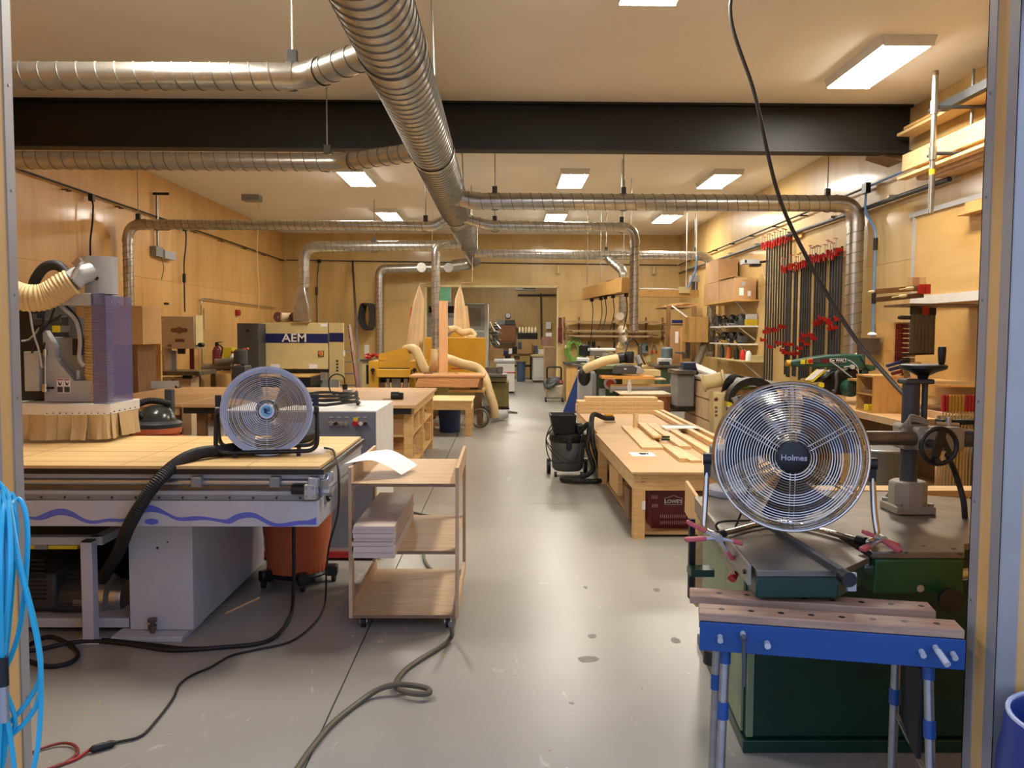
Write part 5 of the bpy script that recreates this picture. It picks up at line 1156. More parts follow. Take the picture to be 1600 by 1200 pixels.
B(A(337,560,Y).x, A(352,560,Y).x, Y+.35, Y+.6, z0, z0+.20).build('parts_box', green, label='green carton under the yellow box on the cluttered bench', cat='box'); B(A(338,545,Y).x, A(352,545,Y).x, Y+.36, Y+.6, z0+.201, z0+.40).build('parts_box', yell2, label='yellow green carton on top of the green one', cat='box')
bottle('white spray bottle on the cluttered bench', 355, 0, Y+.3, .34, .045, paper, red, z0); bottle('clear green bottle near the grey motor', 358, 0, Y+.15, .24, .04, mat('pale_green_plastic', (170,190,160), .3), white, z0); bottle('pink labelled bottle near the grey motor', 364, 0, Y+.2, .28, .035, pinkg, blk, z0)
MB().tube(spl([(A(312,575,Y).x,Y+.1,z0+.06),(A(335,575,Y).x,Y+.12,z0+.07),(A(360,572,Y).x,Y+.1,z0+.09)]), .06, 12).build('rolled_sleeve', mat('grey_canvas', (132,120,100), .8), label='rolled grey canvas sleeve along the bench edge', cat='roll')
MB().tube(spl([(A(335,565,Y).x,Y+.05,z0+.16),(A(350,565,Y).x,Y+.04,z0+.17),(A(366,560,Y).x,Y+.05,z0+.19)]), .055, 12).build('rolled_sleeve', MATS['grey_canvas'], label='second canvas sleeve lying on top of the first', cat='roll')
# drill press
p = A(376,570,Y-.2); t = T('drill_press', 'dark grey drill press motor and head by the bench', 'drill press', (p.x, Y-.2, 0))
MB().cyl((p.x,Y-.05,0), (p.x,Y-.05,zat(545,Y)), .045, n=16).build('column', dgrey, t); MB().lathe([(0,0),(.11,0),(.115,.02),(.115,.22),(.08,.25),(0,.26)], (p.x,Y-.2,zat(570,Y)), 22).build('motor', dgrey, t); MB().bx(p.x-.11,p.x+.13,Y-.35,Y,zat(592,Y),zat(572,Y)).build('head', dgrey, t, bevel=.02); MB().bx(p.x-.17,p.x+.17,Y-.4,Y+.05,zat(618,Y),zat(615,Y)).build('table', iron, t); MB().bx(p.x-.2,p.x+.2,Y-.4,Y+.15,0,.05).build('base', dgrey, t)
c = A(387,545,Y-.3); MB().cyl(A(380,545,Y-.3), c, .008, n=8).sphere(c, .025).build('feed_handle', orange, t)
# ============================================================ wide belt sander
Y = 16.
t = T('wide_belt_sander', 'cream wide belt sander with a navy band and white lettering', 'sander', (A(470,560,Y).x, Y+.6, 0))
body = PB(407,504,513,577,Y,1.1).build('upper_body', cream, t, bevel=.01)
PB(407,521,512.6,536,Y-.004,.006).build('navy_band', navy, body)
c = A(460,528.5,Y-.006); text_mesh('sander_lettering', 'AEM', .215, Matrix.Translation(c) @ FACE, white, body, .002, .0035, 1.12)
PB(513.2,504,515.5,578,Y+.02,.03).build('hinge_gap', blk, t)
d0 = A(515,540,Y); d1 = A(537,540,Y-.12); a_ = math.atan2(d1.y-d0.y, d1.x-d0.x)
zd0, zd1 = zat(594,Y), zat(506,Y)
dr = MB().beam((d0.x,Y,(zd0+zd1)/2), (d1.x,Y-.12,(zd0+zd1)/2), .03, zd1-zd0).build('side_door', cream, t)
mb = MB().beam((d0.x,Y-.018,zat(528.5,Y)), (d1.x,Y-.138,zat(528.5,Y)), .004, zat(521.5,Y)-zat(535.5,Y)).build('navy_band', navy, dr)
for k in range(4): p = d0.lerp(d1,.55); MB().box((p.x,Y-.085,zat(565+k*5,Y)), (.05,.004,.035), rz=a_).build('printed_text', dgrey, dr)
MB().box((d1.x+.01,Y-.14,zat(553,Y)), (.03,.04,.10)).build('handle', white, dr)
p = A(501.5,552.5,Y); es = PB(497,548,506,557,Y-.02,.02).build('stop_plate', dgrey, t); PB(498.5,549,505,556,Y-.03,.01).build('yellow_plate', yell, es); MB().cyl((A(501,552,Y).x,Y-.03,A(501,552,Y).z), (A(501,552,Y).x,Y-.06,A(501,552,Y).z), .03, n=14).build('stop_button', orange, es)
for (px, py, r) in ((414,516.5,.02),): p = A(px,py,Y); MB().cyl((p.x,Y-.004,p.z), (p.x,Y+.002,p.z), r, n=14).build('port', blk, body)
for (x0, x1, y0, y1) in ((423,437,569,576),(483,496,569,576),(501,511,506,510)): PB(x0,y0,x1,y1,Y-.004,.004).build('label_plate', paper, body)
PB(407,577,513,582,Y+.02,1.0).build('throat', blk, t)
PB(420,583,500,700,Y+.1,.9).build('base', wgreen, t, bevel=.01)
PB(405,578,418,660,Y+.05,.9).build('side_frame', grey, t); PB(500,577,516,660,Y+.05,.9).build('side_frame', grey, t)
B(A(412,583,Y).x, A(503,583,Y).x, 15.05, Y+.2, zat(590,Y)-.12, zat(587,Y)).build('feed_bed', blk, t); B(A(414,583,Y).x, A(500,583,Y).x, 15.0, Y+.2, zat(587,Y)+.002, zat(585.5,Y)+.01).build('feed_belt', maple, t)
c = A(506,588,15.3); MB().box(c, (.1,.1,.14)).build('gear_box', alum, t)
PB(370,505,405.5,612,Y-.45,.5).build('control_cabinet', dgrey, t, bevel=.012)
c = A(387,517,Y-.45); MB().cyl((c.x,Y-.455,c.z), (c.x,Y-.45,c.z), .03, n=14).build('port', blk, t)
zt = zat(504,Y)
MB().prism([(A(459,490,Y).x,zt),(A(485,490,Y).x,zt),(A(484,490,Y).x,zat(480,Y)),(A(481,490,Y).x,zat(468,Y)),(A(479,490,Y).x,zat(450,Y)),(A(467,490,Y).x,zat(450,Y)),(A(464,490,Y).x,zat(468,Y)),(A(460,490,Y).x,zat(480,Y))], 'y', Y-.1, Y+.12).build('exhaust_hood', steel, t, bevel=.02)
for px in (507, 527): MB().cyl((A(px,505,Y).x,Y+.1,zt), (A(px,498,Y).x,Y+.1,zat(499,Y)), .015, n=8).build('eye_bolt', steel2, t)
for (a, b, m, nm) in ((422,452,belt,'left'),):
    y = Y+.2; r = .085; z = zt+r
    MB().cyl((A(432,495,Y).x, y-.05, z), (A(446,495,Y).x, y+.25, z), r, n=24).build('belt_roll', cloth, label='pale roll of sanding belt lying on the cream sander', cat='roll')
    c = Vector((A(431,495,Y).x, y-.06, z)); MB().lathe([(.025,0),(.095,0),(.095,.05),(.025,.05),(.025,0)], c, 24, (.25,1,0)).build('belt_roll', belt, label='brown sanding belt roll with an open core on the cream sander', cat='roll'); c = Vector((A(454,495,Y).x, y+.0, z)); MB().lathe([(.02,0),(.088,0),(.088,.3),(.02,.3),(.02,0)], c, 24, (.25,1,0)).build('belt_roll', belt, label='brown sanding belt roll next to the exhaust hood', cat='roll')
# back wall: ladder, pole, hanging belt, air pipe
t = T('step_ladder', 'aluminium ladder with a reddish rail leaning behind the cream sander', 'ladder', (A(548,600,18.).x, 18., 0))
a, b = Vector((A(543,510,18.6).x, 18.6, zat(510,18.6))), Vector((A(560,640,17.6).x, 17.6, 0))
MB().beam(a+Vector((.04,0,0)), b+Vector((.04,0,0)), .05, .09).build('rail', mat('red_brown_rail', (112,56,44), .5), t); MB().beam(a+Vector((-.36,0,0)), b+Vector((-.36,0,0)), .05, .09).build('rail', alum, t)
for k in range(7): p = a.lerp(b, .04+k*.135); MB().box((p.x-.16,p.y,p.z), (.40,.09,.03)).build('step', alum, t)
MB().beam((A(535,410,19.5).x,20.8,zat(410,20.8)), (A(557,640,18.).x,18.6,.02), .05, .05).build('long_pole', mat('dark_brown_pole', (60,42,32), .5), label='long dark pole leaning against the back wall', cat='pole')
c = A(568,494,20.9); t = T('sanding_belt', 'black loop of wide sanding belt hanging on the back wall', 'belt', c)
pts = [(0,.33),(.09,.3),(.13,.1),(.13,-.15),(.07,-.33),(-.03,-.32),(-.13,-.12),(-.13,.1),(-.08,.29)]
P = spl([Vector((x,0,z)) for x, z in pts+[pts[0]]], 5)
vs = []; fs = []; n = len(P)
for p in P: vs += [c+p, c+p+Vector((.12,.35,.0)), c+p*.96, c+p*.96+Vector((.12,.35,0))]
for i in range(n-1):
    k = i*4; fs += [(k,k+1,k+5,k+4), (k+2,k+6,k+7,k+3), (k,k+4,k+6,k+2), (k+1,k+3,k+7,k+5)]
MB().add(vs, fs).build('belt_loop', mat('charcoal_belt', (70,68,64), .8), t); MB().cyl(c+Vector((.1,.45,.3)), c+Vector((.02,.05,.3)), .015, n=8).build('peg', steel2, t)
t = T('air_pipe', 'dark compressed air pipe along the back wall', 'pipe', (-.5, YB-.06, 3.35))
MB().cyl((XL+.1, YB-.06, 3.42), (XR-.1, YB-.06, 3.35), .014, n=10).build('pipe', dgrey, t)
for px in (499,): x = A(px,450,YB-.06).x; MB().tube(fillet([(x,YB-.06,3.4),(x-.03,YB-.1,3.1),(x-.06,YB-.08,2.6),(x-.06,YB-.08,1.3)],.2,5), .013, 8).build('drop_pipe', dgrey, t); MB().cyl((x-.06,YB-.08,2.55),(x-.06,YB-.08,2.75),.03,n=10).build('coupling', blk, t); MB().box((x,YB-.06,3.4),(.09,.06,.08)).build('tee', blk, t)
for px in (552, 872, 1022):
    x = A(px,415,YB-.1).x; MB().cyl((x,YB-.1,3.32),(x,YB-.1,3.12), .03, .045, n=10).build('valve', cream, t)
p = A(573,546,YB); MB().bx(p.x-.06,p.x+.06,YB-.02,YB,p.z-.12,p.z+.12).build('power_socket', white, label='white wall socket on the back wall by the yellow planer', cat='socket')
# ============================================================ yellow planer group
Y = 15.6
t = T('thickness_planer', 'yellow thickness planer with a sloping chip hood and hose', 'planer', (A(615,580,Y).x, Y+.5, 0))
PB(576,564,592,680,Y,.9).build('side_column', yell, t, bevel=.01); PB(639,564,662,680,Y,.9).build('side_column', yell, t, bevel=.01)
PB(588,577,641,590,Y-.3,1.3).build('bed', yell, t, bevel=.01)
PB(592,575,640,577.5,Y-.1,.9).build('feed_roller', blk, t)
MB().add([A(592,564,Y),A(640,564,Y),A(640,575,Y),A(592,575,Y),A(592,564,Y+.8),A(640,564,Y+.8),A(640,575,Y+.8),A(592,575,Y+.8)], [(0,1,2,3),(4,7,6,5),(0,4,5,1),(3,2,6,7),(0,3,7,4),(1,5,6,2)]).build('cutter_cover', yell, t)
MB().add([A(592,563,Y),A(640,563,Y),A(641,556,Y),A(634,543,Y),A(592,553,Y)]+[A(a,b,Y+.6) for a, b in ((592,563),(640,563),(641,556),(634,543),(592,553))], [(0,1,2,3,4),(9,8,7,6,5)]+[(i,(i+1)%5,5+(i+1)%5,5+i) for i in range(5)]).build('chip_hood', yell, t)
for px in (583, 648): c = A(px,578,Y-.02); MB().cyl(c, c+Vector((0,-.08,0)), .035, n=12).box(c+Vector((0,-.06,-.03)), (.03,.03,.1)).build('lock_knob', blk, t)
for (x0,x1,m) in ((604,608,white),(612,626,lgrey),(631,637,white)): PB(x0,592,x1,640,Y+.2,.1).build('stand_leg', m, t)
PB(592,590,640,598,Y+.3,.4).build('lower_frame', blk, t)
hose([A(634,546,Y+.25), A(648,546,Y), A(656,560,Y-.1), A(664,577,Y-.15), A(675,580,Y-.15), A(680,565,yF), Vector((xF,yF,zat(546,yF)))], .085, .004, .05, 16).build('chip_hose', hosec, t)
t = T('yellow_hood_machine', 'big yellow sheet metal machine hood behind the upright pink plank', 'machine', (A(710,560,16.6).x, 17.0, 0))
x0, x1 = A(662,560,16.6).x, A(758,560,16.6).x; zt = zat(528,16.6); zb = zat(584,16.6)
MB().prism([(x0,16.9),(x0+.45,16.9),(x0+.75,16.62),(x1,16.55),(x1,17.6),(x0,17.6)], 'z', zb, zt).build('hood', yell, t, bevel=.01)
MB().bx(x0+.05, x1-.05, 16.75, 17.5, .0, zb).build('base', olive, t, bevel=.01); B(x0, x1-.02, 16.55, 17.6, zb-.06, zb-.001).build('table', iron, t)
PB(705,575,728,577,16.5,.02).build('red_label', red, t)
hose([A(700,515,16.9), A(712,514,17.), A(722,520,17.), A(735,518,17.1), A(742,526,17.1)], .065, .004, .05, 14).build('flex_hose', hosec, t)
MB().prism([(A(700,525,16.9).x,zt),(A(722,525,16.9).x,zt),(A(714,520,16.9).x,zat(521,16.9)),(A(706,520,16.9).x,zat(521,16.9))], 'y', 16.9, 17.2).build('hose_cone', yell, t)
p = A(737,526,16.9); MB().lathe([(0,.05),(.05,.05),(.08,.04),(.09,0),(0,0)], (p.x,16.9,zt), 16).build('round_cap', hosec, t)
# tall cloth filter bags hanging on strings
def cone_bag(label, pxt, pyt, l0, r0, l1, r1, pyb, Y):
    t = T('filter_bag', label, 'filter bag', A(pxt, pyb, Y), group='hanging filter bags')
    top = A(pxt,pyt,Y); zs = [top.z, zat(pyt+22,Y), zat((pyt+pyb)/2,Y), zat(pyb,Y)]
    cs = [(top.x,.012), ((A(l0,0,Y).x+A(r0,0,Y).x)/2, (A(r0,0,Y).x-A(l0,0,Y).x)/2), (0,0), ((A(l1,0,Y).x+A(r1,0,Y).x)/2, (A(r1,0,Y).x-A(l1,0,Y).x)/2)]
    cs[2] = ((cs[1][0]+cs[3][0])/2, (cs[1][1]+cs[3][1])/2); vs = []; n = 20; fs = []
    for (cx_, r), z in zip(cs, zs):
        for k in range(n): a = 2*math.pi*k/n; q = r*(1 if k % 2 else .88); vs.append((cx_+math.cos(a)*q, Y+math.sin(a)*q*.7, z))
    for j in range(3): fs += [(j*n+k, j*n+(k+1)%n, (j+1)*n+(k+1)%n, (j+1)*n+k) for k in range(n)]
    fs += [tuple(range(n)), tuple(range(3*n,4*n))]
    MB().add(vs, fs).build('cloth', cloth, t, ang=25)
    MB().tube([top, top+Vector((.02,0,.05)), Vector((top.x+.25,Y,top.z+.07)), Vector((top.x+.27,Y,ZC))], .006, 5).build('string', cloth, t)
cone_bag('left pale cloth filter bag behind the yellow planer', 655, 447, 646, 663, 632, 660, 553, 17.2)
cone_bag('right pale cloth filter bag beside the grey machine', 719, 446, 711, 726, 708, 732, 528, 17.8)
MB().beam(A(643,480,17.9), Vector((A(628,545,17.9).x,17.7,0)), .02, .12).build('red_stick', red2, label='thin red board behind the left filter bag', cat='board')
PB(726,497,734,673,18.4,.03).build('red_sheet', red2, label='bright red panel beside the right filter bag', cat='panel'); MB().beam(A(728,478,18.2), Vector((A(745,600,18.2).x,18.1,0)), .07, .03).build('leaning_board', piney, label='pale board leaning on the red panel', cat='board')
# bench with vice rails, upright plank
Y = 14.4
t = T('wooden_bench', 'old reddish wooden bench under the upright pink plank', 'workbench', (A(700,600,Y).x, Y+.5, 0))
zt = zat(587, Y)
B(A(640,590,Y).x, A(757,590,Y).x, Y, Y+.85, zt-.04, zt).build('top', redwood, t, bevel=.004)
B(A(652,597,Y).x, A(752,597,Y).x, Y-.02, Y+.02, zat(605.5,Y), zt-.045).build('front_apron', brownw, t)
mb = MB().prism([(A(654,592,Y).x,zt-.05),(A(750,592,Y).x,zt-.05),(A(746,604,Y).x,zat(605,Y)),(A(648,604,Y).x,zat(605,Y))], 'y', Y-.05, Y-.021).build('front_board', redwood, t)
for k in range(5): p = A(660+k*20,599,Y-.05); MB().cyl((p.x,Y-.056,p.z),(p.x,Y-.05,p.z), .008, n=8).build('screw', alum, mb)
for px in (650, 745):
    for y in (Y+.1, Y+.72): x = A(px,620,Y).x; B(x,x+.09,y,y+.09,0,zt-.04).build('leg', brownw, t)
B(A(700,610,Y).x, A(757,610,Y).x, Y+.05, Y+.9, zat(612,Y)-.02, zat(610,Y)).build('shelf', maple, t)
PB(686,470,699.5,583.5,Y+.45,.035).build('upright_plank', mat('pink_fir_plank', (226,178,132), .55, scale=4, stretch=(9,9,1), rgb2=(212,158,110), wood=True), label='tall pinkish plank standing upright on the wooden bench', cat='plank')
for k, (a, b, c_, d, m) in enumerate(((676,582,710,584,piney),(715,583,756,586,piney),(662,579,690,582,brownw),(700,576,726,578,redwood))):
    p, q = A(a,b,Y+.3+.1*k), A(c_,d,Y+.35+.1*k); p.z = q.z = zt+.014+.0*k; MB().beam(p, q, .06, .025).build('scrap_strip', m, label='%s wood strip lying on the old reddish bench' % ('pale short','pale long','dark brown','thin reddish')[k], cat='strip')
tb3 = bench('assembly_bench', 'small pale pine bench in front of the old reddish bench', A(640,620,13.1).x, -.47, 13.1, 14.2, .565, topm=piney)
B(-1.7,-1.2,13.3,13.36,.566,.58).build('wood_strip', piney, label='thin wood strip lying on the small pine bench', cat='strip')
c = Vector((A(704,650,14.0).x, 13.75, 0)); t = T('waste_bin', 'dark blue waste bin under the small pine bench', 'bin', c); MB().lathe([(0,0),(.16,0),(.165,.02),(.19,.40),(.2,.42),(.185,.42),(.155,.03),(0,.03)], c, 30).build('shell', bluebin, t)
MB().ring(c+Vector((0,0,.42)), .195, .008, (0,0,1), 30, 6).build('rim', bluebin, t)
for k in range(6):
    MB().beam((-1.75, 13.5+.05*k, .03+.05*k), (-1.15+.05*(k%3), 13.55+.05*k, .03+.05*k), .09, .04).build('stored_board', (piney, brownw, redwood)[k%3], label='%s board stored under the small pine bench' % ('lowest pale','lower dark','lower reddish','upper pale','upper dark','topmost reddish')[k], cat='board', group='boards under the small pine bench')
# green jointer and flexible dust hose
Y = 16.3
t = T('jointer', 'olive jointer with an iron bed beside the aisle', 'jointer', (A(778,620,Y).x, Y+.5, 0))
PB(766,597,795,637,Y,.9).build('cabinet', olive, t, bevel=.02); PB(762,637,796,640,Y-.03,1.).build('plinth', blk, t)
PB(758,585,792,589,Y-.2,1.4).build('bed', iron, t, bevel=.004); PB(760,589,792,597,Y-.1,1.1).build('bed_casting', olive, t, bevel=.01)
PB(758,574,784,583,Y+.4,.04).build('fence', iron, t); PB(778,573,786,585,Y+.2,.12).build('guard', iron, t); B(A(787,583,Y).x, A(806,583,Y).x, Y+.5, Y+.7, zat(585,Y), zat(583,Y)).build('red_arm', red, t)
hose([Vector((xF+.06,yF,zat(560,yF))), A(700,561,15.3), A(720,568,15.5), A(745,575,15.6), A(757,590,15.5), A(763,610,15.3), A(770,632,15.2), Vector((A(773,640,15.).x,15.2,.09))], .085, .004, .05, 16).build('flex_hose', hosec, label='long beige flexible hose dropping from the duct to the floor', cat='hose')
c = Vector((A(778,634,15.3).x, 15.4, .09)); MB().cyl(c+Vector((-.05,0,0)), c+Vector((.12,.3,.02)), .085, n=18).build('hose_cuff', lgrey, label='grey hose cuff on the floor beside the jointer', cat='hose cuff')
for k in range(4):
    MB().tube(spl([A(735+4*k,606,14.6), A(752+2*k,622,14.6), A(755+3*k,638,14.5), G(765,643+k,.02), G(790-4*k,644+k,.015), G(808-6*k,645-k,.015), G(785,641+k,.015)], 7), .016, 7).build('extension_cable', MATS['olive_grey_cable'], label='%s of the grey cables spilling from the bench to the floor' % ('outermost','second','third','innermost')[k], cat='cable', group='cables by the jointer')
MB().ring(Vector((A(750,643,14.3).x,14.3,.17)), .15, .02, (.3,1,0), 26, 7).build('hose_ring', MATS['olive_grey_cable'], label='grey hose ring standing by the pine bench leg', cat='hose')

t = T('clamp_bundle', 'bundle of small red clamps on the cream cabinet left of the yellow planer', 'clamps', (A(580,565,16.8).x, 16.9, zat(562,16.65)))
random.seed(8)
for k in range(14):
    a = A(571+random.uniform(0,19), random.uniform(553,560), 16.8+random.uniform(0,.2)); MB().box(a, (.05,.04,.045), rz=k, ry=k*.7).build('red_clamp', red2, t, bevel=.006)
t = T('cream_cabinet', 'narrow cream cabinet left of the yellow planer', 'cabinet', (A(574,600,16.7).x, 16.9, 0)); PB(566,565,592,648,16.7,.5).build('body', cream, t); PB(572,570,576,600,16.69,.02).build('slot', blk, t); PB(562,562,594,565,16.65,.6).build('top', dgrey, t)
# ============================================================ right wall: pipes, rack, clamps
rx = XR-.06
t = T('air_pipe', 'blue and black air pipe with a blue drop on the right wall', 'pipe', (rx, 11, 1.9))
pz = 3.40
yb = W(1372, 330, rx).y
MB().cyl((rx, 8.9, pz+.02), (rx, yb+.2, pz), .014, n=10).build('blue_pipe', airblue, t); MB().cyl((rx, yb+.2, pz), (rx, 21.3, pz-.05), .014, n=10).build('black_pipe', black, t)
MB().box((rx-.02, yb+.3, pz-.02), (.06,.12,.12)).build('tee', blk, t)
MB().tube(fillet([(rx-.02,yb+.3,pz-.06),(rx-.04,yb+.28,pz-.3),(rx-.02,yb,pz-.55),(rx-.02,yb,1.55)], .12, 5), .014, 9).build('drop_pipe', airblue, t)
for z in (pz-.72, 2.05): MB().cyl((rx-.02,yb,z-.07),(rx-.02,yb,z+.07), .026, n=12).build('coupling', blk, t)
for k in range(8): y = 11.2+k*1.3; MB().bx(rx-.05, XR, y-.012, y+.012, pz-.05, pz-.03).build('bracket', blk, t)
t = T('conduit_pipe', 'thick dark grey conduit sloping along the right wall under the air pipe', 'conduit', (rx, 12, 3.1))
MB().cyl((rx, 8.4, 3.15), (rx, 21.2, 3.14), .026, n=12).build('pipe', dgrey, t)
for k in range(7): y = 9.6+k*1.7; MB().bx(rx-.06, XR, y-.015, y+.015, 3.16, 3.19).build('bracket', steel2, t)
# plywood cover sheet with pale trim
t = T('plywood_sheet', 'large raised plywood sheet framed by pale trim on the right wall', 'panel', (XR-.02, 8., 1.5))
y0, y1 = W(1545,400,XR).y, W(1430,400,XR).y
B(XR-.012, XR-.0005, 4.0, y1-.02, W(1430,535,XR).z-.55, W(1430,340,XR).z).build('sheet', mat('honey_ply_sheet', (210,172,104), .45, scale=1.4, stretch=(1,.6,2.5), rgb2=(196,154,84), wood=True, coat=.2), t)
B(XR-.03, XR-.0005, y1-.02, y1+.02, W(1430,560,XR).z-.2, W(1430,340,XR).z).build('trim_strip', lgrey, t)
B(XR-.035, XR-.0005, 4.0, y1+.1, W(1430,340,XR).z, W(1430,340,XR).z+.05).build('top_rail', lgrey, t)
B(XR-.05, XR-.0005, 4.0, W(1415,480,XR).y-.2, W(1480,470,XR).z-.02, W(1480,470,XR).z+.07).build('white_rail', white, t)
# pipe rack with lumber near the ceiling
y_ = 7.9; x_ = A(1458,220,y_).x
t = T('lumber_rack', 'galvanised pipe rack with bracket arms on the right wall', 'rack', (x_, y_, 2.8))
MB().cyl((x_,y_,A(1455,333,y_).z), (x_,y_,A(1459,112,y_).z), .026, n=14).build('upright', steel2, t); MB().cyl((x_,y_,A(1459,118,y_).z),(x_,y_,A(1459,111,y_).z+.002), .028, n=14).build('cap', plyedge, t)
for py in (168, 240):
    z = A(1458,py,y_).z; MB().cyl((x_,y_,z),(XR,y_-.05,z), .018, n=10).build('arm', dgrey, t); MB().cyl((x_,y_,z-.06),(x_,y_,z+.06), .036, n=12).build('fitting', steel2, t); MB().cyl((x_,y_,z),(x_+.02,y_+.12,z), .016, n=8).build('fitting', dgrey, t)
z = A(1458,268,y_).z; MB().cyl((x_,y_,z-.03),(x_,y_,z+.02), .027, n=12).build('yellow_tape', yell2, t)
x2 = W(1472,200,XR-.15).x; MB().cyl((XR-.08,8.0,A(1472,260,8.4).z),(XR-.08,8.0,A(1474,128,8.4).z), .016, n=8).build('rear_upright', steel2, t)
def rackboard(label, z, x, w, h, y0, y1, m=piney, ry=0.):
    MB().box((x, (y0+y1)/2, z), (w, y1-y0, h), ry=ry).build('rack_board', m, label=label, cat='board', group='boards stored on the pipe rack', bevel=.002)
ztop = A(1458,168,y_).z+.03; zmid = A(1458,240,y_).z+.03
for k, (z, x, w, h, y0, y1, m, lb) in enumerate((
    (ztop+.02, XR-.13, .20, .03, 4.5, 9.2, piney, 'lower pale board on the top arm of the pipe rack'),
    (ztop+.055, XR-.14, .18, .03, 4.2, 9.05, maple, 'upper board on the top arm of the pipe rack'),
    (ztop+.05, XR-.27, .05, .08, 4.2, 8.2, dgrey, 'dark metal strip on the top arm of the pipe rack'),
    (ztop+.09, XR-.12, .14, .03, 4.2, 7.9, brownw, 'thin dark board on top of the pipe rack pile'),
    (zmid+.09, XR-.26, .04, .17, 4.0, 8.95, piney, 'wide pale board on edge on the middle rack arm'),
    (zmid+.10, XR-.19, .06, .19, 4.0, 8.8, maple, 'second wide board on edge behind the pale one'),
    (zmid+.06, XR-.08, .10, .12, 4.0, 8.6, pinex, 'rough board lying at the wall on the middle arm'),
    (zmid-.07, XR-.28, .10, .03, 4.2, 8.95, piney, 'pale strip hanging just under the middle rack arm'),
    (zmid-.10, XR-.17, .10, .04, 4.2, 8.75, birch, 'grey strip under the middle rack arm'),
    (zmid-.13, XR-.10, .16, .03, 4.2, 8.5, birch, 'wide grey board under the middle rack arm'),
    (zmid-.56, XR-.08, .12, .03, 4.0, 8.1, maple, 'tan board on the low ledge under the rack'),
    (zmid-.50, XR-.06, .06, .09, 4.0, 8.05, maple, 'tan board standing on the low rack ledge'))): rackboard(lb, z, x, w, h, y0, y1, m)
MB().box((XR-.2, 9.55, A(1410,243,9.4).z), (.28,.35,.06), ry=.3).build('bracket_block', plyedge, label='rough wooden block under the right end of the black beam', cat='block')
# bar clamps: one built, the rest copies
def clamp(L):
    t = T('bar_clamp', 'x', 'clamp', (0,0,0), rz=0)
    B(-.016,.014,-.0075,.0075,-L,.02).build('bar', dgrey, t)
    MB().bx(-.10,.014,-.016,.016,-.05,.0).bx(-.10,-.07,-.014,.014,-.1,.0).build('head', red2, t, bevel=.004)
    MB().cyl((-.085,0,-.08),(-.085,0,.13), .007, n=8).build('screw', steel2, t); MB().cyl((-.11,.0,.12),(-.06,.0,.12), .006, n=8).build('tommy_bar', red2, t)
    return t
clampm = []
def hang(proto, y, z, jawz, lab, grp):
    r = dup(proto, (XR-.055, y, z), R(0), lab, grp)
    j = MB().bx(-.085,.018,-.014,.014,-.022,.022).bx(-.085,-.065,-.012,.012,-.022,.045); 
    LOCAL.add(r.name); o = j.move((0,0,jawz)).build('sliding_jaw', red2, r); return r
pl_, ps_ = clamp(2.35), clamp(1.70)
random.seed(21)
y0, y1 = W(1236,400,XR-.05).y, W(1199,400,XR-.05).y
for k in range(10):
    z = W(1199+(1236-1199)*(9-k)/9, 376+ (1-(9-k)/9)*0, XR-.05).z
    y = y0+(y1-y0)*k/9; hang(pl_ if k > 5 else ps_, y, 3.12+random.uniform(-.03,.03), -(1.40 if k%3 else 1.66)+random.uniform(-.06,.06), '%s bar clamp in the high row, counted from the right' % ORD[k], 'bar clamps in the high row')
y0, y1 = W(1316,400,XR-.05).y, W(1231,400,XR-.05).y
for k in range(24):
    if k in (5, 11, 17, 20): continue
    y = y0+(y1-y0)*k/23
    hang(ps_, y, 2.66+(.06 if k < 11 else 0)+random.uniform(-.03,.03), -(.95 if k < 9 else (1.05+.03*(k-9) if k < 15 else 1.30))+random.uniform(-.1,.1), '%s bar clamp in the low row, counted from the drop duct' % ORD[k-sum(1 for q in (5, 11, 17, 20) if q < k)], 'bar clamps in the low row')
for o in (pl_, ps_):
    for c_ in list(o.children): bpy.data.objects.remove(c_)
    LOCAL.discard(o.name); bpy.data.objects.remove(o)
B(XR-.04, XR-.001, 10.7, 13.2, 2.62, 2.70).build('clamp_rail', maple, label='wooden rail carrying the low row of bar clamps', cat='rail'); B(XR-.04, XR-.001, 12.6, 14.4, 3.06, 3.13).build('clamp_rail', maple, label='wooden rail carrying the high row of bar clamps', cat='rail')
# hand screws and bar clamps at the right front wall
yw = 7.6
t = T('wooden_handscrew', 'brown wooden handscrew clamp sticking out from the right wall', 'clamp', A(1420,460,yw))
dk = mat('dark_walnut', (96,66,44), .5, var=.15)
a0, a1 = A(1372,455,yw), A(1440,450,yw+.1)
MB().beam(a0, a1, .07, .05).build('upper_jaw', mat('walnut_jaw', (132,96,62), .5, var=.1), t, bevel=.004); MB().beam(a0+Vector((0,0,-.075)), a1+Vector((0,0,-.065)), .07, .045).build('lower_jaw', dk, t, bevel=.004)
for (px, py, dx) in ((1404,463,.10),(1415,451,.09)): c = A(px,py,yw-.06); MB().cyl(c-Vector((.06,0,.01)), c+Vector((0,0,.0)), .006, n=8).lathe([(.006,0),(.013,.01),(.015,.05),(.009,.07),(0,.072)], c, 12, (1,-.1,.1)).build('handle', cream, t)
c = A(1358,456,yw); MB().lathe([(.006,0),(.014,.01),(.014,.04),(.005,.06),(0,.062)], c+Vector((.05,0,0)), 12, (-1,0,0)).build('handle', cream, t)
for k, (px0, m, nm) in enumerate(((1426,card,'brown block'),(1437,piney,'pale block'))):
    PB(px0,433,px0+10,446,yw+.12,.1).build('wood_block', m, label='%s resting on the wooden handscrew clamp' % nm, cat='block')
B(A(1420,480,yw-.05).x, XR-.001, yw-.08, yw+.45, A(1440,476,yw+.2).z-.02, A(1440,476,yw+.2).z).build('clamp_ledge', dk, label='narrow dark ledge carrying the black bar clamps', cat='ledge')
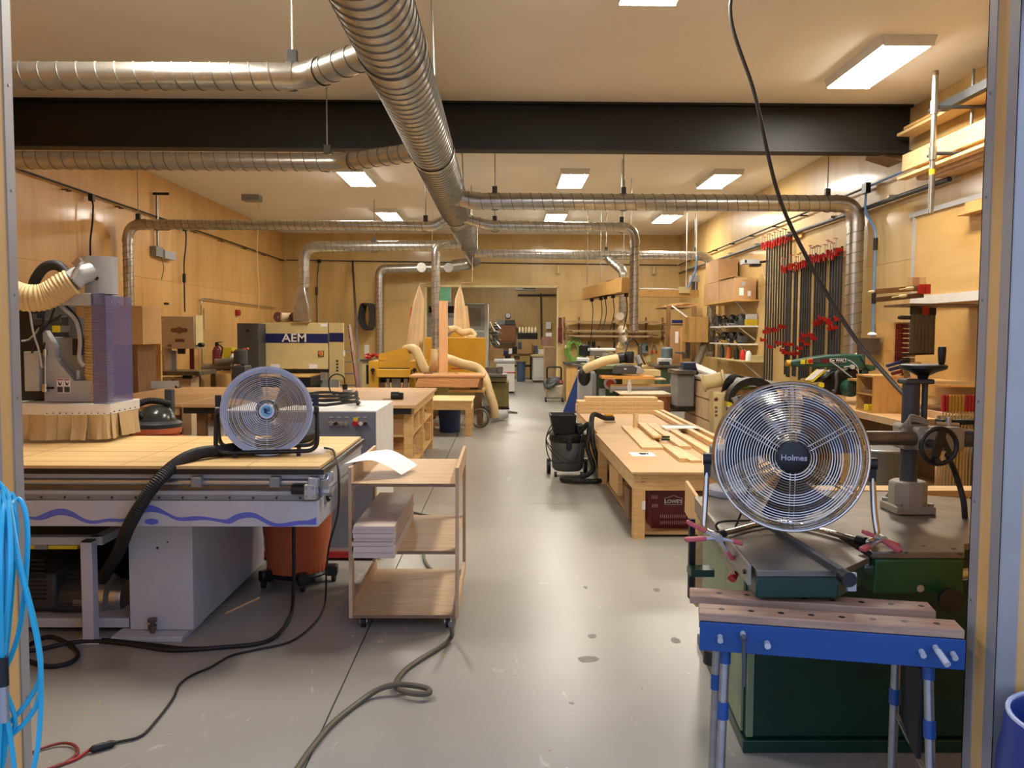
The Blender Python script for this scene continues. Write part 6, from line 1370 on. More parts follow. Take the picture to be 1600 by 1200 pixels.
def fclamp(label, x, y, zt, L, hm, grp, name='bar_clamp', handle='side'):
    t = T(name, label, 'clamp', (x,y,zt-L), group=grp)
    B(x-.014,x+.014,y-.012,y+.012,zt-L,zt).build('bar', mat('dull_steel_bar', (92,88,82), .4, .6, var=.1), t)
    MB().bx(x-.02,x+.02,y-.015,y+.015,zt-.03,zt+.04).build('head', hm, t, bevel=.006); MB().bx(x-.09,x+.01,y-.012,y+.012,zt-L,zt-L+.02).build('jaw', blk, t, bevel=.004)
    if handle == 'side': MB().lathe([(.01,0),(.017,.02),(.019,.09),(.012,.11),(0,.112)], (x-.02,y,zt-.06), 10, (-1,0,0)).build('handle', blk, t)
    return t
for k in range(7):
    x = A(1426+k*5.5, 480, yw-.02+.06*k).x; fclamp('%s bar clamp from the left under the narrow dark ledge' % ORD[k], x, yw-.02+.06*k, A(1430,478,yw).z-.045, .40, (red2 if k in (3,4) else blk), 'black bar clamps under the ledge', handle='side' if k in (0,1,5) else 'none')
for k in range(2): PB(1437+10*k,444,1445+9*k,459,yw+.02,.04).build('clamp_pad', red2, label='bright red clamp pad, %s one on the dark ledge' % ('left','right')[k], cat='clamp pad')
# pigeonhole rack with red handled clamps
t = T('clamp_cabinet', 'pine rack full of dark red handles under the hanging clamps', 'rack', A(1400,565,yw+.2))
x0, x1 = A(1396,540,yw+.2).x, A(1424,540,yw+.2).x; zb, zt = A(1400,566,yw+.2).z, A(1400,506,yw+.2).z
MB().bx(x0,x0+.015,yw+.2,yw+.6,zb,zt).bx(x0,x1+.1,yw+.2,yw+.6,zt,zt+.015).bx(x0,x1+.1,yw+.2,yw+.6,zb-.015,zb).bx(x0,x1+.1,yw+.585,yw+.6,zb,zt).build('case', maple, t)
for k in range(8):
    z = zb+.005+(zt-zb)*k/8
    for j in range(2): B(x0+.02+.05*j, x0+.066+.05*j, yw+.17, yw+.5, z, z+(zt-zb)/8-.008).build('red_handle', dred, t)
    B(x0+.125, x0+.2, yw+.19, yw+.5, z, z+(zt-zb)/8-.01).build('clamp_body', plyedge, t)
B(A(1382,540,yw+.4).x, x0, yw+.4, yw+.8, A(1390,572,yw+.4).z, A(1390,528,yw+.4).z).build('wood_box', maple, label='plain pine box left of the red handle rack', cat='box')
MB().box(A(1371,540,yw+.35)+Vector((0,.2,-.01)), (.09,.3,.16)).build('towel_stack', mat('brown_towels', (92,72,56), .85, var=.2, scale=12), label='stack of dark folded rags beside the pine box', cat='rags'); MB().sphere(A(1373,536,yw+.35)+Vector((0,.15,.08)), .045, 12, (.9,1.2,.5)).build('white_rag', paper, label='crumpled white rag on the dark folded rags', cat='rag')
for k in range(4):
    a = A(1385+k*4, 572+k*6, yw+.1); b_ = A(1420,562+k*8,yw+.15); o = T('bar_clamp', '%s dark handled clamp lying below the red handle rack' % ('topmost','second','third','lowest')[k], 'clamp', a, group='clamps lying below the rack')
    MB().beam(a, a.lerp(b_,.6), .03, .03).build('handle', bluebin if k < 2 else dred, o, bevel=.008); MB().beam(a.lerp(b_,.6), b_, .04, .045).build('body', plyedge if k > 1 else blk, o, bevel=.006)
B(A(1380,560,yw+.2).x, XR-.001, yw-.1, yw+1.0, A(1400,600,yw).z-.02, A(1400,600,yw).z).build('bracket_shelf', maple, label='plain shelf board under the clamp rack', cat='shelf')
# open bookcase unit on the mitre bench
yq, yr = 7.6, 7.96
x0, x1 = 3.35, 3.62; zb, zt = .901, A(1368,590,yq).z
t = T('open_cabinet', 'small open pine cabinet with two cubbies on the mitre bench', 'cabinet', (x0, yq, zb))
B(x0,x1,yq,yq+.014,zb,zt).build('side', maple, t); B(x0,x1,yr-.014,yr,zb,zt).build('side', maple, t); B(x1-.012,x1,yq+.014,yr-.014,zb,zt).build('back', brownw, t)
B(x0-.004,x1+.004,yq-.004,yr+.004,zt,zt+.016).build('top', maple, t); B(x0,x1-.012,yq+.014,yr-.014,(zb+zt)/2-.007,(zb+zt)/2+.007).build('shelf', maple, t); B(x0,x1-.012,yq+.014,yr-.014,zb,zb+.012).build('bottom', maple, t)
for k in range(3): B(x0+.02, x1-.03, yq+.04, yr-.05, (zb+zt)/2+.0075+.012*k, (zb+zt)/2+.018+.012*k).build('sheet_stack', plyedge, label='%s thin sheet in the upper cubby of the open pine cabinet' % ('lowest','middle','topmost')[k], cat='sheet')
# ============================================================ mitre bench and radial arm saw
mz = .90; mx = 3.30
t = T('mitre_bench', 'long bench with a pale front edge along the right wall', 'workbench', (3.8, 9, 0))
B(mx, XR-.01, 6.2, 10.9, mz-.05, mz).build('top', MATS['worn_mdf_top'], t); B(mx-.02, mx-.001, 6.2, 10.9, mz-.055, mz+.002).build('front_edge', birch, t)
for y in (6.3, 8.2, 9.6, 10.75): B(mx+.05, mx+.12, y, y+.08, 0, mz-.05).build('leg', pine, t); B(XR-.12, XR-.05, y, y+.08, 0, mz-.05).build('leg', pine, t)
B(mx+.1, XR-.05, 6.3, 10.8, .35, .37).build('shelf', brownw, t); B(XR-.7, XR-.68, 6.3, 10.8, 0.0, mz-.06).build('back_panel', brownw, t)
fe = B(mx+.38, mx+.42, 6.4, 8.2, mz, mz+.06).build('fence', birch, t); B(mx+.38, mx+.42, 9.1, 10.85, mz, mz+.09).build('fence', birch, t)
a = W(1242,600,mx+.4); MB().box((mx+.375, a.y, mz+.06), (.006,.35,.055)).build('yellow_plate', yell2, t)
p = Vector((mx+.1, 7.75, mz)); MB().bx(p.x-.05,p.x+.05,p.y-.04,p.y+.04,mz,mz+.07).build('tape_measure', yell2, label='yellow tape measure on the mitre bench', cat='tape measure', bevel=.01)
Y = 8.75
t = T('radial_arm_saw', 'green radial arm saw with yellow guards over the mitre bench', 'saw', (A(1300,600,Y).x, Y, mz))
S8 = lambda x, y: (1190+x/8, 480+y/8)
def prof(pts): return [(A(*S8(x,y),Y).x, A(*S8(x,y),Y).z) for x, y in pts]
MB().prism(prof([(350,670),(560,630),(800,595),(1000,585),(1200,588),(1270,620),(1290,700),(1280,765),(1180,770),(900,750),(700,745),(480,745),(350,735)]), 'y', Y-.07, Y+.07).build('arm', dwgreen, t, bevel=.015)
MB().prism(prof([(1180,600),(1250,550),(1350,590),(1385,690),(1390,780),(1300,800),(1280,760)]), 'y', Y-.09, Y+.09).build('column_head', dwgreen, t, bevel=.015)
c = A(*S8(1270,950),Y); MB().cyl((c.x,Y,mz), (c.x,Y,A(*S8(1270,780),Y).z), .05, n=18).build('column', dwgreen, t)
B(*PR(*S8(490,655),*S8(545,710),Y-.076,.006)).build('yellow_label', yell2, t); es = B(*PR(*S8(565,640),*S8(640,710),Y-.084,.014)).build('switch_plate', yell, t); c = A(*S8(605,675),Y-.09); MB().cyl(c, c+Vector((0,-.03,0)), .02, n=12).build('stop_button', red2, es)
B(*PR(*S8(645,645),*S8(742,695),Y-.076,.006)).build('name_plate', dgrey, t)
pl_ = B(*PR(*S8(862,640),*S8(1055,695),Y-.076,.006)).build('brand_plate', lgrey, t); B(*PR(*S8(868,646),*S8(1049,689),Y-.078,.003)).build('plate_face', blk, pl_)
text_mesh('saw_lettering', 'De WALT', .042, Matrix.Translation(A(*S8(958,667),Y-.0795)) @ FACE, white, pl_, .0008, .0006)
B(*PR(*S8(750,645),*S8(840,695),Y-.074,.005)).build('red_label', dred, t)
c = A(*S8(340,700),Y); MB().cyl(c+Vector((-.03,0,0)), c+Vector((.02,0,0)), .035, n=12).build('arm_tip', yell, t)
MB().prism(prof([(840,790),(900,780),(1040,800),(1130,760),(1190,800),(1190,1040),(1130,1110),(900,1090),(820,1100),(690,1040),(700,990),(830,830)]), 'y', Y-.05, Y+.1).build('motor_yoke', blk, t, bevel=.02)
c = A(*S8(1085,1010),Y-.05); MB().lathe([(0,-.02),(.03,-.02),(.07,-.01),(.085,.01),(.09,.04),(.09,.2),(0,.2)], c+Vector((0,-.1,0)), 28, (0,1,0)).build('motor', dwgreen, t); MB().cyl(c+Vector((0,-.125,0)), c+Vector((0,-.115,0)), .03, n=18).build('motor_cap', dgrey, t)
hose([A(*S8(620,910),Y-.05), A(*S8(700,905),Y-.05), A(*S8(800,880),Y-.06), A(*S8(860,830),Y-.06)], .024, .0, .03, 12).build('dust_spout', blk, t)
MB().tube(spl([A(*S8(960,800),Y-.1), A(*S8(930,830),Y-.12), A(*S8(935,930),Y-.13), A(*S8(920,1040),Y-.12), A(*S8(880,1050),Y-.12)]), .018, 10).build('handle', dgrey, t)
MB().prism(prof([(660,770),(770,780),(600,930),(510,905)]), 'y', Y-.1, Y-.06).build('upper_guard', yell2, t); MB().prism(prof([(655,775),(745,770),(590,900),(510,905)]), 'y', Y-.104, Y-.1).build('white_label', paper, t)
MB().prism(prof([(680,930),(735,940),(740,980),(690,1030),(665,1030)]), 'y', Y-.1, Y-.06).build('lower_guard', yell2, t); MB().prism(prof([(665,1040),(820,1080),(820,1130),(670,1095)]), 'y', Y-.1, Y-.07).build('blue_stop', blue, t)
for pts in ([(1080,660),(1150,700),(1200,760),(1215,850)], [(860,680),(950,740),(1050,820),(1130,880)], [(1030,750),(1100,740),(1150,745)]): MB().tube(spl([A(*S8(x,y),Y-.1) for x, y in pts], 5), .006, 6).build('cord', lgrey, t)
c = A(*S8(1125,745),Y-.1); MB().cyl(c, c+Vector((0,-.03,0)), .024, n=14).build('lock_knob', lgrey, t)
# trash can, clamps at the lower right wall
c = Vector((A(1390,735,5.6).x, 5.75, 0)); t = T('steel_bin', 'galvanised steel bin behind the shaper', 'bin', c)
zt = A(1390,700,5.75).z; MB().lathe([(0,0),(.18,0),(.18,.02)]+[(.182+.002*(k%2)+.003*k/6, .03+k*(zt-.06)/12) for k in range(13)]+[(.205,zt-.02),(.208,zt),(.2,zt),(.178,.03),(0,.03)], c, 48).build('shell', mat('dull_galvanised', (132,134,128), .45, .6, var=.15, scale=5), t); MB().ring(c+Vector((0,0,zt)), .207, .008, (0,0,1), 40, 6).build('rim', steel2, t)
MB().sphere(c+Vector((0,0,zt-.02)), .19, 20, (1,1,.25)).build('liner', mat('grey_liner', (110,106,98), .6), t)
t = T('side_table', 'pale narrow table behind the shaper', 'table', (2.2, 4.3, 0))
B(1.47, 2.5, 3.86, 3.99, .855, .885).build('top', pinex, t)
for x in (1.95, 2.42):
    for y in (3.865, 3.925): B(x,x+.06,y,y+.06,0,.855).build('leg', pine, t)
t = T('clamp_rack', 'pine post rack of long bar clamps beside the right jamb', 'rack', (2.6, 4.9, 0))
rxx0, rxx1 = A(1418,700,5.2).x, A(1530,700,5.2).x
for px in (1421, 1476): x = A(px,700,5.2).x; B(x-.03,x+.03,5.2,5.25,0,A(1420,655,5.2).z).build('post', pine, t)
zr = A(1450,655,5.2).z; B(rxx0,rxx1+.3,5.2,5.24,zr-.06,zr).build('rail', pinex, t); B(rxx0,rxx1+.3,5.1,5.35,0,.06).build('foot', pinex, t)
k = 0
for px in list(range(1464,1484,5))+list(range(1484,1532,5)):
    cl = px >= 1498; hm = red2 if (cl or px < 1474) else yell
    x = A(px,650,5.15).x; zt = zr+.03
    k += 1; o = T('bar_clamp', '%s handled bar clamp, %s from the left in the rack beside the jamb' % (('red' if hm is red2 else 'yellow'), ORD[k-1]), 'clamp', (x,5.13,.07), group='bar clamps in the jamb rack')
    B(x-.005,x+.005,5.12,5.14,.07,zt).build('bar', chrome, o); MB().bx(x-.012,x+.012,5.06,5.15,zt-.05,zt-.02).build('head', blk, o, bevel=.004); MB().cyl((x,5.08,zt-.06),(x,5.08,zt+.03), .005, n=8).build('screw', chrome, o); MB().lathe([(.011,0),(.012,.09),(.009,.1),(0,.1)], (x,5.08,zt+.03), 10).build('handle', hm, o)
# ============================================================ shelves with boxes and tools on the right wall
Y = 15.0
t = T('bracket_shelf', 'pale shelf with diagonal brackets carrying the cardboard boxes', 'shelf', (4.0, 16, 2.1))
sz = zat(467, Y)
sx0, sy0, sy1 = 4.03, 14.75, 17.1
B(sx0, XR-.001, sy0, sy1, sz-.03, sz).build('board', maple, t)
for y in (sy0+.1, sy1-.3): MB().cyl((sx0+.05,y,sz-.03),(XR-.01,y,sz-.5), .012, n=8).build('bracket', steel2, t)
def cbox(label, x0,x1,y0,y1,z0,h, flap=False):
    o = T('cardboard_box', label, 'box', ((x0+x1)/2,(y0+y1)/2,z0), group='cardboard boxes on the wall shelf')
    B(x0,x1,y0,y1,z0,z0+h).build('carton', card, o, bevel=.004); B((x0+x1)/2-.03,(x0+x1)/2+.03,y0-.0015,y1+.001,z0+h-.03,z0+h+.0015).build('tape', mat('packing_tape', (202,172,124), .3), o)
    if flap: MB().box((x0+.08,(y0+y1)/2,z0+h+.01),(.2,y1-y0,.008),ry=.15).build('flap', card, o)
    return o
o = cbox('open cardboard box with labels nearest on the shelf', 4.04, 4.42, 14.8, 15.85, sz+.001, .38, True)
for (dx, dz, w, h) in ((.08,.07,.08,.13),(.12,.24,.07,.07),(.23,.06,.06,.09)): B(4.04+dx,4.04+dx+w,14.797,14.7995,sz+dz,sz+dz+h).build('paper_label', paper if dz < .2 else lgrey, o)
cbox('cardboard box farther back on the shelf', 4.04, 4.41, 15.9, 17.05, sz+.001, .38); cbox('cardboard box stacked on top of the others', 4.04, 4.41, 15.95, 16.95, sz+.385, .42)
def tool(label, x, y, z, k, m1=blk, m2=dgrey):
    o = T('power_tool', label, 'power tool', (x,y,z), group='power tools on the wall shelves'); s_ = 1+.25*((k*37)%5-2)/4
    if k % 3 == 0: MB().lathe([(0,0),(.07*s_,0),(.075*s_,.03),(.07*s_,.16),(.05*s_,.2),(0,.21)], (x,y,z), 14).build('motor', m1, o); MB().beam((x-.13,y,z+.06),(x+.13,y,z+.06),.04,.04).build('handle', m2, o)
    elif k % 3 == 1: MB().cyl((x,y-.16,z+.08),(x,y+.12,z+.08), .055*s_, n=14).build('barrel', m1, o); MB().bx(x-.025,x+.025,y+.03,y+.1,z,z+.08).build('grip', m2, o)
    else: MB().bx(x-.1,x+.1,y-.12,y+.12,z,z+.05).build('base', m2, o, bevel=.01); MB().sphere((x,y,z+.11),.08*s_,12,(1,1.3,.9)).build('body', m1, o)
    MB().tube(spl([(x+.05,y,z+.1),(x-.08,y-.14,z+.2),(x-.15,y-.1,z+.08),(x-.1,y-.16,z+.012)],5), .008, 6).build('cord', rubber, o)
names = ('cylindrical black router','long barrelled black drill','domed black sander')
for (py, nm, n) in ((507,'upper',7),(535,'lower',7)):
    z = zat(py, 14.9); t = T('bracket_shelf', '%s pale tool shelf below the cardboard boxes' % nm, 'shelf', (4.1,15.8,z))
    B(4.1, XR-.001, 14.75, 16.75, z-.025, z).build('board', white, t)
    for y in (14.9, 16.4): MB().beam((4.15,y,z-.025),(XR-.01,y,z-.25), .015, .02).build('bracket', white, t)
    for k in range(n): tool('%s, %s along the %s tool shelf' % (names[(k+(n if nm=='lower' else 0))%3], ORD[k], nm), 4.24+.06*(k%2), 15.0+.27*k, z+.001, k+(7 if nm == 'lower' else 0), blk if k%3 else dgrey, (dgrey, yell, grey)[k%3])
    if nm == 'upper':
        B(4.25,4.45,14.76,14.88,z+.001,z+.11).build('tool_case', mat('yellow_black_case', (196,168,40), .4), label='yellow and black tool case at the near end of the upper shelf', cat='case'); B(4.26,4.44,14.765,14.87,z+.112,z+.20).build('tool_case', lgrey, label='grey tool case on top of the yellow one', cat='case')
z = zat(561, 14.7); t = T('bracket_shelf', 'lowest pale shelf with glue bottles on the right wall', 'shelf', (4.1,15.5,z))
B(4.08, XR-.001, 14.3, 16.5, z-.025, z).build('board', cream, t)
for y in (14.5,16.2): MB().beam((4.12,y,z-.025),(XR-.01,y,z-.3), .015, .02).build('bracket', white, t)
for k, (y, m, lb) in enumerate(((14.35,paper,'white glue bottle with a red cap'),(14.7,red2,'red spray can'),(15.1,blk,'short black oil bottle'),(15.6,orange,'orange glue bottle'),(16.1,dgrey,'grey solvent bottle'))):
    o = T('bottle', lb+' on the lowest right shelf', 'bottle', (4.18,y,z+.001)); h = .2+.02*k; MB().lathe([(0,0),(.045,0),(.045,h*.65),(.018,h*.85),(0,h*.85)], (4.18,y,z+.001), 12).build('body', m, o); MB().cyl((4.18,y,z+h*.85),(4.18,y,z+h),.015,.008,n=8).build('cap', red if k == 0 else blk, o)
B(4.2,4.44,14.32,14.62,z+.001,z+.09).build('parts_box', cream, label='low cream parts box at the near end of the lowest shelf', cat='box')
# heater box and tan cabinet
t = T('sensor_box', 'small grey sensor box on a bracket high on the right wall', 'sensor', A(1175,410,14.2)); PB(1163,405,1187,412,14.2,.25).build('body', lgrey, t); PB(1176,412,1190,416,14.2,.2).build('bracket', blk, t); PB(1164,406,1167,410,14.195,.01).build('lens', blk, t); MB().cyl(A(1189,415,14.2),A(1197,440,14.2), .01, n=6).build('cord', cream, t); MB().cyl(A(1186,410,14.3), (XR,14.3,A(1186,408,14.3).z), .02, n=8).build('wall_arm', blk, t)
t = T('hanging_cabinet', 'honey coloured wooden cabinet hanging left of the tool shelves', 'cabinet', A(1090,535,17.)); PB(1077,495,1106,535,16.9,.6).build('body', maple, t, bevel=.004); MB().beam(A(1087,496,16.89),A(1087,535,16.89),.006,.006).build('door_gap', brownw, t); MB().cyl((A(1090,515,17.2).x,17.3,A(1090,515,17.2).z),(XR,17.3,A(1090,515,17.2).z),.03,n=8).build('wall_bracket', steel2, t)
t = T('plywood_rack', 'wooden rack of sheet offcuts standing at the right end of the back wall', 'rack', A(1060,560,18.6))
Yr = 18.6
for px in (1042, 1082): PB(px,478,px+4,640,Yr,.06).build('post', brownw, t); PB(px,478,px+4,640,Yr+1.2,.06).build('post', brownw, t)
for py in (478, 505): B(A(1040,py,Yr).x, A(1084,py,Yr).x, Yr, Yr+1.26, zat(py,Yr)-.02, zat(py,Yr)).build('shelf', plyedge, t)
MB().beam(A(1050,478,Yr),A(1080,500,Yr),.02,.03).build('brace', white, t)
for k in range(4): MB().box((A(1060,474,Yr+.4).x+.05*k,Yr+.5,zat(478,Yr)+.012+.022*k),(.7-.1*k,.6,.02),rz=.1*k).build('sheet_offcut', card, label='%s thin sheet offcut on top of the sheet rack' % ('lowest','second','third','topmost')[k], cat='sheet', group='sheet offcuts on the rack')
PB(1051,500,1068,505,Yr-.05,.1).build('navy_box', navy, label='dark navy box on the lower rack shelf', cat='box')
PB(1048,512,1066,640,Yr-.35,.05).build('leaning_sheet', card, label='brown sheet with a printed label leaning on the sheet rack', cat='sheet'); PB(1066,516,1076,640,Yr-.5,.4).build('orange_cabinet', maple, label='narrow honey cabinet between the rack and the hanging cabinet', cat='cabinet'); PB(1055,518,1060,536,Yr-.355,.004).build('printed_label', paper, label='white printed label on the leaning brown sheet', cat='label')
# ============================================================ lumber on the back wall
t = T('lumber_rack', 'wall rack with thin planks on the back wall', 'rack', (2.5, YB-.2, 1.5))
for px in (882, 905, 960, 1010, 1036):
    x = A(px,510,YB-.1).x; B(x-.02,x+.02,YB-.04,YB,zat(530,YB),zat(495,YB)).build('upright', brownw, t)
    for py in (504, 518, 526): B(x-.015,x+.015,YB-.35,YB-.04,zat(py,YB)-.03,zat(py,YB)).build('arm', brownw, t)
wplank = mat('weathered_plank', (178,150,112), .6, scale=5, stretch=(1,8,8), rgb2=(146,118,82), wood=True, rnd=.1)
random.seed(4)
lv = {504: 4, 518: 4, 526: 3}
for py, n in lv.items():
    for k in range(n):
        a = 883+random.uniform(-2,14); b_ = 1035-random.uniform(0,30); z = zat(py,YB)+.012+.024*(k//2); y = YB-.30+.13*(k%2)
        B(A(a,py,YB).x, A(b_,py,YB).x, y-.055, y+.055, z-.011, z+.011).build('stored_plank', wplank, label='%s plank on the %s arms of the back wall rack' % (('front lower','rear lower','front upper','rear upper')[k], {504:'top',518:'middle',526:'lowest'}[py]), cat='plank', group='planks on the back wall rack')
# hand tools hung under it
for k, px in enumerate((920,926,929,936,960)):
    x = A(px,540,YB-.05).x; o = T('hand_tool', '%s hand tool hanging under the plank rack' % ('first black','second black','third black','pale handled','dark blue')[k], 'hand tool', (x,YB-.03,zat(548,YB)), group='hand tools on the back wall'); MB().bx(x-.02,x+.02,YB-.04,YB,zat(540,YB),zat(533,YB)).build('handle', blk if k < 3 else (cream if k == 3 else bluebin), o, bevel=.006); B(x-.03,x+.03,YB-.02,YB,zat(550,YB),zat(540,YB)).build('blade', dgrey, o)
x = A(875,515,YB).x; t = T('hanging_strip', 'dark red hanging strip with a hook on the back wall', 'strip', (x,YB-.04,1.3)); B(x-.04,x+.04,YB-.04,YB-.001,zat(510,YB),zat(496,YB)).build('upper_piece', dred, t); B(x-.05,x+.05,YB-.05,YB-.001,zat(535,YB),zat(511,YB)).build('lower_piece', dred, t); MB().ring((x,YB-.03,zat(538,YB)),.03,.006,(0,1,0),16,5).build('hook', cream, t)
# green coil of cable
c = A(897,549,YB-.15); t = T('cable_coil', 'bright green coil of cable hanging on the back wall', 'cable', c-Vector((0,0,.5)))
gcoil = mat('lime_green_cable', (120,176,70), .5, var=.1)
for k in range(9): MB().tube([c+Vector((math.cos(a*.3927)*(.12+.028*(k%5))+.03*math.sin(k), -.02*(k%4), math.sin(a*.3927)*(.22+.035*(k%4))+.04*math.cos(k*1.7))) for a in range(16)], .013, 7, closed=True).build('cable_loop', gcoil, t)
MB().cyl(c+Vector((-.2,.14,.12)),c+Vector((-.2,-.06,.12)),.05,n=14).build('reel_peg', cream, t)
t = T('switch_box', 'grey electrical switch box on the back wall', 'switch box', A(1008,544,YB)); PB(1003,536,1013,552,YB-.12,.119).build('box', mat('switch_grey', (112,130,132), .45), t, bevel=.006); PB(1009,540,1012,548,YB-.14,.02).build('lever', blk, t)
o = T('spring_clamp', 'red tipped spring clamp hanging on the back wall', 'clamp', A(1022,545,YB)); c = A(1022,535,YB-.05); MB().beam(c, c+Vector((-.06,0,-.22)), .02,.03).beam(c, c+Vector((.07,0,-.22)), .02,.03).build('jaws', plyedge, o); MB().box(c+Vector((-.05,0,-.24)), (.05,.03,.05)).box(c+Vector((.06,0,-.24)), (.05,.03,.05)).build('tips', red2, o)
PB(1010,556,1017,566,YB-.03,.029).build('power_socket', cream, label='cream wall socket under the grey switch box', cat='socket')
# ============================================================ hanging service beams
t = T('service_beam', 'wooden power drop beam hanging by rods over the middle machines', 'power beam', A(955,455,15.5))
a0, a1, a2 = A(923,460,15.0), A(966,443,13.4), A(988,441,13.35)
MB().prism([(a0.x,16.6),(a1.x+.05,13.4),(2.15,13.4),(2.15,13.9),(1.75,14.5),(a0.x+.35,16.6)], 'z', A(966,447,13.4).z-.09, A(966,433,13.4).z).build('beam', maple, t, bevel=.004)
bz = A(966,447,13.4).z-.09
for k, (x, y) in enumerate(((1.66,15.9),(1.75,15.2),(1.85,14.3),(2.0,13.8),(1.78,14.8))):
    o = MB().cyl((x,y,bz),(x,y,bz-.06), .035, n=12).build('socket', blk, t); MB().tube(spl([(x,y,bz-.05),(x+.02,y,bz-.3),(x-.04,y,bz-.6 if k else bz-1.1)],5), .008, 6).build('cord', rubber, o)
for (x, y) in ((1.62,16.4),(1.75,15.3),(1.95,13.8),(2.05,13.7)): MB().cyl((x,y,bz+.1),(x,y,ZC), .007, n=6).build('hanger_rod', steel2, t)
t = T('service_beam', 'long honey coloured beam with cables on top reaching to the right wall', 'power beam', A(1080,457,17.3))
B(A(958,457,17.3).x, A(1092,457,17.3).x, 17.3, 17.5, zat(463,17.3), zat(452,17.3)).build('beam', maple, t, bevel=.003); MB().tube(spl([(2.4,17.4,zat(451.5,17.3)),(3.,17.38,zat(450,17.3)),(3.8,17.4,zat(451.5,17.3))]), .015, 6).build('cable', lgrey, t)
for x in (2.6, 3.75, 3.95): MB().cyl((x,17.4,zat(453,17.3)),(x,17.4,ZC), .008, n=6).build('hanger_rod', white, t)
PB(1062,448,1078,458,17.2,.1).build('outlet_box', cream, t); hose([A(1090,400,17.2), A(1086,425,17.2), A(1075,450,17.15)], .018, 0, .03, 8).build('blue_cable', airblue, t); PB(1080,430,1093,440,17.35,.2).build('grey_box', lgrey, t); PB(1082,440,1090,453,17.4,.1).build('meter', dgrey, t)
# ============================================================ middle machines (right)
Y = 14.6
t = T('spindle_moulder', 'green spindle moulder with an orange board on top and a grey cabinet', 'machine', (A(950,610,Y).x, Y+.5, 0))
PB(930,575,972,640,Y,1.0).build('base', wgreen, t, bevel=.02); PB(906,580,929,633,Y-.1,.5).build('switch_cabinet', lgrey, t, bevel=.01); PB(905,626,931,634,Y-.12,.54).build('plinth', blk, t); PB(926,584,931,632,Y-.13,.03).build('cabinet_door_edge', grey, t)
PB(918,571,985,577,Y-.1,1.3).build('table', sage, t, bevel=.004)
c = A(953,599,Y-.05); MB().lathe([(.06,0),(.11,0),(.11,.03),(.06,.03),(.06,0)], c+Vector((0,.0,0)), 26, (0,-1,0)).build('dial_ring', alum, t); MB().cyl(c, c+Vector((0,-.06,0)), .07, n=22).build('red_handwheel', mat('orange_red_wheel', (206,84,60), .4), t)
PB(936,607,946,622,Y-.004,.004).build('label_plate', lgrey, t); PB(940,622,947,625,Y-.004,.004).build('label_plate', paper, t); c = A(955,611,Y); MB().cyl(c, c+Vector((0,-.03,0)), .035, n=16).build('dial', white, t)
c = A(967,625,Y-.2); MB().ring(c, .13, .015, (0,1,0), 30, 7).build('belt_guard', wgreen, t); PB(963,617,971,622,Y-.22,.03).build('counter', blk, t); MB().cyl(c+Vector((0,.15,0)), c, .11, n=24).build('motor', wgreen, t)
PB(941,588,1023,592.5,Y-.5,.7).build('orange_board', mat('orange_ply_board', (224,160,76), .5, scale=3, stretch=(1,6,6), rgb2=(206,140,58), wood=True), t, bevel=.003)
# power feeder with black hood
t = T('power_feeder', 'black and white power feeder on the orange board', 'power feeder', (A(985,580,Y-.35).x, Y-.3, zat(588,Y-.5)))
def PP(pts, Y): return [(A(x,y,Y).x, A(x,y,Y).z) for x, y in pts]
MB().prism(PP([(958,584),(963,571),(989,570),(996,575),(993,585)],Y-.4), 'y', Y-.42, Y-.15).build('hood', dgrey, t, bevel=.015); MB().prism(PP([(990,571),(1001,573),(1008,580),(1004,584),(994,585)],Y-.38), 'y', Y-.4, Y-.15).build('end_cover', lgrey, t, bevel=.012)
c = A(983,558,Y-.25); MB().lathe([(0,-.1),(.08,-.1),(.085,-.08),(.085,.08),(.07,.1),(0,.1)], c, 22).build('motor', blk, t); MB().cyl(A(995,556,Y-.2), A(1000,568,Y-.2), .05, n=14).build('gear_box', lgrey, t); MB().cyl(A(1003,573,Y-.38), A(1011,572,Y-.4), .025, n=12).build('clamp_knob', cream, t)
c2 = A(980,577,Y-.425); PB(975,575.5,979,577.5,Y-.424,.003).build('logo', white, t)
MB().tube(spl([A(978,548,Y-.2), A(985,530,Y-.1), A(995,535,Y), A(1003,558,Y), A(1008,570,Y)]), .012, 7).build('cord', rubber, t); MB().cyl(A(1000,578,Y-.1), A(1000,540,Y-.1), .04, n=14).build('column', iron, t)
hose([A(914,578,Y-.3), A(925,572,Y-.35), A(945,564,Y-.35), A(968,560,Y-.3)], .075, .004, .05, 16).build('flex_hose', hosec, label='beige flexible hose sloping from the power feeder to the cabinet', cat='hose')
MB().cyl(A(968,560,Y-.3)+Vector((-.02,0,0)), A(971,558,Y-.3)+Vector((.04,0,0)), .09, n=18).build('hose_collar', blk, label='black collar joining the beige hose to the feeder', cat='collar')
MB().sphere(A(913,588,Y-.25), .14, 14, (.8,.8,1.2)).build('black_fan_cover', blk, label='black rounded hose inlet on top of the grey cabinet', cat='inlet')
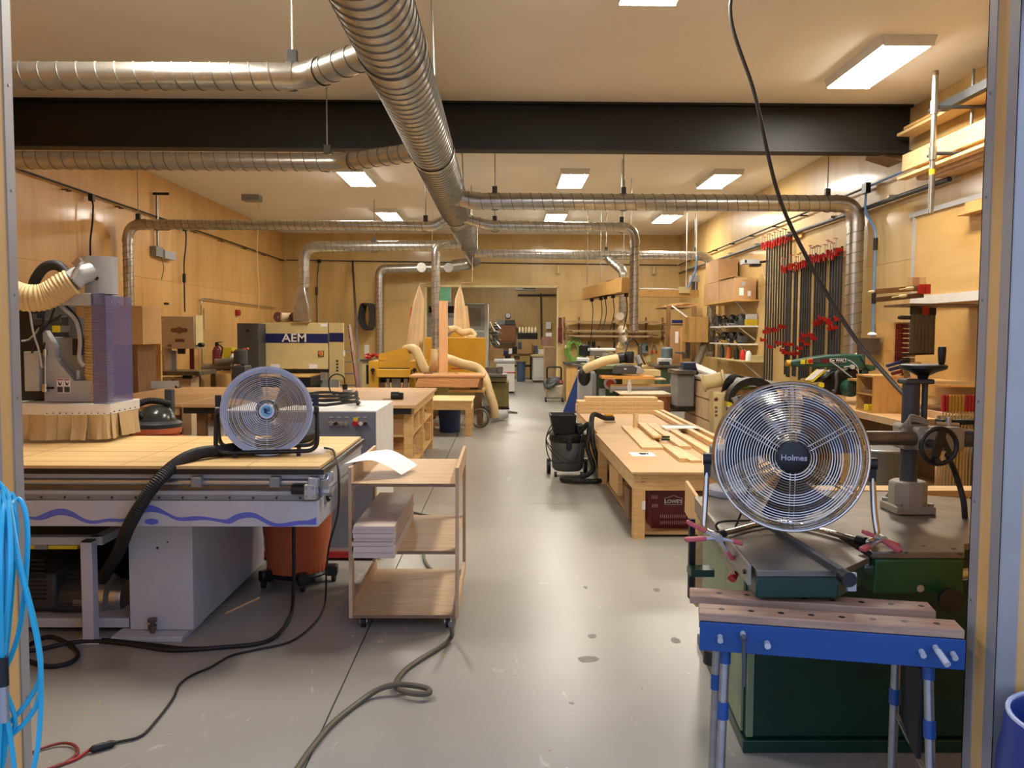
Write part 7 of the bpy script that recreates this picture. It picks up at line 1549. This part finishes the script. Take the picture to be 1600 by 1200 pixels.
# wooden cabinet with white top, fence, bottle
Yc = 13.4; t = T('outfeed_cabinet', 'wooden cabinet with a white top and a grey socket', 'cabinet', (A(1010,630,Yc).x, Yc+.4, 0))
x0, x1 = A(974,630,Yc).x, A(1051,630,Yc).x; B(x0+.03,x1-.03,Yc+.03,Yc+.75,.0,zat(619,Yc)).build('body', mat('cedar_cabinet', (172,108,56), .5, scale=4, stretch=(6,6,1), rgb2=(140,80,38), wood=True), t); B(x0,x1,Yc,Yc+.8,zat(619,Yc),zat(616,Yc)).build('edge_band', redwood, t); B(x0-.04,x1,Yc,Yc+.85,zat(616,Yc)+.0005,zat(616,Yc)+.012).build('white_top', mat('cream_laminate', (236,222,190), .35), t); PB(1008,621,1019,628,Yc+.015,.015).build('socket', lgrey, t); c = A(1015.5,626,Yc+.012); MB().cyl(c,c+Vector((0,-.015,0)),.018,n=12).build('plug', white, t)
B(A(958,604,Yc+.6).x, A(1061,604,Yc+.6).x, Yc+.95, Yc+1.06, zat(611,Yc+.9), zat(603,Yc+.9)).build('rip_fence', alum, label='long aluminium fence behind the white topped cabinet', cat='fence'); B(A(958,601,Yc+.6).x, A(1061,601,Yc+.6).x, Yc+.94, Yc+1.0, zat(603,Yc+.9)+.001, zat(600,Yc+.9)).build('fence_strip', maple, label='wooden strip on top of the aluminium fence', cat='strip')
p = Vector((A(982,612,Yc+.3).x, Yc+.2, zat(616,Yc)+.0125)); t = T('water_bottle', 'clear plastic water bottle on the white topped cabinet', 'bottle', p); MB().lathe([(0,0),(.032,0),(.034,.02),(.033,.06),(.035,.09),(.033,.13),(.03,.15),(.014,.185),(.013,.2),(0,.2)], p, 18).build('body', clear, t); MB().cyl(p+Vector((0,0,.2)), p+Vector((0,0,.215)), .015, n=12).build('cap', white, t)
PB(1023,592,1041,594,Y-.2,.5).build('board_offcut', piney, label='pale offcut at the right end of the orange board', cat='board'); B(A(1000,582,Y).x, A(1034,582,Y).x, Y+.1, Y+.6, zat(587,Y), zat(578,Y)).build('fence_block', cream, label='cream fence block behind the power feeder', cat='fence')
# rear moulders along the back wall
def rear_machine(label, x0, x1, ytop, Y, bodym, motor_px, motor_py, hood):
    t = T('spindle_moulder', label, 'machine', ((A(x0,600,Y).x+A(x1,600,Y).x)/2, Y+.5, 0))
    PB(x0,ytop,x1,ytop+4,Y-.1,.85).build('table', iron, t, bevel=.004); w = (x1-x0)*.16; PB(x0+w,ytop+4,x1-w,522+2112/Y,Y,.6).build('base', bodym, t, bevel=.02)
    c = A(motor_px,motor_py,Y+.3); MB().lathe([(0,-.13),(.11,-.13),(.12,-.1),(.12,.1),(.09,.13),(0,.13)], c, 20).build('motor', hood, t); MB().cyl((c.x,c.y,zat(ytop,Y)),c-Vector((0,0,.12)), .05, n=12).build('motor_stem', iron, t)
    PB(motor_px+6-16,ytop-11,motor_px+8,ytop-1,Y+.1,.4).build('feeder_body', white, t, bevel=.015); PB(motor_px-12,ytop-6,motor_px+4,ytop-1,Y+.05,.05).build('feeder_skirt', dgrey, t)
    return t
rear_machine('rear spindle moulder with a black motor near the green cable coil', 898, 948, 570, 18.4, wgreen, 913, 547, blk)
t = rear_machine('rear spindle moulder with a green grey motor under the sheet rack', 1024, 1066, 571, 17.6, wgreen, 1042, 552, MATS['switch_grey'])
PB(1072,525,1078,560,17.8,.1).build('column', iron, t); PB(1056,550,1082,553,17.9,.1).build('arm', alum, t); PB(1048,592,1060,602,17.55,.06).build('switch_plate', lgrey, t); MB().cyl(A(1072,560,17.7),A(1072,552,17.7),.09,n=14).build('collar', iron, t)
t = T('feeder_assembly', 'cluster of white and grey power feeder arms on the rear moulder', 'power feeder', A(945,570,18.6))
for (x0,y0,x1,y1,m,nm) in ((922,548,942,556,lgrey,'arm'),(938,550,952,562,white,'motor'),(918,544,962,549,white,'cross_arm'),(930,556,938,566,iron,'column'),(944,562,960,570,dgrey,'roller_box'),(952,553,964,560,lgrey,'gear_box')): PB(x0,y0,x1,y1,18.6+.05*(x0%3),.2).build(nm, m, t, bevel=.02)
t = T('base_cabinet', 'honey plywood base cabinet left of the blue folded sheet', 'cabinet', (A(895,600,19.8).x, 20.2, 0)); PB(885,570,906,630,19.8,.9).build('body', maple, t); PB(884,567,946,570.5,19.75,1.0).build('worktop', dgrey, t)
MB().prism(PP([(907,574),(912,576),(905,644.5),(880,644.5)],17.2), 'y', 17.2, 17.3).build('blue_board', mat('royal_blue_sheet', (30,56,120), .5), label='blue folded sheet leaning behind the grey cabinet', cat='sheet')
# grey pedestal machine with a blue head and the white chute
Yg = 13.0; t = T('pedestal_grinder', 'grey pedestal machine with a dark blue head and white chute', 'machine', (A(1072,610,Yg).x, Yg+.3, 0))
PB(1058,585,1085,636,Yg,.5).build('pedestal', grey, t, bevel=.02); PB(1058,636,1086,643,Yg-.02,.54).build('plinth', blk, t); PB(1057,579,1088,585,Yg-.1,.7).build('table', iron, t)
for (x0,y0,x1,y1,m) in ((1068,566,1088,582,mat('dark_blue_metal', (36,48,84), .4)),(1070,572,1074,584,blk),(1080,574,1092,586,blk),(1064,576,1072,584,dgrey)): PB(x0,y0,x1,y1,Yg+.1,.25).build('head_casting', m, t, bevel=.02)
q = [A(1087,567,Yg+.1), A(1118,580,Yg-.2), A(1124,587,Yg-.2), A(1116,586,Yg-.25), A(1090,577,Yg)]
MB().add(q+[p-Vector((0,0,.03)) for p in q], [(0,1,2,3,4),(9,8,7,6,5)]+[(i,(i+1)%5,5+(i+1)%5,5+i) for i in range(5)]).build('white_chute', white, t)
# drawer cabinet
Yd = 11.6; xd = A(1086,600,13.4).x
t = T('drawer_cabinet', 'long pale cabinet with rows of drawers under a grey top', 'cabinet', (3.2, 12.2, 0))
dx0 = 3.0; B(dx0,dx0+.75,11.0,13.8,0,zat(590,13.)-.0).build('carcass', brownw, t); zt = zat(590,13.); B(dx0-.03,dx0+.78,10.95,13.85,zt,zt+.03).build('worktop', grey, t)
for j in range(7):
    for i in range(3): z0 = .06+(zt-.08)*(0,.36,.72)[i]; z1 = .06+(zt-.08)*(.35,.71,1.)[i]; B(dx0-.018,dx0-.001,11.03+.395*j,11.03+.395*j+.385,z0,z1-.012).build('drawer_front', birch, t)
# dust collector box with leaf badge, drum and yellow post
Ye = 10.2; t = T('cream_cabinet', 'cream machine cabinet with a dark red leaf badge beside the yellow post', 'cabinet', (A(1122,640,Ye).x, Ye+.25, 0))
x0, x1 = A(1115,640,Ye).x, A(1134,640,Ye).x; cb = B(x0,x1,Ye,Ye+.22,.06,zat(611,Ye)).build('body', cream, t, bevel=.02); B(x0-.02,x1+.04,Ye-.03,Ye+.25,0,.06).build('base', blk, t)
c = A(1119,624,Ye); MB().prism([(c.x+r*math.sin(k*math.pi/7),c.z+r*math.cos(k*math.pi/7)) for k, r in enumerate([.034,.016]*7)], 'y', Ye-.003, Ye).build('leaf_badge', dred, cb)
for k in range(3): c = A(1119,637+6*k,Ye); B(c.x-.015,c.x+.015,Ye-.002,Ye,c.z-.014,c.z+.014).build('printed_text', MATS['sanding_belt_brown'], cb)
t = T('cable_drum', 'cream cable drum with black hoses on the cream machine cabinet', 'reel', (A(1123,600,Ye).x, Ye+.25, zat(611,Ye))); c = Vector((A(1123,598,Ye).x, Ye+.25, zat(611,Ye)+.12)); MB().lathe([(0,-.14),(.11,-.14),(.12,-.12),(.09,-.1),(.09,.1),(.12,.12),(.11,.14),(0,.14)], c, 26, (1,-.3,.25)).build('drum', cream, t)
for k in range(7): MB().tube(spl([A(1128+2*k,612-k,Ye+.02*k), A(1132+2*k,598,Ye), A(1140+2*k,588,Ye), A(1150+3*k,586+k,Ye+.1), A(1165+4*k,592,Ye+.2)],6), .011, 7).build('black_hose', rubber, t)
x = A(1139,640,Ye-.1).x; t = T('yellow_post', 'yellow steel post beside the cream machine cabinet', 'post', (x,Ye-.1,0)); B(x-.028,x+.028,Ye-.13,Ye-.07,.01,zat(617,Ye)).build('post', yell2, t); B(x-.06,x+.06,Ye-.16,Ye-.04,0,.01).build('foot', yell2, t); B(x-.022,x+.022,Ye-.14,Ye-.06,zat(617,Ye),zat(606,Ye)).build('red_switch', dred, t)
# black compound mitre saw hood
Ym = 8.6; t = T('saw_hood', 'large black curved saw hood on a stand beside the chrome fan', 'saw hood', (A(1180,640,Ym).x, Ym+.2, 0))
def arc(cx,cy,rx_,ry_,a0,a1,n): return [(cx+rx_*math.cos(a0+(a1-a0)*i/n), cy-ry_*math.sin(a0+(a1-a0)*i/n)) for i in range(n+1)]
outer = arc(1178,628,40,38,math.pi,.25,16); inner = arc(1176,630,30,28,.3,math.pi,14)
P = PP(outer,Ym); Q = PP(inner,Ym); n = len(P); vs = []; Qr = PP(arc(1176,630,30,28,math.pi,.3,16),Ym)
for y in (Ym, Ym+.16):
    vs += [(x,y,z) for x, z in P]+[(x,y,z) for x, z in Qr]
fs = []
for i in range(n-1): fs += [(i,i+1,n+i+1,n+i),(2*n+i,3*n+i,3*n+i+1,2*n+i+1),(i,2*n+i,2*n+i+1,i+1),(n+i,n+i+1,3*n+i+1,3*n+i)]
fs += [(0,n,3*n,2*n),(n-1,2*n-1+0,4*n-1,3*n-1)]
MB().add(vs, fs).build('curved_hood', blk, t)
MB().prism(PP([(1142,622),(1150,620),(1160,640),(1158,640),(1152,642)],Ym), 'y', Ym-.05, Ym+.05).build('grey_flap', grey, t); MB().prism(PP([(1180,612),(1186,609),(1212,612),(1216,640),(1172,640)],Ym), 'y', Ym-.06, Ym+.12).build('motor_block', blk, t, bevel=.02); MB().prism(PP([(1146,621),(1160,618),(1178,622),(1176,640),(1156,640)],Ym+.05), 'y', Ym+.05, Ym+.1).build('lower_guard', dgrey, t)
PB(1160,601,1171,607,Ym+.2,.05).build('green_label', mat('bright_green_label', (110,170,60), .4), t); PB(1150,640,1220,700,Ym+.02,.4).build('stand', dgrey, t, bevel=.01); B(A(1150,700,Ym).x, A(1222,700,Ym).x, Ym, Ym+.5, 0, .04).build('stand_foot', black, t); B(A(1155,690,Ym).x, A(1180,690,Ym).x, Ym+.1, Ym+.35, .04, zat(690,Ym)).build('stand_leg', black, t)
# shop vacuum near the doorway
c = Vector((A(866,610,20.).x, 20., 0)); t = T('shop_vacuum', 'beige shop vacuum with a black handle by the far doorway', 'vacuum', c)
MB().prism([(c.x-.2,c.y-.2),(c.x+.2,c.y-.2),(c.x+.2,c.y+.2),(c.x-.2,c.y+.2)], 'z', .08, .42).build('tub', mat('vac_beige', (168,156,136), .5), t, bevel=.05); MB().lathe([(.21,.42),(.2,.5),(.14,.58),(0,.6)], c, 20).build('head', dgrey, t); MB().tube(fillet([c+Vector((-.17,.1,.4)),c+Vector((-.17,.1,.82)),c+Vector((.17,.1,.82)),c+Vector((.17,.1,.4))],.06,5), .02, 8).build('handle', blk, t)
hose([c+Vector((.05,-.15,.5)),c+Vector((-.05,-.26,.42)),c+Vector((-.18,-.26,.36)),c+Vector((-.22,-.1,.45)),c+Vector((-.15,.1,.5))], .045, .004, .03, 12).build('hose', dgrey, t); MB().box(c+Vector((.1,-.1,.48)),(.14,.12,.06)).build('pink_pad', pinkg, t)
for (sx, sy) in ((-1,-1),(1,-1),(-1,1),(1,1)): MB().cyl(c+Vector((sx*.2-.02,sy*.16,.05)), c+Vector((sx*.2+.02,sy*.16,.05)), .05, n=14).build('wheel', blk, t)
# ============================================================ next room
def simple(name, label, cat, rect, Y, d, m, **k): return PB(*rect, Y, d).build(name, m, label=label, cat=cat, bevel=.006, **k)
Yn = 32.5
c = A(794,493,Yn); t = T('round_clock', 'round wall clock in the next room', 'clock', c); MB().lathe([(0,0),(.095,0),(.10,.01),(.11,.02),(.11,.05),(0,.05)], c, 28, (0,1,0)).build('frame', dgrey, t); MB().cyl(c+Vector((0,-.003,0)), c, .09, n=28).build('dial', paper, t); MB().beam(c+Vector((0,-.006,0)), c+Vector((0,-.006,.07)), .008, .004,(0,1,0)).build('minute_hand', blk, t); MB().beam(c+Vector((0,-.006,0)), c+Vector((.01,-.006,-.05)), .012, .004,(0,1,0)).build('hour_hand', blk, t)
t = T('hanging_cabinet', 'brown two door wall cabinet under the clock', 'cabinet', A(792,535,Yn-.4)); PB(779,508,806,536,Yn-.4,.4).build('carcass', brownw, t)
for (a, b) in ((780,792),(793,804.5)): PB(a,510,b,533,Yn-.43,.03).build('door', mat('oak_door', (150,96,54), .5, scale=4, stretch=(6,6,1), rgb2=(126,76,40), wood=True), t)
simple('grey_carton', 'grey carton on the brown wall cabinet', 'carton', (789,500,804,507.5), Yn-.35, .3, dgrey); simple('bundle', 'grey bundle on the left of the brown wall cabinet', 'bundle', (779,500,788,507.5), Yn-.35, .3, grey)
MB().prism(PP([(804,500),(823,511),(807,513)],Yn-.2), 'y', Yn-.3, Yn).build('angled_board', card, label='triangular tan board beside the clock cabinet', cat='board')
t = T('unit_heater', 'grey unit heater hanging in the next room', 'heater', A(825,452,28.)); PB(806,447,838,453,28.,.8).build('casing', lgrey, t); PB(817,449,837,452,27.98,.03).build('grille', blk, t); MB().cyl(A(812,447,28.4),(A(812,447,28.4).x,28.4,ZC), .02, n=6).build('rod', dgrey, t); MB().cyl(A(834,447,28.4),(A(834,447,28.4).x,28.4,ZC), .02, n=6).build('rod', dgrey, t)
t = T('steel_pipe', 'dark pipe with a drop on the next room wall', 'pipe', A(845,460,Yn)); MB().cyl(A(809,461,Yn),A(869,461,Yn), .035, n=8).cyl(A(845,458,Yn),A(846,530,Yn), .03, n=8).build('pipe', dgrey, t)
t = T('grey_machine', 'tall light grey machine cabinet in the next room behind the yellow hood', 'machine', (A(742,560,24.).x, 24.3, 0)); PB(724,474,757,622,24.,1.2).build('cabinet', lgrey, t, bevel=.02); PB(757,474,762,622,24.02,1.2).build('side_door', white, t); PB(733,482,751,510,23.99,.02).build('window', mat('tinted_panel', (150,138,120), .3), t); PB(730,516,757,519,23.98,.03).build('rail', white, t)
t = T('white_machine', 'white machine with faded red lettering behind the left filter bag', 'machine', (A(700,520,25.5).x, 26., 0)); b = PB(662,489,735,640,25.5,1.0).build('body', white, t, bevel=.02); PB(662,489,735,494,25.48,.03).build('top_trim', lgrey, t); PB(670,478,722,489,25.7,.6).build('dark_top', blk, t); text_mesh('machine_lettering', 'Quic', .11, Matrix.Translation(A(666,506,25.49)) @ FACE, red2, b, .002)
t = T('side_window', 'green tinted window in a white frame beyond the opening', 'window', A(690,470,28.)); PB(674,446,705,472,28.,.05).build('frame', white, t); PB(676,448,703,470,27.98,.02).build('pane', mat('green_glazing', (126,190,146), .2, emit=.25), t); MB().bx(A(674,470,28.).x,A(705,470,28.).x,28.,28.1,0,A(690,472,28.).z).build('wall_below', lgrey, t)
simple('tan_panel', 'square tan board standing on edge in the next room', 'board', (763,545,786,563), 24.5, .03, card)
t = T('white_cabinet', 'low white cabinet with a grey top beyond the jointer', 'cabinet', (A(785,590,23.).x, 23.5, 0)); B(A(776,590,23.).x, A(804,590,22.6).x, 22.8, 24.6, .05, zat(566,23.)).build('body', white, t); B(A(772,566,23.).x, A(805,566,22.6).x, 22.75, 24.7, zat(566,23.)+.001, zat(563,23.)).build('top', lgrey, t); B(A(777,600,23.).x, A(803,600,23.).x, 22.9, 24.5, 0, .05).build('plinth', blk, t)
c = Vector((A(814,580,28.5).x, 28.5, 0)); t = T('waste_bin', 'grey blue waste bin in the next room', 'bin', c); MB().lathe([(0,0),(.13,0),(.135,.05),(.15,.62),(.165,.63),(.165,.68),(.15,.68),(.13,.05),(0,.05)], c, 24).build('shell', bgbin, t); MB().ring(c+Vector((0,0,.66)), .168, .012, (0,0,1), 24, 6).build('rim', bgbin, t)
t = T('kitchen_island', 'white panelled counter in the next room', 'counter', (A(842,575,28.).x, 28.5, 0)); PB(833,557,853,594,28.,1.2).build('body', white, t); PB(830,554,857,557,27.95,1.3).build('top', cream, t); PB(837,563,850,590,27.98,.02).build('door_panel', white, t)
simple('box', 'tan carton on the dark desk in the next room', 'carton', (816,531,831,552), 28.2, .3, card); simple('dark_shelf_unit', 'dark shelf unit with jars in the next room', 'shelf unit', (809,520,840,530), 29.5, .5, blk)
for k in range(6):
    p = A(812+5*k,520,29.7); o = T('jar', '%s glass jar on top of the dark shelf unit' % ('first','second','third','fourth','fifth','sixth')[k], 'jar', p, group='jars in the next room'); MB().lathe([(0,0),(.045,0),(.045,.16),(.03,.18),(0,.18)], p, 12).build('glass', mat('pale_jar', (206,190,150), .3), o); MB().cyl(p+Vector((0,0,.18)),p+Vector((0,0,.21)),.035,n=10).build('lid', cream, o)
simple('pink_carton', 'dull pink carton stack near the opening', 'carton', (847,526,863,540), 27., .4, mat('dull_pink_carton', (170,126,110), .7)); simple('white_carton', 'white carton on the dull pink one', 'carton', (853,520,862,525.8), 27.05, .3, paper); simple('tall_cupboard', 'tall beige cupboard just inside the right of the opening', 'cupboard', (851,542,868,615), 24., .6, birch)
t = T('dark_desk', 'dark desk with clutter in the next room', 'desk', (A(800,575,30.).x, 30.4, 0)); B(A(786,560,30.).x, A(833,560,30.).x, 30., 30.9, zat(556,30.), zat(553,30.)).build('top', brownw, t); PB(789,557,792,592,30.,.8).build('leg', blk, t); PB(829,557,832,592,30.,.8).build('leg', blk, t); PB(792,570,829,573,30.4,.05).build('cross_bar', blk, t)
for k, (x0,y0,x1,y1,m,lb) in enumerate(((787,548,794,553,bluebin,'dark blue binder'),(795,545,800,553,paper,'white paper bag'),(801,541,808,553,blk,'black monitor'),(790,553.5,798,560,dgrey,'dark drawer box'),(803,554,812,562,olive,'olive bag'),(809,534,815,546,MATS['blue_grey_panel'],'blue grey jug'))): simple('desk_item', lb+' on the desk in the next room', 'desk item', (x0,y0,x1,y1), 29.9+.05*k, .2, m)
t = T('lumber_pile', 'metal rack of grey offcuts and rods in the next room', 'rack', (A(770,540,27.).x, 27., 0))
random.seed(9)
for k in range(26):
    a = A(random.uniform(763,776), random.uniform(503,530), 27+random.uniform(0,.4)); MB().beam(a, a+Vector((random.uniform(.05,.25),random.uniform(-.3,.3),random.uniform(-.35,.05))), .04, .03).build('offcut', (lgrey,dgrey,birch)[k%3], t)
for px in (764, 777): PB(px,500,px+1.5,600,27.2,.05).build('post', grey, t)
for py in (512,522,534,545): B(A(763,py,27.).x,A(779,py,27.).x,26.95,27.6,zat(py,27.)-.03,zat(py,27.)).build('shelf', grey, t)

MB().tube(spl([Vector((xH,yH-.05,1.3)), A(1106,528,17.3), A(1098,545,17.0), A(1088,572,16.7)], 6), .075, 14).build('flex_hose', MATS['grey_canvas'], label='grey flexible hose slanting down from the far right duct', cat='hose')
PB(853,503,861,514,Yn-.02,.019).build('paper_notice', paper, label='white notice on the wall of the next room', cat='notice')
for k, (x0,y0,x1,y1,m,lb) in enumerate(((821,533,826,541,mat('sky_grey', (150,160,176), .5),'grey blue carton'),(826,536,834,553,card,'tall tan carton'),(834,540,840,553,bgbin,'blue grey crate'),(841,546,852,554,paper,'pile of white papers'))):
    simple('stacked_item', lb+' beside the white counter', 'carton', (x0,y0,x1,y1), 28.6+.1*k, .2, m)
